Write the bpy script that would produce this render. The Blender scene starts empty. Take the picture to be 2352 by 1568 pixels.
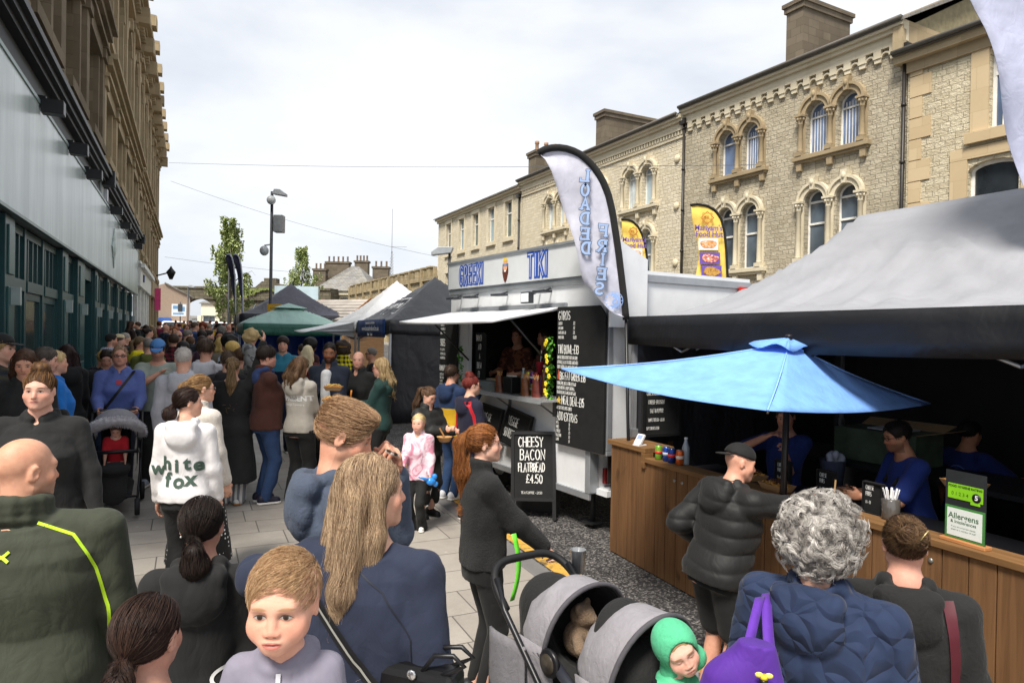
import bpy, math, random
import numpy as np
from mathutils import Vector, Matrix
from mathutils.bvhtree import BVHTree
R = math.radians
S = bpy.context.scene
COL = S.collection
rng = random.Random(7)
# ------------------------------------------------------------------ camera, sky, sun, exposure
FV, CAMZ = 1568.0, 2.1                      # focal length in photo pixels (2352 wide), eye height
cam_d = bpy.data.cameras.new('camera')
cam_d.sensor_width = 36.0
cam_d.lens = 24.0
cam_d.clip_end = 2000.0
cam_d.clip_start = 0.05
cam = bpy.data.objects.new('camera', cam_d)
COL.objects.link(cam)
CM = Matrix.Rotation(R(90 - 0.51), 4, 'X') @ Matrix.Rotation(R(1.0), 4, 'Z')
cam.matrix_world = Matrix.Translation((0, 0, CAMZ)) @ CM
S.camera = cam
world = bpy.data.worlds.new('World')
S.world = world
world.use_nodes = True
wn, wl = world.node_tree.nodes, world.node_tree.links
bg = wn['Background']
SUN_EL, SUN_AZ = R(56), R(204)
sky = wn.new('ShaderNodeTexSky')
sky.sky_type = 'NISHITA'
sky.sun_disc = False
sky.sun_elevation = SUN_EL
sky.sun_rotation = SUN_AZ
tc = wn.new('ShaderNodeTexCoord')
mp = wn.new('ShaderNodeMapping')
mp.inputs['Scale'].default_value = (1.3, 1.3, 3.2)
wl.new(tc.outputs['Generated'], mp.inputs['Vector'])
nz = wn.new('ShaderNodeTexNoise')
nz.inputs['Scale'].default_value = 1.3
nz.inputs['Detail'].default_value = 7
nz.inputs['Roughness'].default_value = 0.52
nz.inputs['Distortion'].default_value = 0.15
wl.new(mp.outputs['Vector'], nz.inputs['Vector'])
cr = wn.new('ShaderNodeValToRGB')
e = cr.color_ramp.elements
e[0].position, e[0].color = 0.42, (0.38, 0.405, 0.45, 1)
e[1].position, e[1].color = 0.70, (0.585, 0.59, 0.595, 1)
m = e.new(0.56)
m.color = (0.51, 0.522, 0.54, 1)
wl.new(nz.outputs['Fac'], cr.inputs['Fac'])
ss = wn.new('ShaderNodeVectorMath')
ss.operation = 'SCALE'
ss.inputs['Scale'].default_value = 0.12
wl.new(sky.outputs['Color'], ss.inputs[0])
mx = wn.new('ShaderNodeMix')
mx.data_type = 'RGBA'
mx.inputs['Factor'].default_value = 0.93
wl.new(ss.outputs['Vector'], mx.inputs[6])
wl.new(cr.outputs['Color'], mx.inputs[7])
wl.new(mx.outputs[2], bg.inputs['Color'])
bg.inputs['Strength'].default_value = 1.08
sun_d = bpy.data.lights.new('sun', 'SUN')
sun_d.energy = 3.4
sun_d.angle = R(16)
sun_d.color = (1.0, 0.94, 0.85)
sun = bpy.data.objects.new('sun', sun_d)
COL.objects.link(sun)
_sd = Vector((math.sin(SUN_AZ) * math.cos(SUN_EL), math.cos(SUN_AZ) * math.cos(SUN_EL), math.sin(SUN_EL)))
sun.rotation_euler = _sd.to_track_quat('Z', 'Y').to_euler()
S.view_settings.view_transform = 'Standard'
S.view_settings.look = 'None'
S.view_settings.exposure = 0.84
S.view_settings.gamma = 1.0
try:
 S.cycles.use_denoising = True
 S.cycles.max_bounces = 6
 S.cycles.diffuse_bounces = 3
 S.cycles.transparent_max_bounces = 6
except Exception:
 pass
# ------------------------------------------------------------------ frames
ST = R(25.28)
_c, _s = math.cos(ST), math.sin(ST)
def W(p, s):                                 # street frame (across, along) -> world x, y
 return (_c * p - _s * s, _s * p + _c * s)
def PS(x, y):
 return (_c * x + _s * y, -_s * x + _c * y)
def gs(s):
 return 0.02 * max(0.0, s - 4.0)
def GZ(x, y):
 return gs(PS(x, y)[1])
def P(u, v, d):                              # photo pixel at a given depth -> world point
 r = CM.to_3x3() @ Vector(((u - 1176) / FV, (784 - v) / FV, -1))
 return Vector((0, 0, CAMZ)) + r * (d / r.y)
def G(u, v):                                 # photo pixel on the ground -> world point
 d = 5.0
 for _ in range(30):
  p = P(u, v, d)
  r = (p - Vector((0, 0, CAMZ))) / d
  d = (GZ(p.x, p.y) - CAMZ) / r.z
 return P(u, v, d)
# ------------------------------------------------------------------ materials
def lin(h):
 h = h.lstrip('#')
 o = []
 for i in (0, 2, 4):
  c = int(h[i:i + 2], 16) / 255
  o.append(c / 12.92 if c <= 0.04045 else ((c + 0.055) / 1.055) ** 2.4)
 return tuple(o)
_mats = {}
class NT:
 """short hand for a material's nodes"""
 def __init__(self, name):
  self.m = bpy.data.materials.new(name)
  self.m.use_nodes = True
  self.t = self.m.node_tree
  self.b = self.t.nodes['Principled BSDF']
 def n(self, typ, **kw):
  n = self.t.nodes.new(typ)
  for k, v in kw.items():
   setattr(n, k, v)
  return n
 def l(self, a, b):
  self.t.links.new(a, b)
 def math(self, op, a, b=None, c=None, clamp=False):
  n = self.n('ShaderNodeMath', operation=op, use_clamp=clamp)
  for i, x in enumerate((a, b, c)):
   if x is None:
    continue
   if isinstance(x, (int, float)):
    n.inputs[i].default_value = x
   else:
    self.l(x, n.inputs[i])
  return n.outputs[0]
 def mix(self, f, a, b, blend='MIX'):
  n = self.n('ShaderNodeMix', data_type='RGBA', blend_type=blend)
  for i, x in ((0, f), (6, a), (7, b)):
   if isinstance(x, (int, float)):
    n.inputs[i].default_value = x
   elif isinstance(x, tuple):
    n.inputs[i].default_value = x if len(x) == 4 else x + (1,)
   else:
    self.l(x, n.inputs[i])
  return n.outputs[2]
 def noise(self, vec, scale, detail=4, rough=0.55, dist=0.0):
  n = self.n('ShaderNodeTexNoise')
  n.inputs['Scale'].default_value = scale
  n.inputs['Detail'].default_value = detail
  n.inputs['Roughness'].default_value = rough
  n.inputs['Distortion'].default_value = dist
  if vec is not None:
   self.l(vec, n.inputs['Vector'])
  return n.outputs['Fac']
 def ramp(self, f, stops):
  n = self.n('ShaderNodeValToRGB')
  el = n.color_ramp.elements
  while len(el) < len(stops):
   el.new(0.5)
  for x, (p, c) in zip(el, stops):
   x.position = p
   x.color = (c + (1,)) if isinstance(c, tuple) else (c, c, c, 1)
  self.l(f, n.inputs['Fac'])
  return n.outputs['Color']
 def obj(self):
  return self.n('ShaderNodeTexCoord').outputs['Object']
 def map(self, vec, scale=(1, 1, 1), rot=(0, 0, 0), loc=(0, 0, 0)):
  n = self.n('ShaderNodeMapping')
  n.inputs['Scale'].default_value = scale
  n.inputs['Rotation'].default_value = rot
  n.inputs['Location'].default_value = loc
  self.l(vec, n.inputs['Vector'])
  return n.outputs['Vector']
 def bump(self, h, strength, dist=0.01, normal=None):
  n = self.n('ShaderNodeBump')
  n.inputs['Strength'].default_value = strength
  n.inputs['Distance'].default_value = dist
  self.l(h, n.inputs['Height'])
  if normal is not None:
   self.l(normal, n.inputs['Normal'])
  return n.outputs['Normal']
 def done(self, col=None, rough=0.6, metal=0.0, spec=0.4, normal=None):
  b = self.b
  if col is not None:
   if isinstance(col, tuple):
    b.inputs['Base Color'].default_value = col if len(col) == 4 else col + (1,)
   else:
    self.l(col, b.inputs['Base Color'])
  if isinstance(rough, (int, float)):
   b.inputs['Roughness'].default_value = rough
  else:
   self.l(rough, b.inputs['Roughness'])
  b.inputs['Metallic'].default_value = metal
  b.inputs['Specular IOR Level'].default_value = spec
  if normal is not None:
   self.l(normal, b.inputs['Normal'])
  return self.m
def mat(hexc, rough=0.6, metal=0.0, spec=0.4, vary=0.12, vscale=6.0, bump=0.0, bscale=60.0, dirt=0.0):
 key = (hexc, rough, metal, spec, vary, vscale, bump, bscale, dirt)
 if key in _mats:
  return _mats[key]
 c = lin(hexc)
 t = NT('surface_' + hexc.lstrip('#'))
 o = t.obj()
 n1 = t.noise(o, vscale, 5)
 hi = tuple(min(1, x * (1 + vary)) for x in c)
 lo = tuple(x * (1 - vary) for x in c)
 col = t.ramp(n1, [(0.3, lo), (0.7, hi)])
 if dirt:
  n2 = t.noise(t.map(o, (1, 1, 0.25)), vscale * 0.6, 6, 0.65)
  f = t.math('MULTIPLY', t.ramp(n2, [(0.52, 0.0), (0.72, 1.0)]), dirt)
  col = t.mix(f, col, tuple(x * 0.45 for x in c))
 nor = t.bump(t.noise(o, bscale, 4), bump, 0.01) if bump else None
 _mats[key] = t.done(col, rough, metal, spec, nor)
 return _mats[key]
def fabric(hexc, kind='plain', hex2=None, rough=0.85):
 key = ('fab', hexc, kind, hex2, rough)
 if key in _mats:
  return _mats[key]
 c = tuple(max(x, 0.015) for x in lin(hexc))
 t = NT('fabric_' + kind + '_' + hexc.lstrip('#'))
 o = t.obj()
 n1 = t.noise(o, 9, 5)
 col = t.ramp(n1, [(0.3, tuple(x * 0.86 for x in c)), (0.7, tuple(min(1, x * 1.1) for x in c))])
 wr = t.noise(t.map(o, (1, 1, 0.5)), 9, 3, 0.5, 1.2)
 wr = t.math('ABSOLUTE', t.math('SUBTRACT', wr, 0.5))
 nor = t.bump(wr, 0.2, 0.05)
 if kind == 'plaid':
  sx = t.n('ShaderNodeSeparateXYZ')
  t.l(o, sx.inputs[0])
  f1 = t.math('GREATER_THAN', t.math('FRACT', t.math('MULTIPLY', t.math('ADD', sx.outputs[0], sx.outputs[1]), 14)), 0.5)
  f2 = t.math('GREATER_THAN', t.math('FRACT', t.math('MULTIPLY', sx.outputs[2], 14)), 0.5)
  f = t.math('MULTIPLY', t.math('ADD', f1, f2), 0.5)
  col = t.mix(f, col, lin(hex2) )
 elif kind == 'dots':
  v = t.n('ShaderNodeTexVoronoi')
  v.inputs['Scale'].default_value = 28
  v.inputs['Randomness'].default_value = 0.15
  t.l(o, v.inputs['Vector'])
  col = t.mix(t.math('LESS_THAN', v.outputs['Distance'], 0.26), col, lin(hex2))
 elif kind == 'tiedye':
  n2 = t.noise(o, 7, 6, 0.62, 1.6)
  col = t.mix(t.ramp(n2, [(0.44, 0.0), (0.58, 1.0)]), col, lin(hex2))
 elif kind == 'camo':
  n2 = t.noise(o, 14, 2, 0.5, 0.4)
  col = t.mix(t.ramp(n2, [(0.5, 0.0), (0.53, 1.0)]), col, lin(hex2))
 elif kind == 'stripe':
  sx = t.n('ShaderNodeSeparateXYZ')
  t.l(o, sx.inputs[0])
  f = t.math('GREATER_THAN', t.math('FRACT', t.math('MULTIPLY', sx.outputs[0], 18)), 0.5)
  col = t.mix(f, col, lin(hex2))
 elif kind == 'twotone':                   # dark below chest height
  sx = t.n('ShaderNodeSeparateXYZ')
  t.l(o, sx.inputs[0])
  f = t.math('LESS_THAN', t.math('ADD', sx.outputs[2], t.math('MULTIPLY', n1, 0.02)), float(1.32))
  col = t.mix(f, col, lin(hex2))
 elif kind == 'lowband':                   # other colour at the hem
  sx = t.n('ShaderNodeSeparateXYZ')
  t.l(o, sx.inputs[0])
  f = t.math('LESS_THAN', t.math('ADD', sx.outputs[2], t.math('MULTIPLY', n1, 0.02)), float(1.13))
  col = t.mix(f, col, lin(hex2))
 elif kind == 'quilt':
  v = t.n('ShaderNodeTexVoronoi', feature='DISTANCE_TO_EDGE')
  v.inputs['Scale'].default_value = 11
  nn = t.n('ShaderNodeTexNoise')
  nn.inputs['Scale'].default_value = 6
  t.l(o, nn.inputs['Vector'])
  vv = t.n('ShaderNodeVectorMath', operation='MULTIPLY_ADD')
  t.l(nn.outputs['Color'], vv.inputs[0])
  vv.inputs[1].default_value = (0.09, 0.09, 0.09)
  t.l(o, vv.inputs[2])
  t.l(vv.outputs[0], v.inputs['Vector'])
  hx_ = t.math('MULTIPLY', v.outputs['Distance'], 2.8, clamp=True)
  hgt = t.math('MULTIPLY', hx_, t.math('SUBTRACT', 2.0, hx_))
  nor = t.bump(hgt, 0.5, 0.03)
 elif kind == 'fleece':
  n3 = t.noise(o, 130, 3, 0.7)
  nor = t.bump(n3, 0.8, 0.012, nor)
  col = t.mix(t.ramp(n3, [(0.4, 0.0), (0.7, 0.35)]), col, tuple(min(1, x * 2.2 + 0.01) for x in c))
 elif kind == 'shell':
  w2 = t.noise(t.map(o, (1, 1, 0.7)), 26, 4, 0.6, 1.5)
  nor = t.bump(w2, 0.4, 0.015, nor)
 fine = t.noise(o, 420, 2)
 nor = t.bump(fine, 0.12, 0.002, nor)
 m = t.done(col, rough, 0, 0.25, nor)
 t.b.inputs['Sheen Weight'].default_value = 0.05
 _mats[key] = m
 return m
def hairmat(h1, h2):
 key = ('hair', h1, h2)
 if key in _mats:
  return _mats[key]
 t = NT('hair_' + h1.lstrip('#'))
 a = t.n('ShaderNodeAttribute', attribute_name='rnd')
 o = t.obj()
 n1 = t.noise(t.map(o, (60, 60, 7)), 1.0, 3)
 f = t.math('ADD', t.math('MULTIPLY', a.outputs['Fac'], 0.75), t.math('MULTIPLY', t.math('SUBTRACT', n1, 0.4), 0.8), clamp=True)
 col = t.mix(f, lin(h1), lin(h2))
 nor = t.bump(t.noise(t.map(o, (150, 150, 14)), 1.0, 2), 0.2, 0.01)
 _mats[key] = t.done(col, 0.55, 0, 0.22, nor)
 return _mats[key]
def skinmat(tone, brow, stubble=0.0, lip='#b06a62', eyes='open', iris='#3a2c20'):
 key = ('skin', tone, brow, stubble, lip, eyes, iris)
 if key in _mats:
  return _mats[key]
 t = NT('skin_' + tone.lstrip('#'))
 c = lin(tone)
 a = t.n('ShaderNodeAttribute', attribute_name='hl')
 sx = t.n('ShaderNodeSeparateXYZ')
 t.l(a.outputs['Vector'], sx.inputs[0])
 x, y, z = sx.outputs
 ax = t.math('ABSOLUTE', x)
 front = t.math('GREATER_THAN', y, 0.045)
 def ell(cx, cz, rx, rz, soft=0.25, zz=None):
  q = t.math('ADD', t.math('POWER', t.math('DIVIDE', t.math('SUBTRACT', ax, cx), rx), 2.0),
    t.math('POWER', t.math('DIVIDE', t.math('SUBTRACT', zz or z, cz), rz), 2.0))
  f = t.n('ShaderNodeMapRange', interpolation_type='SMOOTHSTEP')
  f.inputs['From Min'].default_value = 1.0 + soft
  f.inputs['From Max'].default_value = 1.0 - soft
  t.l(q, f.inputs['Value'])
  return t.math('MULTIPLY', f.outputs['Result'], front)
 o = t.obj()
 n1 = t.noise(o, 34, 6, 0.65)
 n0 = t.noise(o, 9, 3)
 col = t.ramp(n1, [(0.3, (c[0] * .86, c[1] * .80, c[2] * .78)), (0.7, tuple(min(1, v * 1.06) for v in c))])
 col = t.mix(t.math('MULTIPLY', t.ramp(n0, [(0.42, 0.0), (0.7, 1.0)]), 0.3), col, (c[0], c[1] * .74, c[2] * .70))
 red = (min(1, c[0] * 1.03), c[1] * 0.72, c[2] * 0.68)
 col = t.mix(t.math('MULTIPLY', ell(0.043, -0.028, 0.03, 0.024, 0.9), 0.45), col, red)
 col = t.mix(t.math('MULTIPLY', ell(0.0, -0.028, 0.016, 0.018, 0.8), 0.4), col, red)
 if stubble:
  low = t.n('ShaderNodeMapRange', interpolation_type='SMOOTHSTEP')
  low.inputs['From Min'].default_value = -0.03
  low.inputs['From Max'].default_value = -0.055
  t.l(z, low.inputs['Value'])
  fr = t.math('MULTIPLY', low.outputs['Result'], t.math('GREATER_THAN', z, -0.125))
  fr = t.math('MULTIPLY', fr, t.math('GREATER_THAN', y, -0.005))
  fr = t.math('MULTIPLY', fr, t.math('ADD', 0.6, t.math('MULTIPLY', n1, 0.6)), clamp=True)
  col = t.mix(t.math('MULTIPLY', fr, stubble), col, lin(brow))
 lp = ell(0.0, -0.0615, 0.0235, 0.0095, 0.3)
 col = t.mix(t.math('MULTIPLY', lp, 0.75), col, lin(lip))
 col = t.mix(t.math('MULTIPLY', ell(0.0, -0.0605, 0.021, 0.0016, 0.5), 0.85), col, tuple(v * 0.12 for v in c))
 col = t.mix(t.math('MULTIPLY', ell(0.009, -0.040, 0.0042, 0.003, 0.5), 0.7), col, tuple(v * 0.2 for v in c))
 zb = t.math('ADD', z, t.math('MULTIPLY', t.math('POWER', t.math('SUBTRACT', ax, 0.03), 2.0), 6.0))
 col = t.mix(t.math('MULTIPLY', ell(0.033, 0.0235, 0.02, 0.0042, 0.6, zb), 0.8), col, lin(brow))
 dark = (0.02, 0.014, 0.01)
 if eyes != 'closed':
  es = 1.12 if eyes == 'child' else 1.0
  col = t.mix(t.math('MULTIPLY', ell(0.031, 0.0025, 0.0165 * es, 0.0088 * es, 0.45), 0.55), col, tuple(v * 0.35 for v in c))
  col = t.mix(ell(0.031, 0.0012, 0.0132 * es, 0.005 * es, 0.25), col, (0.42, 0.38, 0.35))
  op = ell(0.031, 0.0012, 0.0135 * es, 0.0052 * es, 0.25)
  col = t.mix(t.math('MULTIPLY', op, ell(0.031, 0.0022, 0.0062 * es, 0.0062 * es, 0.25)), col, lin(iris))
  col = t.mix(t.math('MULTIPLY', op, ell(0.031, 0.0022, 0.003 * es, 0.003 * es, 0.3)), col, dark)
  up = t.math('ADD', z, t.math('MULTIPLY', t.math('POWER', t.math('SUBTRACT', ax, 0.031), 2.0), 30.0))
  col = t.mix(t.math('MULTIPLY', ell(0.031, 0.0070 * es, 0.016 * es, 0.0018 * es, 0.5, up), 0.85), col, dark)
 else:
  dn = t.math('SUBTRACT', z, t.math('MULTIPLY', t.math('POWER', t.math('SUBTRACT', ax, 0.031), 2.0), 20.0))
  col = t.mix(t.math('MULTIPLY', ell(0.031, -0.004, 0.016, 0.0017, 0.6, dn), 0.75), col, tuple(v * 0.15 for v in c))
 nor = t.bump(t.noise(o, 260, 4, .7), 0.18, 0.003)
 m = t.done(col, t.ramp(n1, [(0.3, 0.42), (0.7, 0.62)]), 0, 0.35, nor)
 t.b.inputs['Subsurface Weight'].default_value = 0.06
 t.b.inputs['Subsurface Radius'].default_value = (0.02, 0.008, 0.005)
 _mats[key] = m
 return m
def stone(key, c1, c2, mortar, bw=0.42, bh=0.17, rock=1.0, soot=0.25, msize=0.012):
 key = ('stone', key)
 if key in _mats:
  return _mats[key]
 t = NT('stone_wall')
 o = t.obj()
 sx = t.n('ShaderNodeSeparateXYZ')
 t.l(o, sx.inputs[0])
 cb = t.n('ShaderNodeCombineXYZ')
 t.l(t.math('ADD', sx.outputs[0], sx.outputs[1]), cb.inputs[0])
 wob = t.math('MULTIPLY', t.math('SUBTRACT', t.noise(o, 1.3, 2), 0.5), 0.05)
 t.l(t.math('ADD', sx.outputs[2], wob), cb.inputs[1])
 br = t.n('ShaderNodeTexBrick')
 br.inputs['Color1'].default_value = lin(c1) + (1,)
 br.inputs['Color2'].default_value = lin(c2) + (1,)
 br.inputs['Mortar'].default_value = lin(mortar) + (1,)
 br.inputs['Scale'].default_value = 1.0
 br.inputs['Brick Width'].default_value = bw
 br.inputs['Row Height'].default_value = bh
 br.inputs['Mortar Size'].default_value = msize
 br.inputs['Mortar Smooth'].default_value = 0.4
 br.inputs['Bias'].default_value = -0.1
 br.squash_frequency = 3
 br.squash = 0.7
 t.l(cb.outputs[0], br.inputs['Vector'])
 n1 = t.noise(o, 0.9, 5, 0.6)
 col = t.mix(t.math('MULTIPLY', t.ramp(n1, [(0.42, 0.0), (0.72, 1.0)]), soot), br.outputs['Color'], lin('#4a443a'))
 n2 = t.noise(o, 14, 5, 0.6)
 col = t.mix(0.35, col, t.mix(n2, tuple(x * 0.6 for x in lin(c1)), lin(c2)))
 h = t.math('SUBTRACT', t.math('MULTIPLY', t.noise(t.map(o, (1, 1, 1.6)), 11, 4, 0.6), 0.8 * rock), t.math('MULTIPLY', br.outputs['Fac'], 0.9))
 nor = t.bump(h, 0.9 if rock > 0.3 else 0.45, 0.07 if rock > 0.3 else 0.02)
 _mats[key] = t.done(col, 0.9, 0, 0.15, nor)
 return _mats[key]
def wood(hexc, hex2, axis='z', rough=0.6, planks=0.0):
 key = ('wood', hexc, hex2, axis, planks)
 if key in _mats:
  return _mats[key]
 t = NT('wood_' + hexc.lstrip('#'))
 o = t.obj()
 sc = {'z': (26, 26, 1.6), 'x': (1.6, 26, 26), 'y': (26, 1.6, 26)}[axis]
 g = t.noise(t.map(o, sc), 1.0, 5, 0.6, 0.6)
 col = t.ramp(g, [(0.25, lin(hex2)), (0.75, lin(hexc))])
 k = t.noise(t.map(o, (5, 5, 3)), 1.0, 3)
 col = t.mix(t.ramp(k, [(0.66, 0.0), (0.72, 0.7)]), col, tuple(x * 0.35 for x in lin(hex2)))
 if planks:
  sx = t.n('ShaderNodeSeparateXYZ')
  t.l(o, sx.inputs[0])
  cell = t.n('ShaderNodeTexWhiteNoise', noise_dimensions='1D')
  t.l(t.math('FLOOR', t.math('DIVIDE', sx.outputs[0], planks)), cell.inputs['W'])
  col = t.mix(t.math('MULTIPLY', cell.outputs['Value'], 0.45), col, tuple(x * 0.45 for x in lin(hexc)))
 _mats[key] = t.done(col, rough, 0, 0.25, t.bump(g, 0.25, 0.01))
 return _mats[key]
def glass(tint='#2a3036', rough=0.06):
 key = ('glass', tint, rough)
 if key in _mats:
  return _mats[key]
 t = NT('window_glass')
 o = t.obj()
 n = t.noise(t.map(o, (0.7, 0.7, 0.5)), 1.2, 3)
 c = lin(tint)
 col = t.ramp(n, [(0.35, tuple(x * 0.55 for x in c)), (0.7, tuple(x * 1.5 for x in c))])
 _mats[key] = t.done(col, rough, 0, 0.9, t.bump(t.noise(o, 2.2, 2), 0.04, 0.05))
 return _mats[key]
def emit(hexc, strength):
 key = ('emit', hexc, strength)
 if key not in _mats:
  t = NT('lit_bulb')
  t.b.inputs['Emission Color'].default_value = lin(hexc) + (1,)
  t.b.inputs['Emission Strength'].default_value = strength
  _mats[key] = t.done(lin(hexc), 0.4)
 return _mats[key]
# ------------------------------------------------------------------ mesh builder
def mesh_obj(name, verts, faces, mats, parent=None, smooth=False, mi=None):
 me = bpy.data.meshes.new(name)
 me.from_pydata([tuple(v) for v in verts], [], faces)
 for m in (mats if isinstance(mats, (list, tuple)) else [mats]):
  me.materials.append(m)
 if mi is not None:
  me.polygons.foreach_set('material_index', mi)
 if smooth:
  me.polygons.foreach_set('use_smooth', [True] * len(me.polygons))
 me.update()
 o = bpy.data.objects.new(name, me)
 COL.objects.link(o)
 if parent is not None:
  o.parent = parent
 return o
class MB:
 def __init__(self):
  self.v, self.f, self.m, self.sm = [], [], [], []
 def add(self, verts, faces, mat=0, smooth=False):
  k = len(self.v)
  self.v += [tuple(x) for x in verts]
  self.f += [tuple(i + k for i in f) for f in faces]
  self.m += [mat] * len(faces)
  self.sm += [smooth] * len(faces)
  return self
 def bx(self, x0, x1, y0, y1, z0, z1, mat=0, M=None):
  v = [(x, y, z) for z in (z0, z1) for y in (y0, y1) for x in (x0, x1)]
  if M is not None:
   v = [M @ Vector(p) for p in v]
  return self.add(v, [(0, 2, 3, 1), (4, 5, 7, 6), (0, 1, 5, 4), (2, 6, 7, 3), (0, 4, 6, 2), (1, 3, 7, 5)], mat)
 def tube(self, pts, r, n=8, mat=0, cap=True):
  pts = [Vector(p) for p in pts]
  rr = r if isinstance(r, (list, tuple)) else [r] * len(pts)
  vs, fs = [], []
  up = None
  for i, p in enumerate(pts):
   d = (pts[min(i + 1, len(pts) - 1)] - pts[max(i - 1, 0)]).normalized()
   if up is None:
    up = Vector((0, 0, 1)) if abs(d.z) < 0.9 else Vector((1, 0, 0))
   a = d.cross(up).normalized()
   up = a.cross(d).normalized()
   for k in range(n):
    t = 2 * math.pi * k / n
    vs.append(p + (a * math.cos(t) + up * math.sin(t)) * rr[i])
  for i in range(len(pts) - 1):
   for k in range(n):
    k2 = (k + 1) % n
    fs.append((i * n + k, i * n + k2, (i + 1) * n + k2, (i + 1) * n + k))
  if cap:
   fs.append(tuple(reversed(range(n))))
   fs.append(tuple(range((len(pts) - 1) * n, len(pts) * n)))
  return self.add(vs, fs, mat, True)
 def lathe(self, prof, c=(0, 0, 0), n=16, mat=0, axis='z', smooth=True):
  vs, fs = [], []
  for r, z in prof:
   for k in range(n):
    t = 2 * math.pi * k / n
    a, b = r * math.cos(t), r * math.sin(t)
    q = {'z': (a, b, z), 'x': (z, a, b), 'y': (b, z, a)}[axis]
    vs.append((c[0] + q[0], c[1] + q[1], c[2] + q[2]))
  for i in range(len(prof) - 1):
   for k in range(n):
    k2 = (k + 1) % n
    fs.append((i * n + k, i * n + k2, (i + 1) * n + k2, (i + 1) * n + k))
  fs.append(tuple(reversed(range(n))))
  fs.append(tuple(range((len(prof) - 1) * n, len(prof) * n)))
  return self.add(vs, fs, mat, smooth)
 def ball(self, c, r, nu=10, nv=7, mat=0):
  r = r if isinstance(r, (list, tuple)) else (r, r, r)
  vs, fs = [], []
  for j in range(nv + 1):
   ph = math.pi * j / nv
   for i in range(nu):
    t = 2 * math.pi * i / nu
    vs.append((c[0] + r[0] * math.sin(ph) * math.cos(t), c[1] + r[1] * math.sin(ph) * math.sin(t), c[2] + r[2] * math.cos(ph)))
  for j in range(nv):
   for i in range(nu):
    i2 = (i + 1) % nu
    fs.append((j * nu + i, (j + 1) * nu + i, (j + 1) * nu + i2, j * nu + i2))
  return self.add(vs, fs, mat, True)
 def grid(self, pts, mat=0, smooth=True, flip=False):      # pts[j][i]
  nj, ni = len(pts), len(pts[0])
  vs = [p for row in pts for p in row]
  fs = []
  for j in range(nj - 1):
   for i in range(ni - 1):
    q = (j * ni + i, j * ni + i + 1, (j + 1) * ni + i + 1, (j + 1) * ni + i)
    fs.append(q[::-1] if flip else q)
  return self.add(vs, fs, mat, smooth)
 def prism(self, poly, y0, y1, mat=0, B=None):             # polygon in x,z pushed along y
  n = len(poly)
  vs = [(x, y0, z) for x, z in poly] + [(x, y1, z) for x, z in poly]
  if B is not None:
   vs = [B @ Vector(v) for v in vs]
  fs = [tuple(range(n)), tuple(reversed(range(n, 2 * n)))]
  for i in range(n):
   j = (i + 1) % n
   fs.append((i, i + n, j + n, j))
  return self.add(vs, fs, mat)
 def build(self, name, mats, parent=None, loc=None, rotz=None, bevel=0.0, solid=0.0):
  o = mesh_obj(name, self.v, self.f, mats, parent, False, self.m)
  o.data.polygons.foreach_set('use_smooth', self.sm)
  if loc is not None:
   o.location = loc
  if rotz is not None:
   o.rotation_euler = (0, 0, rotz)
  if solid:
   md = o.modifiers.new('thickness', 'SOLIDIFY')
   md.thickness = solid
   md.offset = 0
  if bevel:
   md = o.modifiers.new('bevel', 'BEVEL')
   md.width = bevel
   md.segments = 2
   md.limit_method = 'ANGLE'
  return o
def tag(o, label=None, cat=None, group=None, kind=None):
 if label:
  o['label'] = label
 if cat:
  o['category'] = cat
 if group:
  o['group'] = group
 if kind:
  o['kind'] = kind
 return o
def thing(name, label, cat, loc=(0, 0, 0), rotz=0.0, group=None):
 o = bpy.data.objects.new(name, None)
 COL.objects.link(o)
 o.location = loc
 o.rotation_euler = (0, 0, rotz)
 return tag(o, label, cat, group)
def copy_tree(o, parent=None):
 c = o.copy()
 COL.objects.link(c)
 if parent is not None:
  c.parent = parent
 for ch in [x for x in bpy.data.objects if x.parent == o]:
  copy_tree(ch, c)
 return c
def _curve_mesh(cu):
 o = bpy.data.objects.new('tmp', cu)
 COL.objects.link(o)
 me = bpy.data.meshes.new_from_object(o)
 vs = [tuple(v.co) for v in me.vertices]
 fs = [tuple(p.vertices) for p in me.polygons]
 bpy.data.objects.remove(o)
 bpy.data.curves.remove(cu)
 bpy.data.meshes.remove(me)
 return vs, fs
def plate(mb, outline, holes, y0, y1, mat=0):
 """flat x,z outline with holes, thickness y0..y1"""
 cu = bpy.data.curves.new('plate', 'CURVE')
 cu.dimensions = '2D'
 cu.fill_mode = 'BOTH'
 cu.extrude = abs(y1 - y0) / 2
 for poly in [outline] + list(holes):
  sp = cu.splines.new('POLY')
  sp.points.add(len(poly) - 1)
  for q, (x, z) in zip(sp.points, poly):
   q.co = (x, z, 0, 1)
  sp.use_cyclic_u = True
 vs, fs = _curve_mesh(cu)
 ym = (y0 + y1) / 2
 mb.add([(x, ym - z, y) for x, y, z in vs], fs, mat)
def arch(x0, x1, z0, zs, n=10, rise=None):
 """outline of an arched opening, springing at zs"""
 cx, r = (x0 + x1) / 2, (x1 - x0) / 2
 rise = r if rise is None else rise
 pts = [(x0, z0), (x1, z0)]
 for k in range(n + 1):
  t = math.pi * k / n
  pts.append((cx + r * math.cos(t), zs + rise * math.sin(t)))
 return pts
def text_mesh(s, size=1.0, sx=1.0, align='CENTER', bold=0.0, spacing=1.0):
 cu = bpy.data.curves.new('txt', 'FONT')
 cu.body = s
 cu.size = size
 cu.align_x = align
 cu.align_y = 'CENTER'
 cu.offset = bold
 cu.space_character = spacing
 cu.resolution_u = 3
 vs, fs = _curve_mesh(cu)
 return [(x * sx, y, z) for x, y, z in vs], fs
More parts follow.
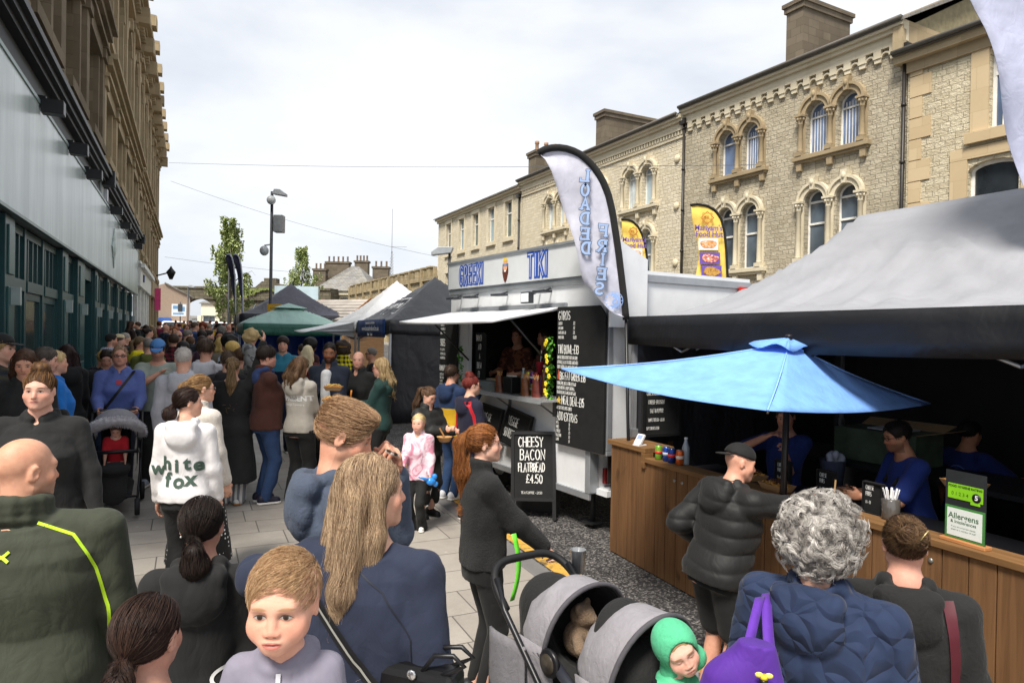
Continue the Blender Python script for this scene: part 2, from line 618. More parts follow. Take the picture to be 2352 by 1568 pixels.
# single-stroke letters for chalk writing, neon-like signs and so on
def _arc(cx, cy, rx, ry, a0, a1, n=8):
 return [(cx + rx * math.cos(R(a0 + (a1 - a0) * i / n)), cy + ry * math.sin(R(a0 + (a1 - a0) * i / n))) for i in range(n + 1)]
FONT = {
 'A': (.62, [[(0, 0), (.31, 1), (.62, 0)], [(.11, .36), (.51, .36)]]),
 'B': (.55, [[(0, 0), (0, 1)], [(0, 1)] + _arc(.25, .76, .27, .24, 90, -90) + [(0, .52)], [(0, .52)] + _arc(.27, .26, .28, .26, 90, -90) + [(0, 0)]]),
 'C': (.58, [_arc(.32, .5, .32, .5, 50, 310, 12)]),
 'D': (.58, [[(0, 0), (0, 1)], [(0, 1)] + _arc(.18, .5, .4, .5, 90, -90, 10) + [(0, 0)]]),
 'E': (.48, [[(.48, 1), (0, 1), (0, 0), (.48, 0)], [(0, .52), (.4, .52)]]),
 'F': (.48, [[(.48, 1), (0, 1), (0, 0)], [(0, .52), (.4, .52)]]),
 'G': (.6, [_arc(.32, .5, .32, .5, 50, 350, 12) + [(.36, .42)]]),
 'H': (.56, [[(0, 0), (0, 1)], [(.56, 0), (.56, 1)], [(0, .5), (.56, .5)]]),
 'I': (.1, [[(.05, 0), (.05, 1)]]),
 'J': (.4, [[(.4, 1), (.4, .22)] + _arc(.2, .22, .2, .22, 0, -170, 6)]),
 'K': (.54, [[(0, 0), (0, 1)], [(.54, 1), (0, .42)], [(.16, .58), (.54, 0)]]),
 'L': (.46, [[(0, 1), (0, 0), (.46, 0)]]),
 'M': (.72, [[(0, 0), (.08, 1), (.36, .3), (.64, 1), (.72, 0)]]),
 'N': (.58, [[(0, 0), (0, 1), (.58, 0), (.58, 1)]]),
 'O': (.64, [_arc(.32, .5, .32, .5, 90, 450, 16)]),
 'P': (.52, [[(0, 0), (0, 1)] + _arc(.22, .74, .3, .26, 90, -90) + [(0, .48)]]),
 'Q': (.66, [_arc(.32, .5, .32, .5, 90, 450, 16), [(.4, .22), (.66, -.06)]]),
 'R': (.54, [[(0, 0), (0, 1)] + _arc(.22, .74, .3, .26, 90, -90) + [(0, .48)], [(.2, .48), (.54, 0)]]),
 'S': (.52, [_arc(.26, .75, .25, .25, 40, 270, 8) + _arc(.26, .25, .26, .25, 90, -140, 8)]),
 'T': (.56, [[(0, 1), (.56, 1)], [(.28, 1), (.28, 0)]]),
 'U': (.56, [[(0, 1), (0, .28)] + _arc(.28, .28, .28, .28, 180, 360, 8) + [(.56, 1)]]),
 'V': (.6, [[(0, 1), (.3, 0), (.6, 1)]]),
 'W': (.84, [[(0, 1), (.2, 0), (.42, .8), (.64, 0), (.84, 1)]]),
 'X': (.56, [[(0, 0), (.56, 1)], [(0, 1), (.56, 0)]]),
 'Y': (.56, [[(0, 1), (.28, .5), (.56, 1)], [(.28, .5), (.28, 0)]]),
 'Z': (.54, [[(0, 1), (.54, 1), (0, 0), (.54, 0)]]),
 '0': (.52, [_arc(.26, .5, .26, .5, 90, 450, 14)]),
 '1': (.2, [[(0, .8), (.14, 1), (.14, 0)]]),
 '2': (.5, [_arc(.25, .74, .24, .26, 160, -30, 8) + [(0, 0), (.5, 0)]]),
 '3': (.5, [_arc(.22, .76, .24, .24, 150, -90, 8), _arc(.22, .26, .27, .26, 90, -150, 8)]),
 '4': (.5, [[(.36, 0), (.36, 1), (0, .32), (.5, .32)]]),
 '5': (.5, [[(.46, 1), (.06, 1), (.03, .56)] + _arc(.22, .3, .27, .3, 110, -150, 8)]),
 '6': (.5, [[(.4, 1), (.06, .42)], _arc(.25, .27, .24, .27, 0, 360, 12)]),
 '7': (.48, [[(0, 1), (.48, 1), (.14, 0)]]),
 '8': (.5, [_arc(.25, .75, .21, .25, 0, 360, 10), _arc(.25, .25, .25, .25, 0, 360, 10)]),
 '9': (.5, [_arc(.25, .72, .24, .27, 0, 360, 12), [(.49, .72), (.3, 0)]]),
 '£': (.56, [_arc(.34, .78, .19, .22, 20, 190, 7) + [(.17, .3), (0, 0), (.56, .02)], [(.02, .42), (.4, .42)]]),
 '&': (.6, [[(.6, 0), (.14, .72)] + _arc(.28, .83, .15, .17, 190, -20, 6) + [(.06, .4)] + _arc(.24, .22, .24, .22, 150, 340, 7) + [(.58, .46)]]),
 '-': (.34, [[(0, .45), (.34, .45)]]),
 '/': (.4, [[(0, -.05), (.4, 1.05)]]),
 ',': (.1, [[(.08, .1), (0, -.16)]]), '.': (.08, [[(.02, 0), (.06, .04)]]), '+': (.4, [[(.2, .15), (.2, .75)], [(0, .45), (.4, .45)]]),
 '(': (.2, [_arc(.25, .5, .22, .6, 120, 240, 6)]), ')': (.2, [_arc(-.05, .5, .22, .6, 60, -60, 6)]), "'": (.08, [[(.05, 1), (.03, .8)]]),
}
def stroke_width(s, size, sx=1.0, gap=0.2):
 w = 0
 for ch in s.upper():
  w += (0.34 if ch == ' ' else FONT.get(ch, (.5,))[0] + gap) * size * sx
 return w - gap * size * sx
_rib = [0]
def ribbon(mb, pts, w, B, mat=0):
 """flat stroke along 2-D points on the plane B (x right, z up, y outward is -y)"""
 n = len(pts)
 vs = []
 _rib[0] += 1
 ey = -.0003 * (_rib[0] % 7)
 for i in range(n):
  a, b = pts[max(i - 1, 0)], pts[min(i + 1, n - 1)]
  dx, dz = b[0] - a[0], b[1] - a[1]
  l = math.hypot(dx, dz) or 1
  nx, nz = -dz / l * w / 2, dx / l * w / 2
  if 0 < i < n - 1:                    # mitre
   d1 = Vector((pts[i][0] - a[0], pts[i][1] - a[1])).normalized()
   d2 = Vector((b[0] - pts[i][0], b[1] - pts[i][1])).normalized()
   k = max(0.55, math.sqrt(max(0.0, (1 + d1.dot(d2)) / 2)))
   nx, nz = nx / k, nz / k
  ex = ez = 0
  if i == 0 or i == n - 1:
   sg = -1 if i == 0 else 1
   ex, ez = sg * dx / l * w * 0.45, sg * dz / l * w * 0.45
  x, z = pts[i][0] + ex, pts[i][1] + ez
  vs += [B @ Vector((x + nx, ey, z + nz)), B @ Vector((x - nx, ey, z - nz))]
 mb.add(vs, [(2 * i, 2 * i + 1, 2 * i + 3, 2 * i + 2) for i in range(n - 1)], mat)
def strokes(mb, s, x, z, size, B, w=None, sx=1.0, gap=0.2, mat=0, jit=0.0, align='L'):
 w = w or size * 0.11
 if align == 'C':
  x -= stroke_width(s, size, sx, gap) / 2
 for ch in s.upper():
  if ch == ' ':
   x += 0.34 * size * sx
   continue
  if ch not in FONT:
   continue
  cw, lines = FONT[ch]
  jz = rng.uniform(-jit, jit) * size
  sc = 1 + rng.uniform(-jit, jit)
  for ln in lines:
   ribbon(mb, [(x + px * size * sx, z + jz + pz * size * sc) for px, pz in ln], w, B, mat)
  x += (cw + gap) * size * sx
 return x
# ------------------------------------------------------------------ implicit bodies -> one continuous mesh
def V3(*a):
 return np.array(a, dtype=np.float64)
class Cap:
 def __init__(self, a, b, ra, rb, k=0.02, op=1, flat=None):
  self.a, self.b, self.ra, self.rb, self.k, self.op, self.flat = V3(*a), V3(*b), ra, rb, k, op, flat
  m = max(ra, rb)
  self.lo, self.hi = np.minimum(self.a, self.b) - m, np.maximum(self.a, self.b) + m
 def f(self, X, Y, Z):
  d = self.b - self.a
  L = float(d @ d) + 1e-12
  px, py, pz = X - self.a[0], Y - self.a[1], Z - self.a[2]
  t = np.clip((px * d[0] + py * d[1] + pz * d[2]) / L, 0, 1)
  qx, qy, qz = px - t * d[0], py - t * d[1], pz - t * d[2]
  if self.flat is not None:
   n, m = self.flat
   c = (qx * n[0] + qy * n[1] + qz * n[2]) * (m - 1)
   qx, qy, qz = qx + c * n[0], qy + c * n[1], qz + c * n[2]
  return np.sqrt(qx * qx + qy * qy + qz * qz) - (self.ra + t * (self.rb - self.ra))
class Ell:
 def __init__(self, c, r, M=None, k=0.02, op=1):
  self.c, self.r, self.k, self.op = V3(*c), V3(*r), k, op
  self.M = np.eye(3) if M is None else np.array(M)
  e = np.sqrt(((self.M * self.r) ** 2).sum(1))
  self.lo, self.hi = self.c - e, self.c + e
 def f(self, X, Y, Z):
  px, py, pz = X - self.c[0], Y - self.c[1], Z - self.c[2]
  M = self.M
  s0 = s1 = 0
  for i in range(3):
   q = (px * M[0, i] + py * M[1, i] + pz * M[2, i]) / self.r[i]
   s0 = s0 + q * q
   s1 = s1 + (q / self.r[i]) ** 2
  k0 = np.sqrt(s0)
  return k0 * (k0 - 1) / (np.sqrt(s1) + 1e-9)
class Loft:
 """stack of ellipses: rows (z, rx, ry, cx, cy); leaning by matrix M about o"""
 def __init__(self, rows, o=(0, 0, 0), M=None, k=0.03, op=1, pw=2.4):
  a = np.array(rows, dtype=np.float64)
  zz = np.linspace(a[0, 0], a[-1, 0], 40)
  t = np.interp(zz, a[:, 0], np.arange(len(a)))
  i = np.clip(t.astype(int), 0, len(a) - 2)
  fr = t - i
  fr = fr * fr * (3 - 2 * fr) * 0.5 + fr * 0.5
  self.z = zz
  self.p = [a[i, j] * (1 - fr) + a[i + 1, j] * fr for j in range(1, 5)]
  self.o, self.k, self.op, self.pw = V3(*o), k, op, pw
  self.M = np.eye(3) if M is None else np.array(M)
  m = max(a[:, 1].max(), a[:, 2].max()) + max(abs(a[:, 3]).max(), abs(a[:, 4]).max())
  pts = [self.o + self.M @ (V3(x, y, z)) for x in (-m, m) for y in (-m, m) for z in (zz[0], zz[-1])]
  self.lo, self.hi = np.min(pts, 0), np.max(pts, 0)
 def f(self, X, Y, Z):
  px, py, pz = X - self.o[0], Y - self.o[1], Z - self.o[2]
  M = self.M
  x = px * M[0, 0] + py * M[1, 0] + pz * M[2, 0]
  y = px * M[0, 1] + py * M[1, 1] + pz * M[2, 1]
  z = px * M[0, 2] + py * M[1, 2] + pz * M[2, 2]
  rx, ry, cx, cy = [np.interp(z, self.z, q) for q in self.p]
  e = (np.abs((x - cx) / rx) ** self.pw + np.abs((y - cy) / ry) ** self.pw) ** (1 / self.pw)
  d = (e - 1) * np.minimum(rx, ry)
  return np.maximum(d, np.maximum(self.z[0] - z, z - self.z[-1]))
class Half:
 """removes everything on the far side of a plane"""
 def __init__(self, o, n, k=0.01):
  self.o, self.n, self.k, self.op = V3(*o), V3(*n), k, -1
  self.lo, self.hi = V3(-9, -9, -9), V3(9, 9, 9)
 def f(self, X, Y, Z):
  return -((X - self.o[0]) * self.n[0] + (Y - self.o[1]) * self.n[1] + (Z - self.o[2]) * self.n[2])
def _blend(F, d, k, op):
 if op > 0:
  h = np.clip(0.5 + 0.5 * (F - d) / k, 0, 1)
  return F + (d - F) * h - k * h * (1 - h)
 d = -d
 h = np.clip(0.5 - 0.5 * (F - d) / k, 0, 1)
 return F + (d - F) * h + k * h * (1 - h)
def wob(X, Y, Z, freq, seed, n=5):
 r = np.random.RandomState(seed)
 o = 0
 for i in range(n):
  k = r.normal(size=3)
  k = k / np.linalg.norm(k) * freq * r.uniform(0.6, 1.7)
  o = o + np.sin(k[0] * X + k[1] * Y + k[2] * Z + r.uniform(0, 6.28) + 1.3 * np.sin(0.6 * (k[1] * X + k[2] * Y + k[0] * Z)))
 return o / n
def sdf_eval(prims, Q, extra=None):
 F = np.full(len(Q), 1.0)
 for p in prims:
  F = _blend(F, p.f(Q[:, 0], Q[:, 1], Q[:, 2]), p.k, p.op)
 if extra is not None:
  F = F + extra(Q[:, 0], Q[:, 1], Q[:, 2])
 return F
def sdf_mesh(prims, h, extra=None):
 adds = [p for p in prims if p.op > 0]
 lo = np.min([p.lo for p in adds], 0) - 0.03 - 2 * h
 hi = np.max([p.hi for p in adds], 0) + 0.03 + 2 * h
 n = np.ceil((hi - lo) / h).astype(int) + 1
 ax = [(lo[i] + h * np.arange(n[i])) for i in range(3)]
 F = np.full(n, 1.0, dtype=np.float32)
 for p in prims:
  m = p.k + 3 * h + 0.02
  i0 = np.clip(np.floor((p.lo - m - lo) / h).astype(int), 0, n)
  i1 = np.clip(np.ceil((p.hi + m - lo) / h).astype(int) + 1, 0, n)
  if (i1 <= i0).any():
   continue
  sl = tuple(slice(a, b) for a, b in zip(i0, i1))
  X, Y, Z = ax[0][sl[0]][:, None, None], ax[1][sl[1]][None, :, None], ax[2][sl[2]][None, None, :]
  F[sl] = _blend(F[sl], p.f(X, Y, Z), p.k, p.op)
 if extra is not None:
  I = np.nonzero(np.abs(F) < 0.05)
  F[I] += extra(ax[0][I[0]], ax[1][I[1]], ax[2][I[2]])
 ins = F < 0
 c = [slice(0, -1), slice(1, None)]
 cnt = np.zeros(tuple(n - 1), dtype=np.int8)
 for i in (0, 1):
  for j in (0, 1):
   for k in (0, 1):
    cnt += ins[c[i], c[j], c[k]]
 A = np.argwhere((cnt > 0) & (cnt < 8))
 idx = np.full(tuple(n - 1), -1, dtype=np.int32)
 idx[A[:, 0], A[:, 1], A[:, 2]] = np.arange(len(A))
 val = {}
 for i in (0, 1):
  for j in (0, 1):
   for k in (0, 1):
    val[i, j, k] = F[A[:, 0] + i, A[:, 1] + j, A[:, 2] + k].astype(np.float64)
 pos, wt = np.zeros((len(A), 3)), np.zeros(len(A))
 for axis in range(3):
  for a in (0, 1):
   for b in (0, 1):
    q0 = [0, 0, 0]
    o = [x for x in range(3) if x != axis]
    q0[o[0]], q0[o[1]] = a, b
    q1 = list(q0)
    q1[axis] = 1
    f0, f1 = val[tuple(q0)], val[tuple(q1)]
    mk = (f0 < 0) != (f1 < 0)
    t = np.where(mk, f0 / np.where(mk, f0 - f1, 1), 0)
    e = np.tile(np.array(q0, float), (len(A), 1))
    e[:, axis] += t
    pos += e * mk[:, None]
    wt += mk
 verts = lo + (A + pos / wt[:, None]) * h
 faces = []
 for axis in range(3):
  o = [x for x in range(3) if x != axis]
  s0, s1 = [slice(None)] * 3, [slice(None)] * 3
  s0[axis], s1[axis] = slice(0, -1), slice(1, None)
  a, b = ins[tuple(s0)], ins[tuple(s1)]
  E = np.argwhere(a != b)
  ok = (E[:, o[0]] > 0) & (E[:, o[1]] > 0) & (E[:, o[0]] < n[o[0]] - 1) & (E[:, o[1]] < n[o[1]] - 1)
  E = E[ok]
  if not len(E):
   continue
  sgn = a[E[:, 0], E[:, 1], E[:, 2]]
  u, v = np.zeros(3, int), np.zeros(3, int)
  u[o[0]], v[o[1]] = 1, 1
  q = [idx[tuple((E - d).T)] for d in (u + v, v, 0 * u, u)]
  q = np.stack(q, 1)
  fl = sgn if axis != 1 else ~sgn
  q[~fl] = q[~fl][:, ::-1]
  faces.append(q)
 return verts, np.concatenate(faces)
def np_mesh(name, verts, faces, mats, parent=None, attrs=None, tris=None):
 """verts (n,3), quads (m,4)"""
 me = bpy.data.meshes.new(name)
 nv, nf = len(verts), len(faces)
 me.vertices.add(nv)
 me.vertices.foreach_set('co', np.ascontiguousarray(verts, dtype=np.float32).ravel())
 k = faces.shape[1]
 me.loops.add(nf * k)
 me.loops.foreach_set('vertex_index', np.ascontiguousarray(faces, dtype=np.int32).ravel())
 me.polygons.add(nf)
 me.polygons.foreach_set('loop_start', np.arange(0, nf * k, k, dtype=np.int32))
 me.polygons.foreach_set('use_smooth', np.ones(nf, dtype=bool))
 for m in (mats if isinstance(mats, (list, tuple)) else [mats]):
  me.materials.append(m)
 for nm, (ty, data) in (attrs or {}).items():
  a = me.attributes.new(nm, ty, 'POINT')
  a.data.foreach_set('vector' if ty == 'FLOAT_VECTOR' else 'value', np.ascontiguousarray(data, dtype=np.float32).ravel())
 me.update(calc_edges=True)
 o = bpy.data.objects.new(name, me)
 COL.objects.link(o)
 o.parent = parent
 return o
def rotm(yaw=0, pitch=0, roll=0):
 """pitch > 0 looks down, yaw > 0 turns left, roll > 0 tips to the right"""
 return np.array(Matrix.Rotation(R(yaw), 3, 'Z') @ Matrix.Rotation(R(-pitch), 3, 'X') @ Matrix.Rotation(R(roll), 3, 'Y'))
# ------------------------------------------------------------------ a person
def head_prims(T, Mh, s, spec):
 """T: head centre, Mh: rotation, s: scale (1 = 22.5 cm head)"""
 def p(x, y, z):
  return T + Mh @ (V3(x, y, z) * s)
 def E(c, r, k=0.02, op=1, M=None):
  return Ell(p(*c), V3(*r) * s, Mh if M is None else Mh @ M, k * s, op)
 def C(a, b, ra, rb, k=0.02, op=1):
  return Cap(p(*a), p(*b), ra * s, rb * s, k * s, op)
 fat = spec.get('fat', 0.0)
 ch = spec.get('child', 0.0)
 jw = 0.05 + 0.012 * fat - 0.016 * ch - 0.007 * spec.get('fem', 0)
 out = [
  E((0, -0.012, 0.03), (0.074 + 0.013 * ch, 0.095, 0.087 - .004 * ch)),
  E((0, 0.026, -0.03), (0.06 + 0.006 * fat + .009 * ch, 0.064, 0.08 - 0.016 * ch), 0.03),
  C((-jw, 0.012, -0.058), (-0.016, 0.07 - .006 * ch, -0.092 + 0.016 * ch), 0.02 + .006 * fat, 0.018, 0.03),
  C((jw, 0.012, -0.058), (0.016, 0.07 - .006 * ch, -0.092 + 0.016 * ch), 0.02 + .006 * fat, 0.018, 0.03),
  E((0.04, 0.06, -0.03 - .006 * ch), (0.024 + 0.008 * fat + .004 * ch, 0.022, 0.026 + .004 * ch), 0.025), E((-0.04, 0.06, -0.03 - .006 * ch), (0.024 + 0.008 * fat + .004 * ch, 0.022, 0.026 + .004 * ch), 0.025),
  C((-0.036, 0.073, 0.022), (0.036, 0.073, 0.022), 0.013, 0.013, 0.03),
  E((0, 0.076, -0.06), (0.03, 0.02, 0.024), 0.02),
  E((0.031, 0.093, 0.0), (0.02, 0.014, 0.012), 0.012, -1), E((-0.031, 0.093, 0.0), (0.02, 0.014, 0.012), 0.012, -1),
  E((0.031, 0.0725, 0.001), (0.0155, 0.0145, 0.013), 0.006), E((-0.031, 0.0725, 0.001), (0.0155, 0.0145, 0.013), 0.006),
  C((0, 0.083, 0.012), (0, 0.104 - .008 * ch, -0.03), 0.0085 - .001 * ch, 0.0125 - .0015 * ch, 0.012),
  E((0.0115, 0.092, -0.035), (0.0085, 0.010, 0.0075), 0.008), E((-0.0115, 0.092, -0.035), (0.0085, 0.010, 0.0075), 0.008),
  E((0, 0.0935, -0.0555), (0.022, 0.009, 0.006), 0.006), E((0, 0.0925, -0.067), (0.018, 0.009, 0.0068), 0.006),
  C((-0.02, 0.1, -0.061), (0.02, 0.1, -0.061), 0.0022, 0.0022, 0.004, -1),
  E((0, 0.074 - .006 * ch, -0.094 + .014 * ch), (0.02, 0.018, 0.015), 0.02),
 ]
 for sg in (-1, 1):
  Me = np.array(Matrix.Rotation(R(-18 * sg), 3, 'Z') @ Matrix.Rotation(R(-12), 3, 'X'))
  out.append(E((sg * 0.079, -0.008, -0.006), (0.009, 0.0195, 0.032), 0.008, 1, Me))
  out.append(E((sg * 0.088, -0.002, -0.003), (0.007, 0.0105, 0.019), 0.006, -1, Me))
 return out
def hair_spec(style, L=0.3):
 """head-local primitives and the direction strands run in"""
 cap = [('E', (0, -0.014, 0.036), (0.083, 0.104, 0.091), 0.01)]
 face = [('-E', (0, 0.112, -0.05), (0.07, 0.076, 0.128), 0.02)]
 below = [('-H', (0, -0.07, -0.062), (0, -0.35, -1))]
 ears = [('-E', (0.088, 0.004, -0.022), (0.022, 0.03, 0.036), 0.01), ('-E', (-0.088, 0.004, -0.022), (0.022, 0.03, 0.036), 0.01)]
 down = lambda q: np.stack([q[:, 0] * 1.5, -0.15 - q[:, 1] * 0.0, -np.full(len(q), 1.0)], 1)
 if style == 'short':
  return cap + face + below + ears, down, 0.03
 if style == 'side':
  return cap + face + below + ears, (lambda q: np.stack([0.75 + 0 * q[:, 0], 0.55 + 0 * q[:, 0], -0.15 - np.abs(q[:, 0]) * 4], 1)), 0.03
 if style == 'crop':
  return [('E', (0, -0.013, 0.033), (0.0775, 0.0985, 0.0895), 0.01)] + face + below + ears, down, 0.012
 if style == 'quiff':                       # faded sides, longer top swept forward
  return [('E', (0, -0.013, 0.033), (0.0775, 0.0985, 0.0885), 0.01), ('E', (0, 0.0, 0.082), (0.066, 0.088, 0.038), 0.02),
    ('E', (0.01, 0.052, 0.09), (0.046, 0.032, 0.016), 0.02), ('E', (0, -0.05, 0.066), (0.07, 0.056, 0.05), 0.02)] + face + [('-H', (0, -0.07, -0.03), (0, -0.2, -1))] + ears, \
   (lambda q: np.stack([0.45 + 0 * q[:, 0], 1.0 + 0 * q[:, 0], 0.1 + 0 * q[:, 0]], 1)), 0.055
 if style == 'mop':
  return [('E', (0, -0.012, 0.045), (0.093, 0.112, 0.094), 0.01)] + [('-E', (0, 0.118, -0.06), (0.062, 0.068, 0.11), 0.02)] + below, \
   (lambda q: np.stack([q[:, 0] * 4, q[:, 1] * 3 + 0.1, -0.6 + 0 * q[:, 0]], 1)), 0.06
 if style == 'curly':
  return [('E', (0, -0.02, 0.03), (0.122, 0.128, 0.118), 0.02), ('E', (0, -0.045, -0.035), (0.106, 0.088, 0.075), 0.04)] + [('-E', (0, 0.135, -0.05), (0.066, 0.07, 0.1), 0.02)], None, 0.05
 if style == 'long':
  b = []
  for x in (-0.068, 0.0, 0.068):
   b.append(('C', (x * 0.9, -0.075, 0.0), (x * 1.25, -0.115, -L * .6), 0.036, 0.034, 0.03))
   b.append(('C', (x * 1.25, -0.115, -L * .6), (x * .7, -0.12, -L), 0.034, 0.014, 0.03))
  for x in (-1, 1):
   b.append(('C', (x * 0.076, -0.005, 0.02), (x * 0.084, -0.02, -0.12), 0.02, 0.026, 0.03))
   b.append(('C', (x * 0.084, -0.02, -0.12), (x * 0.092, -0.045 , -L * 0.92), 0.026, 0.016, 0.03))
  return cap + face + b, (lambda q: np.stack([np.where(q[:, 2] > 0.02, q[:, 0] * 14, .35 * np.sin(q[:, 2] * 38 + q[:, 0] * 25 + q[:, 1] * 9)), np.where(q[:, 2] > 0.06, -0.25, -0.03), np.where(q[:, 2] > 0.1, -0.35, -1.0) + 0 * q[:, 0]], 1)), 0.30
 if style in ('pony', 'ponylow', 'bun', 'topbun'):
  g = {'pony': (0, -0.122, 0.045), 'ponylow': (0, -0.118, -0.035), 'bun': (0, -0.112, 0.06), 'topbun': (0, -0.05, 0.128)}[style]
  tail = []
  if style.startswith('pony'):
   tail = [('C', g, (0.012, -0.155, g[2] - 0.03), 0.022, 0.03, 0.012), ('C', (0.012, -0.155, g[2] - 0.03), (0.016, -0.14, g[2] - L * 0.55), 0.03, 0.048, 0.02),
     ('C', (0.016, -0.14, g[2] - L * 0.55), (0.0, -0.12, g[2] - L), 0.048, 0.016, 0.02)]
  elif style == 'bun':
   tail = [('E', (0.008, -0.112, 0.058), (0.056, 0.034, 0.05), 0.016), ('E', (-0.014, -0.126, 0.072), (0.034, 0.026, 0.032), 0.012)]
  else:
   tail = [('E', (0.0, -0.03, 0.135), (0.052, 0.05, 0.04), 0.012)]
  G_ = np.array(g)
  def flow(q):
   d = G_ - q
   dist = np.linalg.norm(d, axis=1, keepdims=True)
   d = d / (dist + 1e-6)
   if style.startswith('pony'):
    t = ((q[:, 1] < g[1] - 0.008) | (q[:, 2] < g[2] - 0.09) & (q[:, 1] < -0.1))[:, None]
    d = np.where(t, np.stack([.22 * np.sin(q[:, 2] * 40 + q[:, 0] * 60), -0.05 + 0 * q[:, 0], -1.0 + 0 * q[:, 0]], 1), d)
   return d
  low = [('-H', (0, -0.06, -0.075), (0, -0.25, -1))] if style != 'ponylow' else [('-H', (0, -0.05, -0.085), (0, -0.25, -1))]
  e2 = [('-E', (0.09, 0.006, -0.012), (0.024, 0.028, 0.034), 0.01), ('-E', (-0.09, 0.006, -0.012), (0.024, 0.028, 0.034), 0.01)]
  return [('E', (0, -0.014, 0.034), (0.0805, 0.1015, 0.0895), 0.01)] + face + low + e2 + tail, flow, (0.34 if style.startswith('pony') else 0.10)
 return None, None, 0
def place_prims(lst, T, Mh, s):
 out = []
 for q in lst:
  kind = q[0]
  if kind.endswith('E'):
   out.append(Ell(T + Mh @ (V3(*q[1]) * s), V3(*q[2]) * s, Mh, q[3] * s, -1 if kind[0] == '-' else 1))
  elif kind == 'C':
   out.append(Cap(T + Mh @ (V3(*q[1]) * s), T + Mh @ (V3(*q[2]) * s), q[3] * s, q[4] * s, q[5] * s))
  elif kind == '-H':
   out.append(Half(T + Mh @ (V3(*q[1]) * s), Mh @ (V3(*q[2]) / np.linalg.norm(q[2])), 0.01))
 return out
def strands(prims, T, Mh, s, flow, n, length, r0, seed, roots, wild=0.0, lift=0.004, style=''):
 rs = np.random.RandomState(seed)
 q = roots[rs.randint(0, len(roots), n)].copy()
 if flow is None:
  nc = n // 14
  q[:] = np.repeat(q[:nc + 1], 14, 0)[:n] + rs.normal(size=(n, 3)) * .0032
 steps = max(6, min(26, int(length / 0.014)))
 st = length / steps
 pts = [q.copy()]
 ph = rs.uniform(0, 6.28, n)
 fr = rs.uniform(70, 130, n)
 if flow is None:
  ph, fr = np.repeat(rs.uniform(0, 6.28, nc + 1), 14)[:n] + rs.normal(size=n) * .25, np.repeat(rs.uniform(45, 85, nc + 1), 14)[:n]
 off = lift * s * rs.uniform(0.2, 1.0, n)
 rand_dir = rs.normal(size=(n, 3))
 if flow is None:
  rand_dir = np.repeat(rs.normal(size=(nc + 1, 3)), 14, 0)[:n] + .15 * rand_dir
  off = np.repeat(rs.uniform(-.006, lift, nc + 1), 14)[:n] * s + off * .15
 for i in range(steps):
  ql = ((q - T) @ Mh) / s
  if flow is not None:
   d = flow(ql)
  else:
   ang = ph + fr * i * st * 0.9
   up = (ql - np.array([0, -0.02, 0.02]))
   up /= np.linalg.norm(up, axis=1, keepdims=True)
   t1 = np.cross(up, rand_dir)
   t1 /= np.linalg.norm(t1, axis=1, keepdims=True) + 1e-9
   t2 = np.cross(up, t1)
   d = t1 * np.cos(ang)[:, None] + t2 * np.sin(ang)[:, None] + np.array([0, 0, -0.25])
  d = d / (np.linalg.norm(d, axis=1, keepdims=True) + 1e-9)
  d = d + wild * 0.35 * rand_dir * (0.3 + i / steps) + wild * 0.3 * np.stack([np.sin(ph + i * 0.7), np.cos(ph * 1.3 + i * 0.6), 0 * ph], 1)
  d = d @ Mh.T
  e = 0.004
  f0 = sdf_eval(prims, q)
  gr = np.stack([sdf_eval(prims, q + np.eye(3)[a] * e) - f0 for a in range(3)], 1) / e
  gr /= np.linalg.norm(gr, axis=1, keepdims=True) + 1e-9
  d = d - gr * (d * gr).sum(1, keepdims=True) * 0.9
  d = d / (np.linalg.norm(d, axis=1, keepdims=True) + 1e-9)
  q = q + d * st * s
  f1 = sdf_eval(prims, q)
  q = q - gr * np.clip(f1 - off * (1 + 3 * wild * (i / steps)), -0.02, 0.006)[:, None]
  pts.append(q.copy())
 Pt = np.stack(pts, 1)
 m = Pt.shape[1]
 tan = np.gradient(Pt, axis=1)
 tan /= np.linalg.norm(tan, axis=2, keepdims=True) + 1e-9
 ref = np.array([0.31, 0.52, 0.79])
 a = np.cross(tan, ref)
 a /= np.linalg.norm(a, axis=2, keepdims=True) + 1e-9
 b = np.cross(tan, a)
 rad = r0 * s * (1 - 0.75 * (np.linspace(0, 1, m) ** 2))[None, :, None]
 ring = [Pt + (a * math.cos(t) + b * math.sin(t)) * rad for t in (0, 2.094, 4.189)]
 vs = np.stack(ring, 2).reshape(-1, 3)
 base = (np.arange(n)[:, None, None] * m + np.arange(m - 1)[None, :, None]) * 3
 k = np.arange(3)[None, None, :]
 k2 = (k + 1) % 3
 fc = np.stack([base + k, base + k2, base + 3 + k2, base + 3 + k], -1).reshape(-1, 4)
 rnd = np.repeat(rs.uniform(0, 1, n) ** 1.2 if flow is not None else np.clip(np.repeat(rs.uniform(0, 1, nc + 1), 14)[:n] + rs.normal(size=n) * .15, 0, 1), m * 3)
 return vs, fc, rnd
def ik(S0, T, l1, l2, pole):
 d = T - S0
 L = np.linalg.norm(d)
 L2 = min(L, (l1 + l2) * 0.995)
 d = d / (L + 1e-9)
 T = S0 + d * L2
 a = (l1 * l1 - l2 * l2 + L2 * L2) / (2 * L2)
 h = math.sqrt(max(0.0, l1 * l1 - a * a))
 pole = pole - d * (pole @ d)
 pole = pole / (np.linalg.norm(pole) + 1e-9)
 return S0 + d * a + pole * h, T
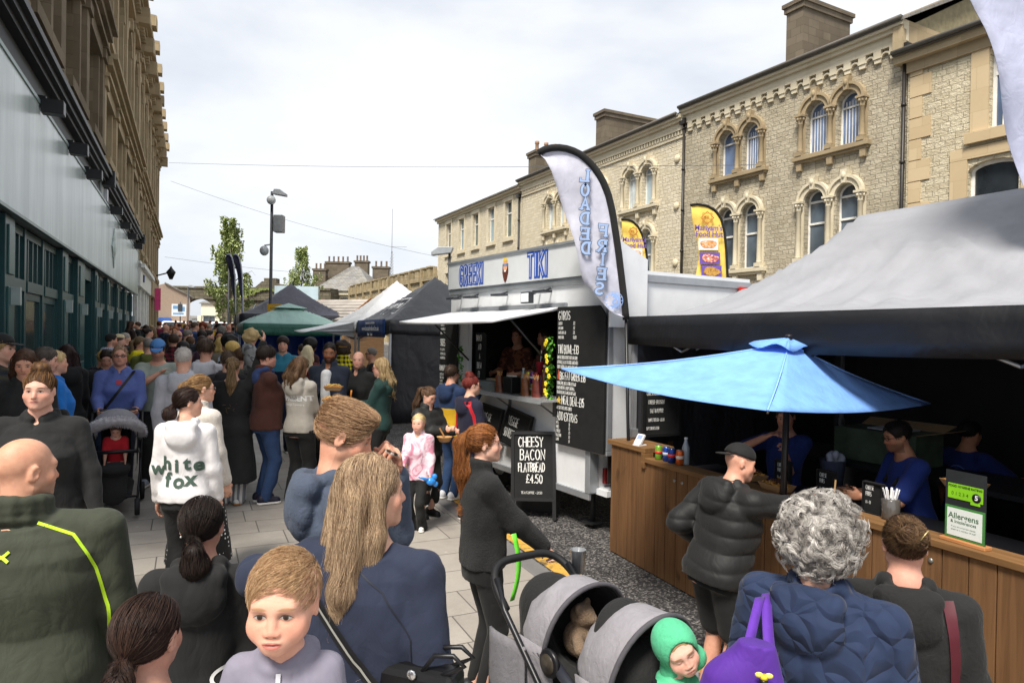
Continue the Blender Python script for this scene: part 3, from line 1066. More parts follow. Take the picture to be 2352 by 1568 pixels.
def hand_prims(wrist, fdir, side, hs, curl=0.35, nrm=None, detail=True):
 """side +1: right hand"""
 f = fdir / np.linalg.norm(fdir)
 n = V3(-side, 0.1, 0) if nrm is None else V3(*nrm)
 n = n - f * (n @ f)
 n = n / (np.linalg.norm(n) + 1e-9)               # palm normal
 l = np.cross(f, n) * side                        # towards the thumb
 out = []
 M = np.stack([l, n, f], 1)
 out.append(Ell(wrist + f * 0.05 * hs, V3(0.041, 0.017, 0.054) * hs, M, 0.012 * hs))
 if not detail:
  out.append(Cap(wrist + f * 0.09 * hs, wrist + f * 0.15 * hs + n * curl * 0.05 * hs, 0.026 * hs, 0.018 * hs, 0.01, 1, (n, 1.8)))
  out.append(Cap(wrist + f * 0.03 * hs + l * 0.03 * hs, wrist + f * 0.085 * hs + l * 0.055 * hs, 0.012 * hs, 0.01 * hs, 0.008))
  return out
 for i, (off, ln) in enumerate(((0.029, 0.07), (0.010, 0.078), (-0.010, 0.073), (-0.028, 0.058))):
  b = wrist + (f * 0.094 + l * off) * hs
  a1, a2 = curl * 0.9 + 0.06 * i, curl * 2.3 + 0.08 * i
  d1 = f * math.cos(a1) + n * math.sin(a1) + l * off * 1.2
  d2 = f * math.cos(a2) + n * math.sin(a2) + l * off * 0.6
  mid = b + d1 * ln * 0.55 * hs
  tip = mid + d2 * ln * 0.5 * hs
  out += [Cap(b - f * 0.012 * hs, mid, 0.0098 * hs, 0.0088 * hs, 0.004 * hs), Cap(mid, tip, 0.0088 * hs, 0.0072 * hs, 0.003 * hs)]
 b = wrist + (f * 0.028 + l * 0.03) * hs
 mid = b + (f * 0.6 + l * 0.62 + n * 0.35) * 0.042 * hs
 out += [Cap(b, mid, 0.013 * hs, 0.0105 * hs, 0.008 * hs), Cap(mid, mid + (f * 0.85 + l * 0.1 + n * (0.3 + curl)) * 0.034 * hs, 0.0105 * hs, 0.008 * hs, 0.004 * hs)]
 return out
PEOPLE = []
def person(u, v, d, yaw, label, top=('hoodie', '#333333'), legs=('jeans', '#1c2230'), hair=('short', '#3a2a1e', '#5a4430'), skin='#c99880', H=None,
  fat=0.0, wide=1.0, female=False, child=0.0, hy=0, hp=0, hr=0, rh=None, lh=None, stride=0.0, lean=0.0, shoes='#1a1a1a', sole='#d8d4cc', hh=None,
  brow=None, stubble=0.0, eyes='open', group=None, cap=None, rpole=None, lpole=None, curl=0.4, rcurl=None, lcurl=None, rn=None, ln=None, base=None, glasses=None,
  voxel=None, nstr=None, wild=0.3, sit=False, hairL=0.3, hood=True, spread=0.0, lip='#b06a62', hfat=0.0, hscale=1.0, rstr=None, bare=None, shirt=None):
 if base is None:
  yaw -= math.degrees(math.atan((u - 1176) / FV))     # yaw is as seen from the camera
  tp = P(u, v, d)
  # the top of the head belongs at this pixel: stand the feet under it
  x, y = tp.x, tp.y
  z0 = GZ(x, y)
  H = H or (tp.z - z0)
  z0 = tp.z - H if abs(tp.z - H - z0) < 0.25 else z0
  z0 = max(z0, GZ(x, y)) if False else GZ(x, y)
  H = tp.z - z0
 else:
  x, y, z0 = base
 hx = voxel or min(0.03, max(0.0045, d * 0.0022))
 fine = d < 9.5
 root = thing('person', label, 'person', (x, y, z0), R(yaw), group)
 PEOPLE.append((root, H, d))
 hh = (hh or (H / 7.85 if child <= 0 else H / (7.85 - 2.2 * child))) * hscale
 s = hh / 0.225
 # joints (x right, y forward, z up)
 hip = 0.515 * H if child <= 0 else (0.515 - 0.05 * child) * H
 sh = H - (1.58 - 0.24 * child) * hh
 nb = H - (1.2 - 0.08 * child) * hh
 k = H / 1.75
 sw = (0.093 if female else 0.103) * H * (1 + 0.08 * fat) * wide
 if child > 0:
  sw = 0.098 * H * wide
 lm = rotm(0, lean)                                 # upper body lean about the hips
 hipc = V3(0, 0, hip)
 def up(p):
  return hipc + lm @ (V3(*p) - hipc)
 ft = 1 + 0.28 * fat
 fy = 1 + 0.5 * fat
 tz = lambda f: hip + (sh - hip) * f                # 0 hip .. 1 shoulder
 wa = 0.9 if female else 1.0
 rows = [(hip - 0.06 * H, 0.088 * H, 0.066 * H), (hip, (0.096 if female else 0.09) * H, 0.066 * H), (tz(0.33), 0.080 * H * wa, 0.058 * H), (tz(0.66), 0.088 * H * (0.93 if female else 1), 0.066 * H),
   (tz(0.86), 0.088 * H * (0.94 if female else 1), 0.06 * H), (tz(0.98), 0.07 * H, 0.046 * H), (tz(1.08), 0.035 * H, 0.036 * H)]
 cyo = [0, -0.004 * H, 0.004 * H, 0.008 * H, 0, -0.006 * H, -0.006 * H]
 def torso(infl, z_lo=None, z_hi=None, extra_hem=0.0, k=0.03):
  r = []
  for (z, rx, ry), cy in zip(rows, cyo):
   m = ft if z < tz(0.8) else 1 + 0.12 * fat
   my = fy if z < tz(0.8) else 1 + 0.2 * fat
   cyy = cy + (0.018 * H * fat if tz(0.1) < z < tz(0.8) else 0)
   r.append((z, rx * m * wide + infl, ry * my * wide + infl, 0, cyy))
  if z_lo is not None:
   rx0 = np.interp(z_lo, [q[0] for q in r], [q[1] for q in r])
   ry0 = np.interp(z_lo, [q[0] for q in r], [q[2] for q in r])
   r = [(z_lo, max(rx0, r[1][1]) + extra_hem, max(ry0, r[1][2]) + extra_hem, 0, 0)] + [q for q in r if q[0] > z_lo + 0.02]
  if z_hi is not None:
   r = [q for q in r if q[0] < z_hi]
  return Loft([(z - hip, a, b, c, e) for z, a, b, c, e in r], hipc, lm, k)
 neckc = up((0, -0.012 * H, nb))
 Mh = lm @ rotm(hy, hp, hr) if lean else rotm(hy, hp, hr)
 Th = up((0, -0.004 * H, H - hh * 0.53))
 Th = Th + lm @ (rotm(hy, hp, 0) @ V3(0, 0.012 * s, 0.0))
 SR, SL = up((sw, -0.01 * H, sh)), up((-sw, -0.01 * H, sh))
 l1, l2 = 0.172 * H, 0.15 * H
 if child > 0:
  l1, l2 = 0.165 * H, 0.14 * H
 if rh is None:
  rh = (0.125 * H * wide + 0.05 * fat, 0.05 * H, hip - 0.045 * H)
 if lh is None:
  lh = (-0.125 * H * wide - 0.05 * fat, 0.03 * H, hip - 0.045 * H)
 rh, lh = V3(*rh), V3(*lh)
 ER, rh = ik(SR, rh, l1, l2, V3(0.18, -1, -0.25) if rpole is None else V3(*rpole))
 EL, lh = ik(SL, lh, l1, l2, V3(-0.18, -1, -0.25) if lpole is None else V3(*lpole))
 # legs
 hipx = 0.052 * H * (1 + 0.15 * fat)
 legs_j = []
 for sg in (1, -1):
  hj = V3(sg * hipx, 0, hip - 0.01 * H)
  if sit:
   kn = V3(sg * (hipx + 0.03), 0.19 * H, hip - 0.03 * H)
   an = V3(sg * (hipx + 0.02), 0.24 * H, hip - 0.2 * H)
  else:
   fwd = sg * stride
   an = V3(sg * (hipx * 0.9 + spread), fwd * 0.16 * H - 0.01 * H, 0.042 * H + (0.03 * H if fwd < 0 else 0) * abs(stride))
   kn, an = ik(hj, an, 0.238 * H, 0.238 * H, V3(0, 1, 0))
  legs_j.append((hj, kn, an))
 # --- body: one surface from feet to crown
 bodyp = head_prims(Th, Mh, s, {'fat': hfat or fat * 0.8, 'child': child, 'fem': float(female)})
 hs = k * (1.0 if child <= 0 else 1.05)
 nr = 0.031 * H * (1 + 0.25 * fat) * (0.88 if female else 1)
 bodyp += [Cap(up((0, -0.014 * H, nb - 0.05 * H)), Th + Mh @ (V3(0, -0.014, -0.05) * s), nr * 1.12, nr * 0.98, 0.025),
   torso(-0.002), Cap(up((-sw * 0.9, -0.01 * H, sh - 0.004)), up((sw * 0.9, -0.01 * H, sh - 0.004)), 0.03 * H, 0.03 * H, 0.04),
   Cap(up((-sw * 0.5, -0.012 * H, sh + 0.01 * H)), up((0, -0.012 * H, nb)), 0.025 * H, 0.028 * H, 0.04), Cap(up((sw * 0.5, -0.012 * H, sh + 0.01 * H)), up((0, -0.012 * H, nb)), 0.025 * H, 0.028 * H, 0.04)]
 armw = (0.88 if female else 1.0) * (1 + 0.22 * fat)
 for S0, E0, W0, sg, cu, nn in ((SR, ER, rh, 1, rcurl, rn), (SL, EL, lh, -1, lcurl, ln)):
  bodyp += [Cap(S0, E0, 0.031 * H * armw, 0.026 * H * armw, 0.02), Cap(E0, W0, 0.027 * H * armw, 0.0165 * H, 0.015)]
  fd = W0 - E0
  bodyp += hand_prims(W0, fd, sg, hs, curl if cu is None else cu, nn, fine)
 for (hj, kn, an), sg in zip(legs_j, (1, -1)):
  bodyp += [Cap(hj, kn, 0.05 * H * (1 + 0.2 * fat), 0.033 * H, 0.03), Cap(kn, an, 0.034 * H, 0.021 * H, 0.02), Ell(kn + V3(0, -0.012 * H, -0.075 * H) + (an - kn) * 0.1, (0.028 * H, 0.03 * H, 0.07 * H), None, 0.02),
    Cap(an + V3(0, -0.01, -0.018 * H), an + V3(sg * 0.01, 0.09 * k, -0.026 * H), 0.022 * H, 0.016 * H, 0.02)]
 vs, fs = sdf_mesh(bodyp, hx)
 hl = ((vs - Th) @ Mh) / s
 np_mesh('body', vs, fs, skinmat(skin, brow or (hair[1] if hair else '#4a3a30'), stubble, lip, eyes), root, {'hl': ('FLOAT_VECTOR', hl)})
 parts = {'root': root, 'Th': Th, 'Mh': Mh, 's': s, 'up': up, 'rh': rh, 'lh': lh, 'ER': ER, 'EL': EL, 'H': H, 'nb': nb, 'sh': sh, 'hip': hip, 'sw': sw, 'SR': SR, 'SL': SL}
 seed = rng.randint(0, 99999)
 # --- legs clothing
 kind = legs[0]
 hemc = hip + {'tee': -0.02, 'hoodie': -0.05, 'sweat': -0.05, 'jacket': -0.07, 'puffer': -0.07, 'coat': -0.05, 'long': -0.05, 'fleece': -0.02}[top[0]] * k + 0.035 * k
 if kind not in ('none',):
  g = {'jeans': 0.012, 'leggings': 0.004, 'wide': 0.02, 'flare': 0.007, 'shorts': 0.024, 'joggers': 0.018, 'skirt': 0.02}.get(kind, 0.012) * k
  pl = [torso(0.004 * k, None, tz(0.10))]
  for (hj, kn, an), sg in zip(legs_j, (1, -1)):
   if kind == 'shorts':
    mid = hj + (kn - hj) * 0.86
    pl.append(Cap(hj, mid, 0.05 * H * (1 + .2 * fat) + g, 0.045 * H + g, 0.03))
   else:
    ra = {'flare': 0.046 * H, 'wide': 0.045 * H, 'leggings': 0.021 * H, 'joggers': 0.024 * H}.get(kind, 0.03 * H)
    aa = an + V3(0, 0, 0.0 if kind != 'leggings' else 0.03 * H)
    if kind == 'flare':
     aa = an + V3(0, 0.01, -0.02 * H)
    pl += [Cap(hj, kn, 0.05 * H * (1 + .2 * fat) + g, 0.034 * H + g, 0.03), Cap(kn, aa, 0.034 * H + g, ra + g * 0.5, 0.02)]
    pl.append(Ell(kn + V3(0, -0.012 * H, -0.075 * H) + (an - kn) * 0.1, V3(0.028 * H, 0.03 * H, 0.07 * H) + g * 0.8, None, 0.02))
  if kind == 'skirt':
   pl.append(Loft([(-hip + 0.1 * H, 0.15 * H, 0.14 * H, 0, 0), (-0.1 * H, 0.115 * H, 0.095 * H, 0, 0), (0.05 * H, 0.095 * H, 0.07 * H, 0, 0)], hipc, None, 0.03))
  amp = 0.004 * k if kind != 'leggings' else 0.0015
  ex = (lambda X, Y, Z: amp * wob(X, Y, Z * 1.4, 38, seed)) if d < 14 else None
  pl.append(Half((0, 0, hemc), (0, 0, 1), 0.004))
  vs, fs = sdf_mesh(pl, max(hx, 0.006), ex)
  nm = {'skirt': 'skirt', 'shorts': 'shorts', 'leggings': 'leggings'}.get(kind, 'trousers')
  np_mesh(nm, vs, fs, fabric(legs[1], *(legs[2:] or ())), root)
 # --- shoes
 if shoes and d < 20:
  for (hj, kn, an), sg in zip(legs_j, (1, -1)):
   b = an + V3(0, 0, -0.042 * H)
   M = rotm(-8 * sg)
   def q(x, y, z):
    return b + M @ (V3(x, y, z) * k)
   if sit:
    M = rotm(-8 * sg, -35)
   sp = [Cap(q(0, -0.045, 0.046), q(0, 0.125, 0.036), 0.043 * k, 0.04 * k, 0.02, 1, (M @ V3(0, 0, 1), 0.9)), Cap(q(0, -0.04, 0.075), q(0, 0.03, 0.065), 0.04 * k, 0.036 * k, 0.03),
    Half(q(0, 0, 0.002), M @ V3(0, 0, -1), 0.004)]
   vs, fs = sdf_mesh(sp, max(0.006, hx))
   sob = np_mesh('shoe', vs, fs, mat(shoes, 0.55), root)
   so = [Cap(q(0, -0.045, 0.016), q(0, 0.128, 0.016), 0.046 * k, 0.044 * k, 0.01), Half(q(0, 0, 0.002), M @ V3(0, 0, -1), 0.004), Half(q(0, 0, 0.027), M @ V3(0, 0, 1), 0.004)]
   vs, fs = sdf_mesh(so, min(0.011, max(0.006, hx)))
   np_mesh('sole', vs, fs, mat(sole, 0.6), sob)
 # --- top
 kind = top[0]
 P_ = {'tee': (0.014, -0.02, 0.004), 'hoodie': (0.026, -0.05, 0.004), 'sweat': (0.026, -0.05, 0.002), 'jacket': (0.028, -0.07, 0.008), 'puffer': (0.04, -0.07, -0.004), 'coat': (0.03, -0.3, 0.035), 'long': (0.03, -0.62, 0.06), 'fleece': (0.036, -0.02, -0.012)}[kind]
 infl, hem, flare = [q * k for q in P_]
 if female and kind in ('tee',):
  infl *= 0.8
 hemz = hip + hem * (1 if kind in ('coat', 'long') else 1)
 tp_ = []
 if kind in ('coat', 'long'):
  tp_.append(torso(infl, hip - 0.03 * H))
  tp_.append(Loft([(hem, 0.1 * H * ft + infl + flare, 0.08 * H * fy + infl + flare, 0, 0), (0.02 * H, 0.096 * H * ft + infl, 0.07 * H * fy + infl, 0, 0)], hipc, None, 0.04))
 else:
  tp_.append(torso(infl, hemz, None, flare))
 for sg in (-1, 1):
  tp_.append(Cap(up((sg * sw * 0.95, -0.01 * H, sh)), up((0, -0.012 * H, nb - 0.028 * H)), 0.031 * H + infl * 0.45, 0.03 * H + infl * 0.35, 0.035))
 slv = {'tee': 0.0, 'puffer': 0.028, 'fleece': 0.03}.get(kind, 0.018) * k
 for S0, E0, W0 in ((SR, ER, rh), (SL, EL, lh)):
  if kind == 'tee':
   tp_.append(Cap(S0, S0 + (E0 - S0) * 0.8, 0.036 * H * armw + 0.010, 0.034 * H * armw + 0.012, 0.03))
   if bare is None:
    continue
  else:
   tp_.append(Cap(S0, E0, 0.031 * H * armw + slv * 0.7, 0.027 * H * armw + slv, 0.03))
   cuff = E0 + (W0 - E0) * 0.94
   tp_.append(Cap(E0, cuff, 0.027 * H * armw + slv, 0.02 * H + slv * 0.62, 0.03))
 # the opening at the neck
 tp_.append(Cap(up((0, 0.004, nb - 0.005 * H)), up((0, 0.03 * k, nb + 0.12 * k)), nr * 1.22, nr * 1.7, 0.012, -1))
 if top[0] in ('hoodie', 'jacket') and (180 - abs(yaw) < 90 or abs(yaw) > 60):
  tp_.append(Cap(up((0, 0.075 * k * fy, nb - 0.045 * H)), up((0, 0.05 * k, nb + 0.04 * k)), 0.004, 0.045 * k, 0.012, -1))
 if top[0] in ('hoodie', 'jacket', 'coat', 'puffer', 'long') and hood:
  hz = nb - 0.01 * H
  hr_ = 0.028 * k
  yb = -(0.05 * H * (1 + 0.2 * fat) * wide + infl) - 0.012 * k
  ring = [(-0.035, 0.055, -0.012), (-0.07, 0.012, 0.008), (-0.075, -0.045, 0.022), (-0.04, -0.085, 0.018), (0.04, -0.085, 0.018), (0.075, -0.045, 0.022), (0.07, 0.012, 0.008), (0.035, 0.055, -0.012)]
  ring = [up((a * k, b * k, hz + c * k)) for a, b, c in ring]
  for a, b in zip(ring[:-1], ring[1:]):
   tp_.append(Cap(a, b, hr_, hr_, 0.02))
  tp_.append(Ell(up((0, yb, hz - 0.085 * k)), (0.125 * k, 0.062 * k, 0.11 * k), lm, 0.015))
  tp_.append(Cap(up((-0.085 * k, yb * .92, hz - 0.005 * k)), up((0.085 * k, yb * .92, hz - 0.005 * k)), 0.042 * k, 0.042 * k, 0.025))
  tp_.append(Ell(up((0, -0.085 * k, hz + 0.045 * k)), (0.06 * k, 0.045 * k, 0.04 * k), lm, 0.015, -1))
 elif kind in ('jacket', 'puffer', 'fleece', 'coat'):
  rc = nr * 1.12 + 0.012 * k
  for zc_ in (nb - 0.022 * k, nb + 0.012 * k, nb + 0.04 * k):
   cs = [up((rc * math.cos(R(a)), rc * math.sin(R(a)) - 0.012 * H, zc_ + 0.014 * k * math.sin(R(-a)))) for a in range(125, 416, 29)]
   for a, b in zip(cs[:-1], cs[1:]):
    tp_.append(Cap(a, b, 0.017 * k, 0.017 * k, 0.02 * k))
 amp = {'tee': 0.004, 'hoodie': 0.008, 'sweat': 0.009, 'jacket': 0.008, 'puffer': 0.004, 'coat': 0.008, 'long': 0.009, 'fleece': 0.008}[kind] * min(1, k)
 def ex(X, Y, Z):
  a1 = wob(X, Y, Z * 0.55, 24, seed)
  a2 = wob(X, Y, Z * 0.9, 46, seed + 1)
  o = amp * 1.25 * (0.35 - np.abs(a1) ** 0.75) + amp * 0.4 * (0.35 - np.abs(a2) ** 0.75)
  if kind == 'puffer':
   o = o - 0.011 * np.sqrt(np.abs(np.sin(Z * 34 + 0.5 * np.sin(X * 9)))) + 0.004
  if kind in ('hoodie', 'sweat'):            # ribbed hem pulls in
   o = o + 0.004 * np.exp(-((Z - hemz - 0.03 * k) / (0.03 * k)) ** 2) * (np.hypot(X, Y) < 0.26 * k)
  return o
 vs, fs = sdf_mesh(tp_, max(hx, 0.0055), ex if d < 16 else None)
 nm = {'tee': 't_shirt', 'sweat': 'sweatshirt', 'long': 'coat', 'puffer': 'puffer_jacket', 'fleece': 'fleece_jacket'}.get(kind, kind)
 parts['top'] = np_mesh(nm, vs, fs, fabric(top[1], *(top[2:] or (('plain', None, .62) if kind == 'puffer' else ()))), root)
 # --- hair
 if hair and hair[0] != 'bald':
  lst, flow, ln_ = hair_spec(hair[0], hairL)
  if lst:
   pr = place_prims(lst, Th, Mh, s)
   if hair[0] in ('long', 'pony', 'ponylow') and d < 12:      # keep long hair off the back
    bt = torso(infl + 0.006, tz(0.3))
   av = 0.006 if hair[0] == 'curly' else 0.0025
   ce = (lambda X, Y, Z: (0.024 * s if hair[0] == 'curly' else av) * wob(X, Y, Z, 52 if hair[0] == 'curly' else 90, seed + 3))
   hvx = max(0.0045, hx * 0.9)
   if (nstr or 0) > 1400:
    ce = (lambda X, Y, Z: .004 * s + (.02 * s * wob(X, Y, Z, 52, seed + 3) if hair[0] == 'curly' else 0))
   vs, fs = sdf_mesh(pr, hvx, ce if d < 18 else None)
   rr = np.full(len(vs), 0.3) + 0.25 * wob(vs[:, 0], vs[:, 1], vs[:, 2] * 0.2, 160, seed)
   cnt = nstr if nstr is not None else (0 if d > 9 else int(420 * min(1.0, 5.0 / d)))
   if cnt:
    rt = vs
    if rstr is not None:
     q = ((vs - Th) @ Mh) / s
     rt = vs[rstr(q)]
    rads = max(0.0008, d * 0.00036) * (0.7 if cnt > 5000 and hair[0] in ('long', 'side') else 1)
    sv, sf, sr = strands(pr, Th, Mh, s, flow, cnt, ln_ * (hairL / 0.3 if hair[0] in ('long', 'pony', 'ponylow') else 1) * s, rads / s, seed, rt, wild, {'curly': .026, 'quiff': .009, 'mop': .012}.get(hair[0], .006))
    fs = np.concatenate([fs, sf + len(vs)])
    vs = np.concatenate([vs, sv])
    rr = np.concatenate([rr, sr])
    if cnt > 1400 and hair[0] in ('long', 'pony', 'ponylow', 'bun'):                         # loose flyaways
     sv, sf, sr = strands(pr, Th, Mh, s, flow, int(cnt * .03), min(.3, ln_ * (hairL / 0.3 if hair[0] in ('long', 'pony', 'ponylow') else 1)) * s, rads * .6 / s, seed + 9, rt, .7, .008)
     fs = np.concatenate([fs, sf + len(vs)])
     vs = np.concatenate([vs, sv])
     rr = np.concatenate([rr, sr])
   np_mesh('hair', vs, fs, hairmat(hair[1], hair[2]), root, {'rnd': ('FLOAT', rr)})
 if cap:
  hat(parts, cap[0], cap[1], hx, *(cap[2:] or ()))
 if glasses:
  mb = MB()
  for sg in (-1, 1):
   pts = [(sg * 0.033 + 0.021 * math.cos(t), 0.098, 0.0 + 0.014 * math.sin(t)) for t in [i * math.pi / 6 for i in range(13)]]
   mb.tube([Th + Mh @ (V3(*q) * s) for q in pts], 0.0016 * s * max(1, d / 4), 5, 0, False)
   mb.tube([Th + Mh @ (V3(*q) * s) for q in ((sg * 0.054, 0.094, 0.004), (sg * 0.077, 0.06, 0.006), (sg * 0.081, -0.01, 0.006))], 0.0018 * s * max(1, d / 4), 5)
  mb.tube([Th + Mh @ (V3(*q) * s) for q in ((-0.012, 0.1, 0.003), (0.012, 0.1, 0.003))], 0.0016 * s * max(1, d / 4), 5)
  mb.build('glasses', mat(glasses, 0.3), root)
 return parts
def hat(parts, kind, hexc, hx, front=0.0, peak=None):
 Th, Mh, s, root = parts['Th'], parts['Mh'], parts['s'], parts['root']
 def p(x, y, z):
  return Th + Mh @ (V3(x, y, z) * s)
 sg = -1 if kind == 'back' else 1
 pr = [Ell(p(0, -0.012, 0.05), V3(0.088, 0.108, 0.088) * s, Mh, 0.01), Half(p(0, 0, 0.042), Mh @ V3(0, 0.12 * sg, -1) / np.linalg.norm([0, 0.12, 1]), 0.004)]
 vs, fs = sdf_mesh(pr, max(0.005, hx))
 h = np_mesh('cap', vs, fs, fabric(hexc), root)
 br = [Ell(p(0, 0.10 * sg, 0.043), V3(0.078, 0.078, 0.008) * s, Mh @ rotm(0, 10 * sg), 0.006), Ell(p(0, -0.012, 0.06), V3(0.083, 0.1, 0.09) * s, Mh, 0.004, -1)]
 vs, fs = sdf_mesh(br, max(0.004, hx * 0.6))
 np_mesh('peak', vs, fs, fabric(peak or hexc), h)
def on_cloth(parts, verts, faces, m, name, B, lift=0.003, sub=1):
 """lay flat print (x right, z up in plane B, in the person's frame) onto the garment"""
 o = parts['top']
 bv = BVHTree.FromPolygons([v.co for v in o.data.vertices], [p.vertices for p in o.data.polygons])
 out = []
 n = (B.to_3x3() @ Vector((0, 1, 0))).normalized()
 for x, z in verts:
  q = B @ Vector((x, -0.4, z))
  hit = bv.ray_cast(q, n)
  out.append((hit[0] - n * lift) if hit[0] is not None else (B @ Vector((x, 0, z))))
 return mesh_obj(name, out, faces, m, o)
def fine_print(shapes):
 """2-D verts/faces with enough points to follow cloth"""
 import bmesh
 vs, fs = shapes
 bm = bmesh.new()
 bvs = [bm.verts.new((x, y, 0)) for x, y in vs]
 for f in fs:
  try:
   bm.faces.new([bvs[i] for i in f])
  except ValueError:
   pass
 bmesh.ops.triangulate(bm, faces=bm.faces[:])
 for _ in range(2):
  es = [e for e in bm.edges if e.calc_length() > 0.012]
  if es:
   bmesh.ops.subdivide_edges(bm, edges=es, cuts=1)
   bmesh.ops.triangulate(bm, faces=bm.faces[:])
 bm.verts.index_update()
 o = [(v.co.x, v.co.y) for v in bm.verts], [tuple(v.index for v in f.verts) for f in bm.faces]
 bm.free()
 return o
# ------------------------------------------------------------------ ground, pavement, kerb, road
def strip(name, p0, p1, s0, s1, dz, m, rows=None, cols=2):
 ss = rows or [s0, 4.0] + [4 + i * 10 for i in range(1, int((s1 - 4) / 10) + 1)] + [s1]
 mb = MB()
 mb.grid([[(p0 + (p1 - p0) * i / (cols - 1), s, gs(s) + dz) for i in range(cols)] for s in ss], 0, False)
 return mb.build(name, m, None, (0, 0, 0), ST)
def paving_mat():
 t = NT('paving_slabs')
 o = t.obj()
 br = t.n('ShaderNodeTexBrick')
 for k, h in (('Color1', '#a59e95'), ('Color2', '#968f87'), ('Mortar', '#4a4641')):
  br.inputs[k].default_value = lin(h) + (1,)
 br.inputs['Scale'].default_value = 1
 br.inputs['Brick Width'].default_value = 0.66
 br.inputs['Row Height'].default_value = 0.43
 br.inputs['Mortar Size'].default_value = 0.006
 br.inputs['Mortar Smooth'].default_value = 0.2
 br.offset = 0.37
 br.offset_frequency = 3
 br.squash = 1.35
 br.squash_frequency = 2
 t.l(o, br.inputs['Vector'])
 n1 = t.noise(o, 1.1, 6, 0.65)
 col = t.mix(t.math('MULTIPLY', t.ramp(n1, [(0.4, 0.0), (0.7, 1.0)]), 0.35), br.outputs['Color'], lin('#5f5851'))
 n2 = t.noise(o, 90, 3)
 col = t.mix(0.18, col, t.mix(n2, lin('#4a463f'), lin('#c8c2b8')))
 n5 = t.noise(o, 0.35, 6, 0.7, 0.5)
 col = t.mix(t.math('MULTIPLY', t.ramp(n5, [(0.48, 0.0), (0.66, 1.0)]), 0.4), col, lin('#57514a'))
 v0 = t.n('ShaderNodeTexVoronoi')
 v0.inputs['Scale'].default_value = 3.6
 t.l(o, v0.inputs['Vector'])
 col = t.mix(t.math('MULTIPLY', t.math('LESS_THAN', v0.outputs['Distance'], 0.06), 0.45), col, lin('#b9b3a8'))
 v = t.n('ShaderNodeTexVoronoi')
 v.inputs['Scale'].default_value = 2.3
 t.l(o, v.inputs['Vector'])
 col = t.mix(t.math('MULTIPLY', t.math('LESS_THAN', v.outputs['Distance'], 0.035), 0.7), col, lin('#2b2825'))
 h = t.math('SUBTRACT', t.math('MULTIPLY', n2, 0.15), br.outputs['Fac'])
 return t.done(col, t.ramp(n1, [(0.3, 0.45), (0.7, 0.75)]), 0, 0.3, t.bump(h, 0.5, 0.01))
def asphalt_mat():
 t = NT('coarse_asphalt')
 o = t.obj()
 v = t.n('ShaderNodeTexVoronoi')
 v.inputs['Scale'].default_value = 62
 t.l(o, v.inputs['Vector'])
 n = t.noise(o, 2.2, 6, 0.65)
 spk = t.n('ShaderNodeSeparateColor')
 t.l(v.outputs['Color'], spk.inputs[0])
 col = t.ramp(spk.outputs[0], [(0.0, lin('#2a2929')), (0.62, lin('#474545')), (0.95, lin('#8d8985'))])
 col = t.mix(t.math('MULTIPLY', t.ramp(n, [(0.4, 0.0), (0.65, 1.0)]), 0.5), col, lin('#262525'))
 return t.done(col, 0.75, 0, 0.35, t.bump(v.outputs['Distance'], 0.8, 0.012))
def line_mat():
 t = NT('worn_yellow_paint')
 o = t.obj()
 n = t.noise(o, 7, 8, 0.7)
 col = t.mix(t.ramp(n, [(0.5, 0.0), (0.62, 1.0)]), lin('#c79b45'), lin('#6a5a3c'))
 return t.done(col, 0.7, 0, 0.3, t.bump(t.noise(o, 80, 3), 0.3, 0.01))
ASPH = asphalt_mat()
tag(strip('ground', -60, 140, -30, 300, -0.03, mat('#6d6962', 0.9, bump=0.3)), kind='structure')
tag(strip('pavement', -2.45, 2.72, -8, 90, 0.0, paving_mat()), kind='structure')
tag(strip('kerb', 2.72, 2.9, -8, 90, 0.002, mat('#6f6d6c', 0.8, bump=0.4, bscale=40)), kind='structure')
tag(strip('road', 2.9, 15.5, -8, 120, -0.006, ASPH), kind='structure')
tag(strip('yellow_line', 2.93, 3.13, -8, 90, -0.002, line_mat()), kind='structure')
tag(strip('far_pavement', 15.5, 22.0, -8, 90, 0.0, mat('#85807a', 0.85, bump=0.3)), kind='structure')
# ------------------------------------------------------------------ facades (x along the wall, y < 0 out of it, z up)
SASH = mat('#e6e4de', 0.45)
STONE_A = stone('a', '#cbc2ab', '#aba089', '#a3998a', 0.36, 0.155, 1.0, 0.35)
STONE_B = stone('b', '#e6dcc4', '#d0c4a8', '#c6bba4', 0.36, 0.155, 1.0, 0.08)
STONE_D = stone('d', '#dbd1b6', '#bfb296', '#b2a88e', 0.40, 0.17, 1.1, 0.12)
STONE_P = stone('p', '#b09a78', '#8f7c60', '#736450', 0.7, 0.32, 0.2, 0.3, 0.006)
STONE_S = stone('s', '#7d7262', '#62594d', '#4a4339', 0.6, 0.3, 0.25, 0.6, 0.006)
DRESS = stone('dress', '#e0d6be', '#cec3a8', '#c0b499', 0.9, 0.5, 0.05, 0.15, 0.003)
DRESS_W = stone('dressw', '#b5a384', '#a08f72', '#8a7b62', 0.9, 0.5, 0.05, 0.35, 0.003)
LEAD = mat('#8b8f94', 0.5, 0.2, dirt=0.3)
PIPE = mat('#26221f', 0.45)
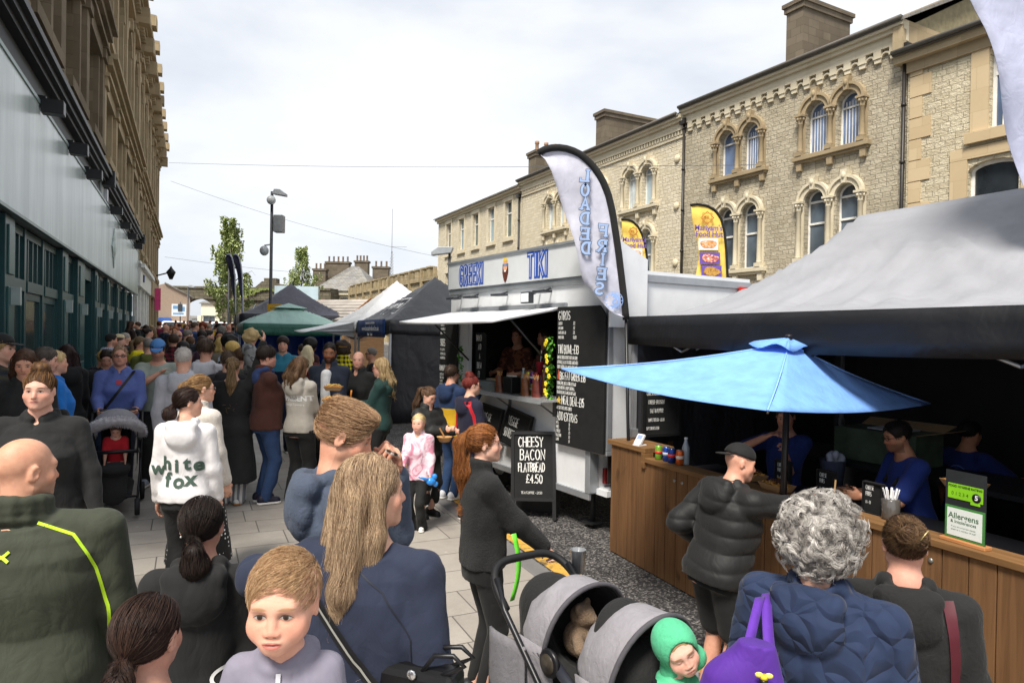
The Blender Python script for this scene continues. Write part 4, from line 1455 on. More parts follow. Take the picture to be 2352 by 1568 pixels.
def slate_mat():
 t = NT('slate_roof')
 o = t.obj()
 sx = t.n('ShaderNodeSeparateXYZ')
 t.l(o, sx.inputs[0])
 cb = t.n('ShaderNodeCombineXYZ')
 t.l(sx.outputs[0], cb.inputs[0])
 t.l(t.math('MULTIPLY', t.math('ADD', sx.outputs[1], sx.outputs[2]), 0.75), cb.inputs[1])
 br = t.n('ShaderNodeTexBrick')
 for k, h in (('Color1', '#8b8a88'), ('Color2', '#6d6a67'), ('Mortar', '#403e3c')):
  br.inputs[k].default_value = lin(h) + (1,)
 br.inputs['Scale'].default_value = 1
 br.inputs['Brick Width'].default_value = 0.42
 br.inputs['Row Height'].default_value = 0.26
 br.inputs['Mortar Size'].default_value = 0.012
 t.l(cb.outputs[0], br.inputs['Vector'])
 n = t.noise(o, 1.2, 6, 0.65)
 col = t.mix(t.math('MULTIPLY', t.ramp(n, [(0.42, 0.0), (0.7, 1.0)]), 0.6), br.outputs['Color'], lin('#8f8a7c'))
 return t.done(col, 0.7, 0, 0.3, t.bump(br.outputs['Fac'], -0.6, 0.03))
SLATE = slate_mat()
def window(parent, poly, x0, x1, z0, zs, ztop, y, tint='#39424c', bars=(), arched=True, name='window', fr=0.06, blinds=0, frm=None):
 """sash frame following the opening, with a pane and glazing bars"""
 mb = MB()
 if arched:
  rise = ztop - zs
  inner = arch(x0 + fr, x1 - fr, z0 + fr, zs, 10, rise - fr)
  outer = arch(x0, x1, z0, zs, 10, rise)
 else:
  outer = [(x0, z0), (x1, z0), (x1, ztop), (x0, ztop)]
  inner = [(x0 + fr, z0 + fr), (x1 - fr, z0 + fr), (x1 - fr, ztop - fr), (x0 + fr, ztop - fr)]
 plate(mb, outer, [inner], y, y + 0.06)
 for zb, h in bars:
  mb.bx(x0 + fr * 0.8, x1 - fr * 0.8, y - 0.012, y + 0.05, zb - h / 2, zb + h / 2)
 if blinds:
  for i in range(1, blinds):
   xx = x0 + fr + (x1 - x0 - 2 * fr) * i / blinds
   mb.bx(xx - 0.012, xx + 0.012, y + 0.01, y + 0.035, z0 + fr, zs + (bars[0][0] - zs) * 0 + 0.1)
 w = mb.build(name, frm or SASH, parent)
 g = MB()
 plate(g, inner, [], y + 0.03, y + 0.04)
 g.build('pane', glass(tint), w)
 return w
def half_ring(mb, x0, x1, zs, w, y0, y1, n=14, rise=None, mat=0):
 """moulding round the head of an arch"""
 cx, r = (x0 + x1) / 2, (x1 - x0) / 2
 rs = r if rise is None else rise
 ou = [(cx + (r + w) * math.cos(math.pi * k / n), zs + (rs + w) * math.sin(math.pi * k / n)) for k in range(n + 1)]
 inn = [(cx + r * math.cos(math.pi * k / n), zs + rs * math.sin(math.pi * k / n)) for k in range(n + 1)]
 for k in range(n):
  mb.prism([inn[k], ou[k], ou[k + 1], inn[k + 1]][::-1], y0, y1, mat)
def column(mb, x, y, z0, z1, r):
 mb.bx(x - r * 1.5, x + r * 1.5, y - r * 1.5, y + r * 1.5, z0, z0 + 0.14)
 mb.lathe([(r * 1.35, z0 + 0.14), (r * 1.1, z0 + 0.2), (r, z0 + 0.26), (r * 0.92, z1 - 0.3), (r * 1.15, z1 - 0.28), (r * 0.95, z1 - 0.25), (r * 1.3, z1 - 0.14), (r * 1.7, z1 - 0.04)], (x, y, 0), 12)
 for k in range(7):
  t = 2 * math.pi * k / 7
  mb.ball((x + r * 1.35 * math.cos(t), y + r * 1.35 * math.sin(t), z1 - 0.12), (r * 0.55, r * 0.55, 0.06), 6, 4)
 mb.bx(x - r * 1.8, x + r * 1.8, y - r * 1.8, y + r * 1.8, z1 - 0.04, z1 + 0.03)
def facade_frame(x, y, ang):
 return (x, y, 0), ang
# --- right hand terrace.  A: paired round arches; B: pale stone; C: plain flats; D: nearest, tall mullioned windows
def wall_box(root, x0, x1, z0, z1, holes, m, depth=9.0, name='wall'):
 mb = MB()
 plate(mb, [(x0, z0), (x1, z0), (x1, z1), (x0, z1)], holes, 0.0, 0.32)
 mb.bx(x0, x0 + 0.3, 0.322, depth, z0, z1)
 mb.bx(x1 - 0.3, x1, 0.322, depth, z0, z1)
 mb.bx(x0 + 0.302, x1 - 0.302, depth - 0.3, depth, z0, z1)
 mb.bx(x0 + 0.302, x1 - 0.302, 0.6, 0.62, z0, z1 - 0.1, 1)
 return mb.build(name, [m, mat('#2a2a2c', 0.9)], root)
def pitched(root, x0, x1, ze, depth, rise, over=0.35):
 mb = MB()
 y0, y1, ym = -over, depth, depth * 0.5
 mb.add([(x0, y0, ze), (x1, y0, ze), (x1, ym, ze + rise), (x0, ym, ze + rise), (x0, y1, ze), (x1, y1, ze),
   (x0, y0, ze - 0.08), (x1, y0, ze - 0.08), (x1, ym, ze + rise - 0.1), (x0, ym, ze + rise - 0.1), (x0, y1, ze - 0.08), (x1, y1, ze - 0.08)],
  [(0, 1, 2, 3), (3, 2, 5, 4), (7, 6, 9, 8), (8, 9, 10, 11), (0, 6, 7, 1), (4, 5, 11, 10), (0, 3, 9, 6), (3, 4, 10, 9), (1, 7, 8, 2), (2, 8, 11, 5)])
 r = mb.build('roof', SLATE, root)
 b = MB()
 b.tube([(x0, ym, ze + rise + 0.02), (x1, ym, ze + rise + 0.02)], 0.1, 8)
 b.build('ridge_tile', mat('#7d7466', 0.8), r)
 return r
def gables(root, x0, x1, ze, depth, rise, m):
 for x in (x0, x1 - 0.3):
  mb = MB()
  mb.add([(x, 0.33, ze - 0.01), (x, depth - 0.31, ze - 0.01), (x, depth / 2, ze + rise - 0.15), (x + 0.3, 0.33, ze - 0.01), (x + 0.3, depth - 0.31, ze - 0.01), (x + 0.3, depth / 2, ze + rise - 0.15)],
   [(0, 2, 1), (3, 4, 5), (0, 1, 4, 3), (1, 2, 5, 4), (2, 0, 3, 5)])
  mb.build('gable', m, root)
def chimney(root, x0, x1, y0, y1, z0, z1, m, pots=0):
 mb = MB()
 mb.bx(x0, x1, y0, y1, z0, z1 - 0.35)
 mb.bx(x0 - 0.07, x1 + 0.07, y0 - 0.07, y1 + 0.07, z1 - 0.348, z1 - 0.15)
 mb.bx(x0 - 0.13, x1 + 0.13, y0 - 0.13, y1 + 0.13, z1 - 0.148, z1)
 c = mb.build('chimney', m, root)
 for i in range(pots):
  k = MB()
  yy = y0 + (y1 - y0) * (i + 0.5) / pots
  k.lathe([(0.15, z1), (0.12, z1 + 0.15), (0.11, z1 + 0.5), (0.15, z1 + 0.55), (0.14, z1 + 0.7), (0.09, z1 + 0.7)], ((x0 + x1) / 2, yy, 0), 10)
  k.build('chimney_pot', mat('#9a7a62', 0.8), c)
 return c
def gutter(root, x0, x1, y, z):
 mb = MB()
 mb.tube([(x0, y, z), (x1, y, z)], 0.07, 8)
 mb.bx(x0, x1, y + 0.02, y + 0.1, z - 0.1, z + 0.05)
 mb.build('gutter', mat('#5a5650', 0.6), root)
def downpipe(root, x, z0, z1, y=-0.1, swan=None):
 mb = MB()
 mb.tube([(x, y, z0), (x, y, z1)], 0.055, 8)
 for z in np.arange(z0 + 0.6, z1, 1.7):
  mb.tube([(x, y, z), (x, y, z + 0.09)], 0.075, 8)
 mb.bx(x - 0.15, x + 0.15, y - 0.13, y + 0.09, z1, z1 + 0.24)
 mb.build('drainpipe', PIPE, root)
def dentils(mb, x0, x1, z0, z1, step, w, d):
 n = int((x1 - x0) / step)
 for i in range(n):
  x = x0 + (i + 0.5) * (x1 - x0) / n
  mb.bx(x - w / 2, x + w / 2, -d, 0.0, z0, z1)
def romanesque(root, width, z_off, pairs, eave, m, up, low, corbels, dress, keyed=True, tints=('#66799a', '#596570'), orn=None, arch_low=True, gap=0.40, lw=0.78):  # pane tints are lightened to paint in reflected sky
 """a front with paired arched windows on two floors"""
 holes, jobs = [], []
 for cx in pairs:
  for lvl, (zs, zspr, ztop) in enumerate((up, low)):
   for sg in (-1, 1):
    a = cx + sg * (gap / 2 + lw / 2) - lw / 2
    b = a + lw
    rise = ztop - zspr
    holes.append(arch(a, b, zs, zspr, 10, rise))
    jobs.append((lvl, a, b, zs, zspr, ztop))
 shop = [(0.35, 0.2), (width - 0.35, 0.2), (width - 0.35, 3.3), (0.35, 3.3)]
 wall_box(root, 0, width, 0, eave, holes + [shop], m)
 orn = orn or dress
 for i, (lvl, a, b, zs, zspr, ztop) in enumerate(jobs):
  window(root, None, a, b, zs, zspr, ztop, 0.2, tints[lvl], ((zspr - 0.1, 0.06),) if lvl == 0 else ((zspr - 0.02, 0.07), (zspr - 0.75, 0.07)), blinds=6 if lvl == 0 and i % 3 else 0)
 for cx in pairs:
  for lvl, (zs, zspr, ztop) in enumerate((up, low)):
   rise = ztop - zspr
   mb = MB()
   xs = cx - gap / 2 - lw, cx + gap / 2 + lw
   for sg in (-1, 1):
    a = cx + sg * (gap / 2 + lw / 2) - lw / 2
    half_ring(mb, a, a + lw, zspr, 0.16, -0.10, 0.02, 14, rise)
    half_ring(mb, a - 0.16, a + lw + 0.16, zspr, 0.09, -0.16, 0.0, 14, rise + 0.16)
    k = a + lw / 2
    mb.prism([(k - 0.07, ztop - 0.02), (k + 0.07, ztop - 0.02), (k + 0.12, ztop + 0.42), (k - 0.12, ztop + 0.42)], -0.2, 0.0)
    mb.ball((k, -0.2, ztop + 0.22), (0.07, 0.06, 0.12), 6, 5)
   mb.build('arch_moulding', dress if lvl else orn, root)
   cb = MB()
   for x in (xs[0] - 0.16, cx, xs[1] + 0.16):
    cb.bx(x - 0.13, x + 0.13, -0.02, 0.14, zs, zspr)
    column(cb, x, -0.11, zs + 0.002, zspr + 0.0, 0.085)
   cb.build('window_column', orn if lvl == 0 else dress, root)
   sl = MB()
   sl.bx(xs[0] - 0.42, xs[1] + 0.42, -0.22, 0.12, zs - 0.16, zs - 0.001)
   sl.bx(xs[0] - 0.36, xs[1] + 0.36, -0.15, 0.0, zs - 0.24, zs - 0.161)
   for x in (xs[0] - 0.2, cx, xs[1] + 0.2):
    sl.prism([(x - 0.09, zs - 0.5), (x + 0.09, zs - 0.5), (x + 0.11, zs - 0.242), (x - 0.11, zs - 0.242)], -0.14, 0.0)
   sl.build('window_sill', orn if lvl == 0 else dress, root, bevel=0.015)
 c = MB()
 c.bx(-0.05, width + 0.05, -0.12, 0.0, eave - 0.62, eave - 0.3)
 c.bx(-0.05, width + 0.05, -0.24, 0.0, eave - 0.298, eave - 0.18)
 c.bx(-0.05, width + 0.05, -0.34, 0.0, eave - 0.178, eave - 0.03)
 if corbels:
  dentils(c, 0.1, width - 0.1, eave - 0.86, eave - 0.622, 0.5, 0.24, 0.12)
  n = int((width - 0.2) / 0.5)
  for i in range(n):
   x = 0.1 + (i + 0.5) * (width - 0.2) / n
   c.prism([(x - 0.1, eave - 0.99), (x + 0.1, eave - 0.99), (x + 0.12, eave - 0.862), (x - 0.12, eave - 0.862)], -0.09, 0)
   if i < n - 1:
    half_ring(c, x + 0.14, x + 0.36, eave - 0.86, 0.05, -0.09, 0.0, 6)
 else:
  dentils(c, 0.05, width - 0.05, eave - 0.8, eave - 0.622, 0.19, 0.1, 0.09)
  c.bx(-0.05, width + 0.05, -0.06, 0.0, eave - 0.93, eave - 0.82)
 c.build('cornice', dress, root)
 # shop front on the ground floor
 sh = MB()
 sh.bx(0.35, width - 0.35, 0.05, 0.15, 2.75, 3.3)
 sh.bx(0.2, width - 0.2, -0.3, 0.0, 3.31, 3.55)
 n = 4
 for i in range(n + 1):
  x = 0.4 + (width - 0.8) * i / n
  sh.bx(x - 0.05, x + 0.05, 0.08, 0.16, 0.2, 2.748)
 s = sh.build('shopfront', mat('#d8d2c4', 0.5), root)
 g = MB()
 g.bx(0.36, width - 0.36, 0.17, 0.18, 0.2, 3.2)
 g.build('pane', glass('#2c3238'), s)
GZB = 0.5                                        # street level at the far side
aA = math.atan2(-.8763, .4818)
# building A starts at t = 6.4 (left) and runs 9.36 m to the right
A0 = (10.18 - .4818 * 6.4, 23 + .8763 * 6.4)
bA = thing('terrace_building', 'soot-stained stone building with corbel table and paired round-arched windows on two floors', 'building', (A0[0], A0[1], 0), aA)
zc = CAMZ
romanesque(bA, 9.36, 0, (2.94, 6.9), zc + 9.56, STONE_A, (zc + 6.3, zc + 7.68, zc + 8.07), (zc + 2.66, zc + 4.72, zc + 5.1), True, DRESS, orn=DRESS_W)
pitched(bA, 0, 9.6, zc + 9.56, 9, 2.3, 0.38)
gables(bA, 0, 9.36, zc + 9.56, 9, 2.3, mat('#8d8468', 0.9, vary=0.2, dirt=0.3))
gutter(bA, -0.02, 9.42, -0.42, zc + 9.57)
chimney(bA, 3.75, 4.5, 1.5, 4.2, zc + 9.7, zc + 12.7, STONE_S)
downpipe(bA, 0.02, 0, zc + 8.9)
downpipe(bA, 9.36, 0, zc + 8.6)
# building B
dB = Vector((-.453, .8915))
B0 = (A0[0] + dB.x * 14.56, A0[1] + dB.y * 14.56)
aB = math.atan2(-dB.y, -dB.x)
bB = thing('terrace_building', 'long pale honey stone building with dentilled cornice and paired arched windows', 'building', (B0[0], B0[1], 0), aB)
romanesque(bB, 14.55, 0, (4.0, 7.75, 11.5), zc + 9.36, STONE_B, (zc + 5.95, zc + 7.5, zc + 7.78), (zc + 2.6, zc + 4.5, zc + 4.9), False, DRESS, tints=('#a5b6be', '#8493a0'), gap=0.44, lw=0.8)
pitched(bB, -0.1, 14.5, zc + 9.36, 9, 2.1, 0.38)
gables(bB, 0, 14.55, zc + 9.36, 9, 2.1, STONE_B)
gutter(bB, -0.1, 14.4, -0.42, zc + 9.37)
chimney(bB, 6.2, 7.0, 1.1, 4.4, zc + 9.6, zc + 11.9, STONE_S)
for z in (8.6, 6.6, 4.2, 2.2):
 k = MB()
 k.lathe([(0.13, -0.08), (0.16, -0.05), (0.16, 0.0)], (14.1, 0, zc + z - 1.0), 12, 0, 'y')
 k.build('tie_plate', mat('#d8ccae', 0.7), bB)
# building C, lower flats
dC = Vector((-.447, .894))
C0 = (B0[0] + dC.x * 14.6, B0[1] + dC.y * 14.6)
aC = math.atan2(-dC.y, -dC.x)
bC = thing('terrace_building', 'plain pale stone block with a row of five tall sash windows at the far end', 'building', (C0[0], C0[1], 0), aC)
hol = [[(x - 0.5, z0), (x + 0.5, z0), (x + 0.5, z0 + 2.3), (x - 0.5, z0 + 2.3)] for x in (2.3, 4.9, 7.5, 10.1, 12.7) for z0 in (zc + 6.2, zc + 2.4)]
wall_box(bC, 0, 14.55, 0, zc + 9.14, hol, STONE_B)
for i, x in enumerate((2.3, 4.9, 7.5, 10.1, 12.7)):
 for z0 in (zc + 6.2, zc + 2.4):
  window(bC, None, x - 0.5, x + 0.5, z0, z0 + 2, z0 + 2.3, 0.16, '#7f929c' if i % 2 else '#5d6a66', ((z0 + 1.55, 0.08),), False)
  sl = MB()
  sl.bx(x - 0.72, x + 0.72, -0.14, 0.1, z0 - 0.26, z0 - 0.001)
  sl.bx(x - 0.72, x - 0.502, -0.05, 0.1, z0, z0 + 2.3)
  sl.bx(x + 0.502, x + 0.72, -0.05, 0.1, z0, z0 + 2.3)
  sl.bx(x - 0.72, x + 0.72, -0.07, 0.1, z0 + 2.301, z0 + 2.55)
  sl.build('window_surround', DRESS, bC)
c = MB()
c.bx(-0.1, 14.5, -0.12, 0, zc + 8.78, zc + 8.95)
c.bx(-0.1, 14.5, -0.3, 0, zc + 8.952, zc + 9.14)
c.build('cornice', DRESS, bC)
pitched(bC, -0.2, 14.55, zc + 9.14, 9, 2.2, 0.4)
downpipe(bC, 14.3, 0, zc + 8.4)
chimney(bC, 12.6, 13.6, 1.4, 3.4, zc + 9.3, zc + 11.7, STONE_S, 3)
# building D, nearest on the right, lower eave
D0 = (A0[0] + .4818 * 9.4, A0[1] - .8763 * 9.4)
bD = thing('terrace_building', 'yellow rock-faced stone building with wide mullioned white windows behind the grey canopy', 'building', (D0[0], D0[1], 0), aA)
eD = zc + 8.55
hol, jobs = [], []
for (x0, x1, z0, z1) in ((2.25, 3.25, zc + 5.75, zc + 8.0), (3.6, 4.6, zc + 5.75, zc + 8.0), (1.75, 3.0, zc + 2.4, zc + 4.95), (3.5, 4.75, zc + 2.4, zc + 4.95)):
 hol.append(arch(x0, x1, z0, z1 - 0.25, 8, 0.25))
 jobs.append((x0, x1, z0, z1))
wall_box(bD, 0.02, 9, 0, eD, hol, STONE_D)
for i, (x0, x1, z0, z1) in enumerate(jobs):
 window(bD, None, x0, x1, z0, z1 - 0.25, z1, 0.18, '#4e5f78' if i < 2 else '#30373d', ((z1 - 0.75, 0.09),) if i < 2 else ((z1 - 1.25, 0.1), (z1 - 1.85, 0.1)), fr=0.09, blinds=5 if i < 2 else 0)
sl = MB()
for (x0, x1, z0, z1) in ((2.25, 4.6, zc + 5.75, zc + 8.0), (1.75, 4.75, zc + 2.4, zc + 4.95)):
 sl.bx(x0 - 0.45, x0 - 0.001, -0.06, 0.1, z0, z1 + 0.1)
 sl.bx(x1 + 0.001, x1 + 0.45, -0.06, 0.1, z0, z1 + 0.1)
 sl.bx(x0 - 0.45, x1 + 0.45, -0.065, 0.1, z1 + 0.101, z1 + 0.4)
 sl.bx(x0 - 0.55, x1 + 0.55, -0.16, 0.1, z0 - 0.3, z0 - 0.001)
 sl.bx((x0 + x1) / 2 - 0.17, (x0 + x1) / 2 + 0.17, -0.07, 0.1, z0, z1 + 0.1)
sl.build('window_surround', stone('dd', '#d2bd9a', '#c0aa86', '#a89474', 0.9, 0.6, 0.1, 0.1, 0.004), bD)
q = MB()
for i in range(int(eD / 0.62)):
 w = 0.62 if i % 2 else 0.36
 q.bx(0.1, 0.1 + w, -0.035, 0.0, i * 0.62 + 0.01, i * 0.62 + 0.6)
q.build('quoin_stone', stone('dd', '', '', ''), bD)
c = MB()
c.bx(0.02, 9, -0.1, 0, eD - 0.6, eD - 0.3)
c.bx(-0.25, 9, -0.3, 0, eD - 0.298, eD)
c.build('cornice', DRESS_W, bD)
pitched(bD, 0.0, 9, eD, 9, 2.2, 0.4)
gutter(bD, -0.25, 9, -0.42, eD + 0.02)
k = MB()
k.bx(-0.3, 0.0, -0.3, 4.4, eD + 0.1, eD + 1.0)
k.build('parapet_wall', DRESS_W, bD)
chimney(bD, 3.2, 4.1, 1.6, 3.6, eD + 0.4, eD + 3.0, STONE_S, 3)
# ------------------------------------------------------------------ left side: the green pub front and the stone buildings beyond
TEAL = mat('#1c4144', 0.35, vary=0.18, vscale=3)
TEAL2 = mat('#2e5252', 0.35, vary=0.18, vscale=3)
def fascia_mat():
 t = NT('weathered_fascia')
 o = t.obj()
 st = t.noise(t.map(o, (0.9, 1, 0.16)), 1.6, 6, 0.6)
 col = t.ramp(st, [(0.3, lin('#8a9796')), (0.62, lin('#bcc7c5'))])
 b = t.noise(t.map(o, (3.5, 1, 0.12)), 1.5, 4, 0.7)
 col = t.mix(t.math('MULTIPLY', t.ramp(b, [(0.56, 0.0), (0.72, 1.0)]), 0.35), col, lin('#5d6a69'))
 sx = t.n('ShaderNodeSeparateXYZ')
 t.l(o, sx.inputs[0])
 jn = t.math('LESS_THAN', t.math('FRACT', t.math('DIVIDE', sx.outputs[0], 2.44)), 0.006)
 col = t.mix(t.math('MULTIPLY', jn, 0.6), col, lin('#4a5453'))
 return t.done(col, 0.28, 0, 0.45, t.bump(st, 0.05, 0.03))
ox, oy = W(-2.4, 0)
pub = thing('pub_building', 'old pub with dark teal timber front, pale green fascia and sooty stone upper floors', 'building', (ox, oy, 0), R(25.28 + 90))
# x = distance along the street; y < 0 towards the street
PZ = 0.35                                        # the floor line follows the slope roughly
fa = MB()
fa.bx(5.0, 35.9, -0.22, 0.0, zc + 1.57, zc + 3.5)
fa.build('fascia', fascia_mat(), pub)
fe = MB()
fe.bx(5.0, 35.9, -0.24, -0.2, zc + 3.5, zc + 3.56)
fe.bx(5.0, 35.9, -0.25, -0.2, zc + 1.53, zc + 1.575)
fe.build('fascia_trim', mat('#7f8f8d', 0.4), pub)
bb = MB()
bb.bx(5.0, 21.85, -0.12, 0.0, zc + 3.562, zc + 4.02)
bb.bx(22.35, 35.9, -0.12, 0.0, zc + 3.562, zc + 4.02)
bb.build('black_band', mat('#3a3d40', 0.6, vary=0.2), pub)
bw = MB()
bw.bx(21.852, 22.348, -0.16, 0.0, zc + 3.562, zc + 4.02)
bw.build('pier', mat('#aab4b2', 0.6), pub)
al = MB()
al.bx(22.5, 22.75, -0.24, -0.122, zc + 3.62, zc + 3.95)
al.build('alarm_box', mat('#d9dde4', 0.4), pub)
bc = MB()
for i, (z0, z1, d) in enumerate(((4.02, 4.1, 0.26), (4.102, 4.2, 0.34), (4.202, 4.3, 0.42))):
 bc.bx(4.9, 36.1, -d, 0.0, zc + z0, zc + z1)
for x in (5.2, 21.9, 35.9):
 bc.bx(x, x + 0.35, -0.47, 0, zc + 3.95, zc + 4.36)
bc.build('black_cornice', mat('#232325', 0.5), pub)
# timber front
bays = []
x = 6.6
pat = [('p', .55), ('b', 1.15), ('b', 1.45), ('b', 1.45), ('p', .65), ('b', 1.35), ('p', 1.15), ('d', 1.95), ('p', .55), ('b', 1.2), ('b', 1.2), ('p', .5), ('b', 1.25), ('b', 1.25), ('p', .5), ('b', 1.3), ('b', 1.3), ('p', .5), ('b', 1.3), ('b', 1.3), ('p', .5)]
x = 11.25
seq = []
xx = 11.25
for kind, w in pat:
 seq.append((kind, xx, xx + w))
 xx += w
seq = [('b', 6.0, 7.3), ('b', 7.3, 8.6), ('p', 8.6, 9.2), ('b', 9.2, 10.2), ('b', 10.2, 11.25)] + seq
zt = zc + 1.53
back = MB()
for kind, a, b in seq:
 zb = gs(a)
 if kind == 'p':
  mb = MB()
  mb.bx(a, b, -0.14, 0.02, zb, zt)
  for (z0, z1) in ((zb + 0.35, zb + 1.05), (zb + 1.2, zc + 0.55), (zc + 0.72, zc + 1.4)):
   e = 0.1 * (b - a) / 0.5
   mb.bx(a + e, b - e, -0.165, -0.138, z0, z1, 1)
  mb.build('pilaster', [TEAL, TEAL2], pub, bevel=0.008)
  wl_ = MB()
  wl_.bx((a + b) / 2 - 0.05, (a + b) / 2 + 0.05, -0.27, -0.14, zc + 0.3, zc + 0.55)
  wl_.build('wall_light', mat('#9aa5a2', 0.35), pub)
 elif kind == 'b':
  mb = MB()
  mb.bx(a, a + 0.07, -0.06, 0.06, zb, zt)
  mb.bx(b - 0.07, b, -0.06, 0.06, zb, zt)
  mb.bx(a + 0.07, b - 0.07, -0.08, 0.06, zc + 0.55, zc + 0.72)
  mb.bx(a + 0.07, b - 0.07, -0.04, 0.06, zc + 1.4, zt)
  mb.bx(a + 0.07, b - 0.07, -0.03, 0.05, zb, zb + 0.55)
  mb.bx(a + 0.18, b - 0.18, -0.045, -0.028, zb + 0.12, zb + 0.45, 1)
  for i in range(1, 4):
   xm = a + (b - a) * i / 4
   mb.bx(xm - 0.03, xm + 0.03, -0.03, 0.04, zc + 0.72, zc + 1.4)
  xm = (a + b) / 2
  mb.bx(a + 0.07, a + 0.17, -0.035, 0.03, zb + 0.55, zc + 0.55)
  mb.bx(b - 0.17, b - 0.07, -0.035, 0.03, zb + 0.55, zc + 0.55)
  mb.bx(a + 0.17, b - 0.17, -0.035, 0.03, zc + 0.43, zc + 0.55)
  w = mb.build('window', [TEAL, TEAL2], pub)
  g = MB()
  g.bx(a + 0.06, b - 0.06, 0.0, 0.012, zb + 0.5, zt - 0.1)
  g.build('pane', glass('#33413f', 0.08), w)
 else:
  mb = MB()
  mb.bx(a, a + 0.12, -0.08, 0.4, zb, zt)
  mb.bx(b - 0.12, b, -0.08, 0.4, zb, zt)
  mb.bx(a + 0.12, b - 0.12, -0.06, 0.4, zc + 1.2, zt)
  mb.bx(a + 0.12, a + 0.2, 0.02, 0.95, zb, zc + 1.15)
  mb.bx(a + 0.201, a + 0.22, 0.15, 0.85, zb + 0.25, zc + 0.9, 1)
  dd = mb.build('doorway', [TEAL, TEAL2], pub)
  h = MB()
  h.tube([(a + 0.26, 0.8, zb + 0.9), (a + 0.26, 0.8, zb + 1.35)], 0.018, 6)
  h.build('handle', mat('#d9d4c8', 0.25, 0.8), dd)
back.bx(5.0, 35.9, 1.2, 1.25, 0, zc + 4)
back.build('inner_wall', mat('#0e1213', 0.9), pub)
for x in (13.0, 15.8, 18.2, 23.4, 26.6, 29.6, 33.0):
 l_ = MB()
 l_.bx(x - 0.11, x + 0.11, -0.55, -0.24, zc + 3.38, zc + 3.6)
 l_.bx(x - 0.03, x + 0.03, -0.3, -0.1, zc + 3.58, zc + 3.66)
 l_.build('fascia_lamp', mat('#1b1c1d', 0.4), pub, bevel=0.01)
em = MB()                                        # carved emblem on the fascia
for i in range(8):
 a0 = math.pi * i / 4
 B_ = Matrix.Translation((24.6, -0.222, zc + 2.5)) @ Matrix.Rotation(a0, 4, 'Y')
 em.prism([(-0.12, 0.0), (0.12, 0.0), (0.2, 0.3), (0.0, 0.62 if i % 2 == 0 else 0.42), (-0.2, 0.3)], -0.03, 0.0, 0, B_)
em.ball((24.6, -0.24, zc + 2.5), (0.26, 0.05, 0.26), 10, 6)
em.build('emblem', mat('#aebdb9', 0.5), pub)
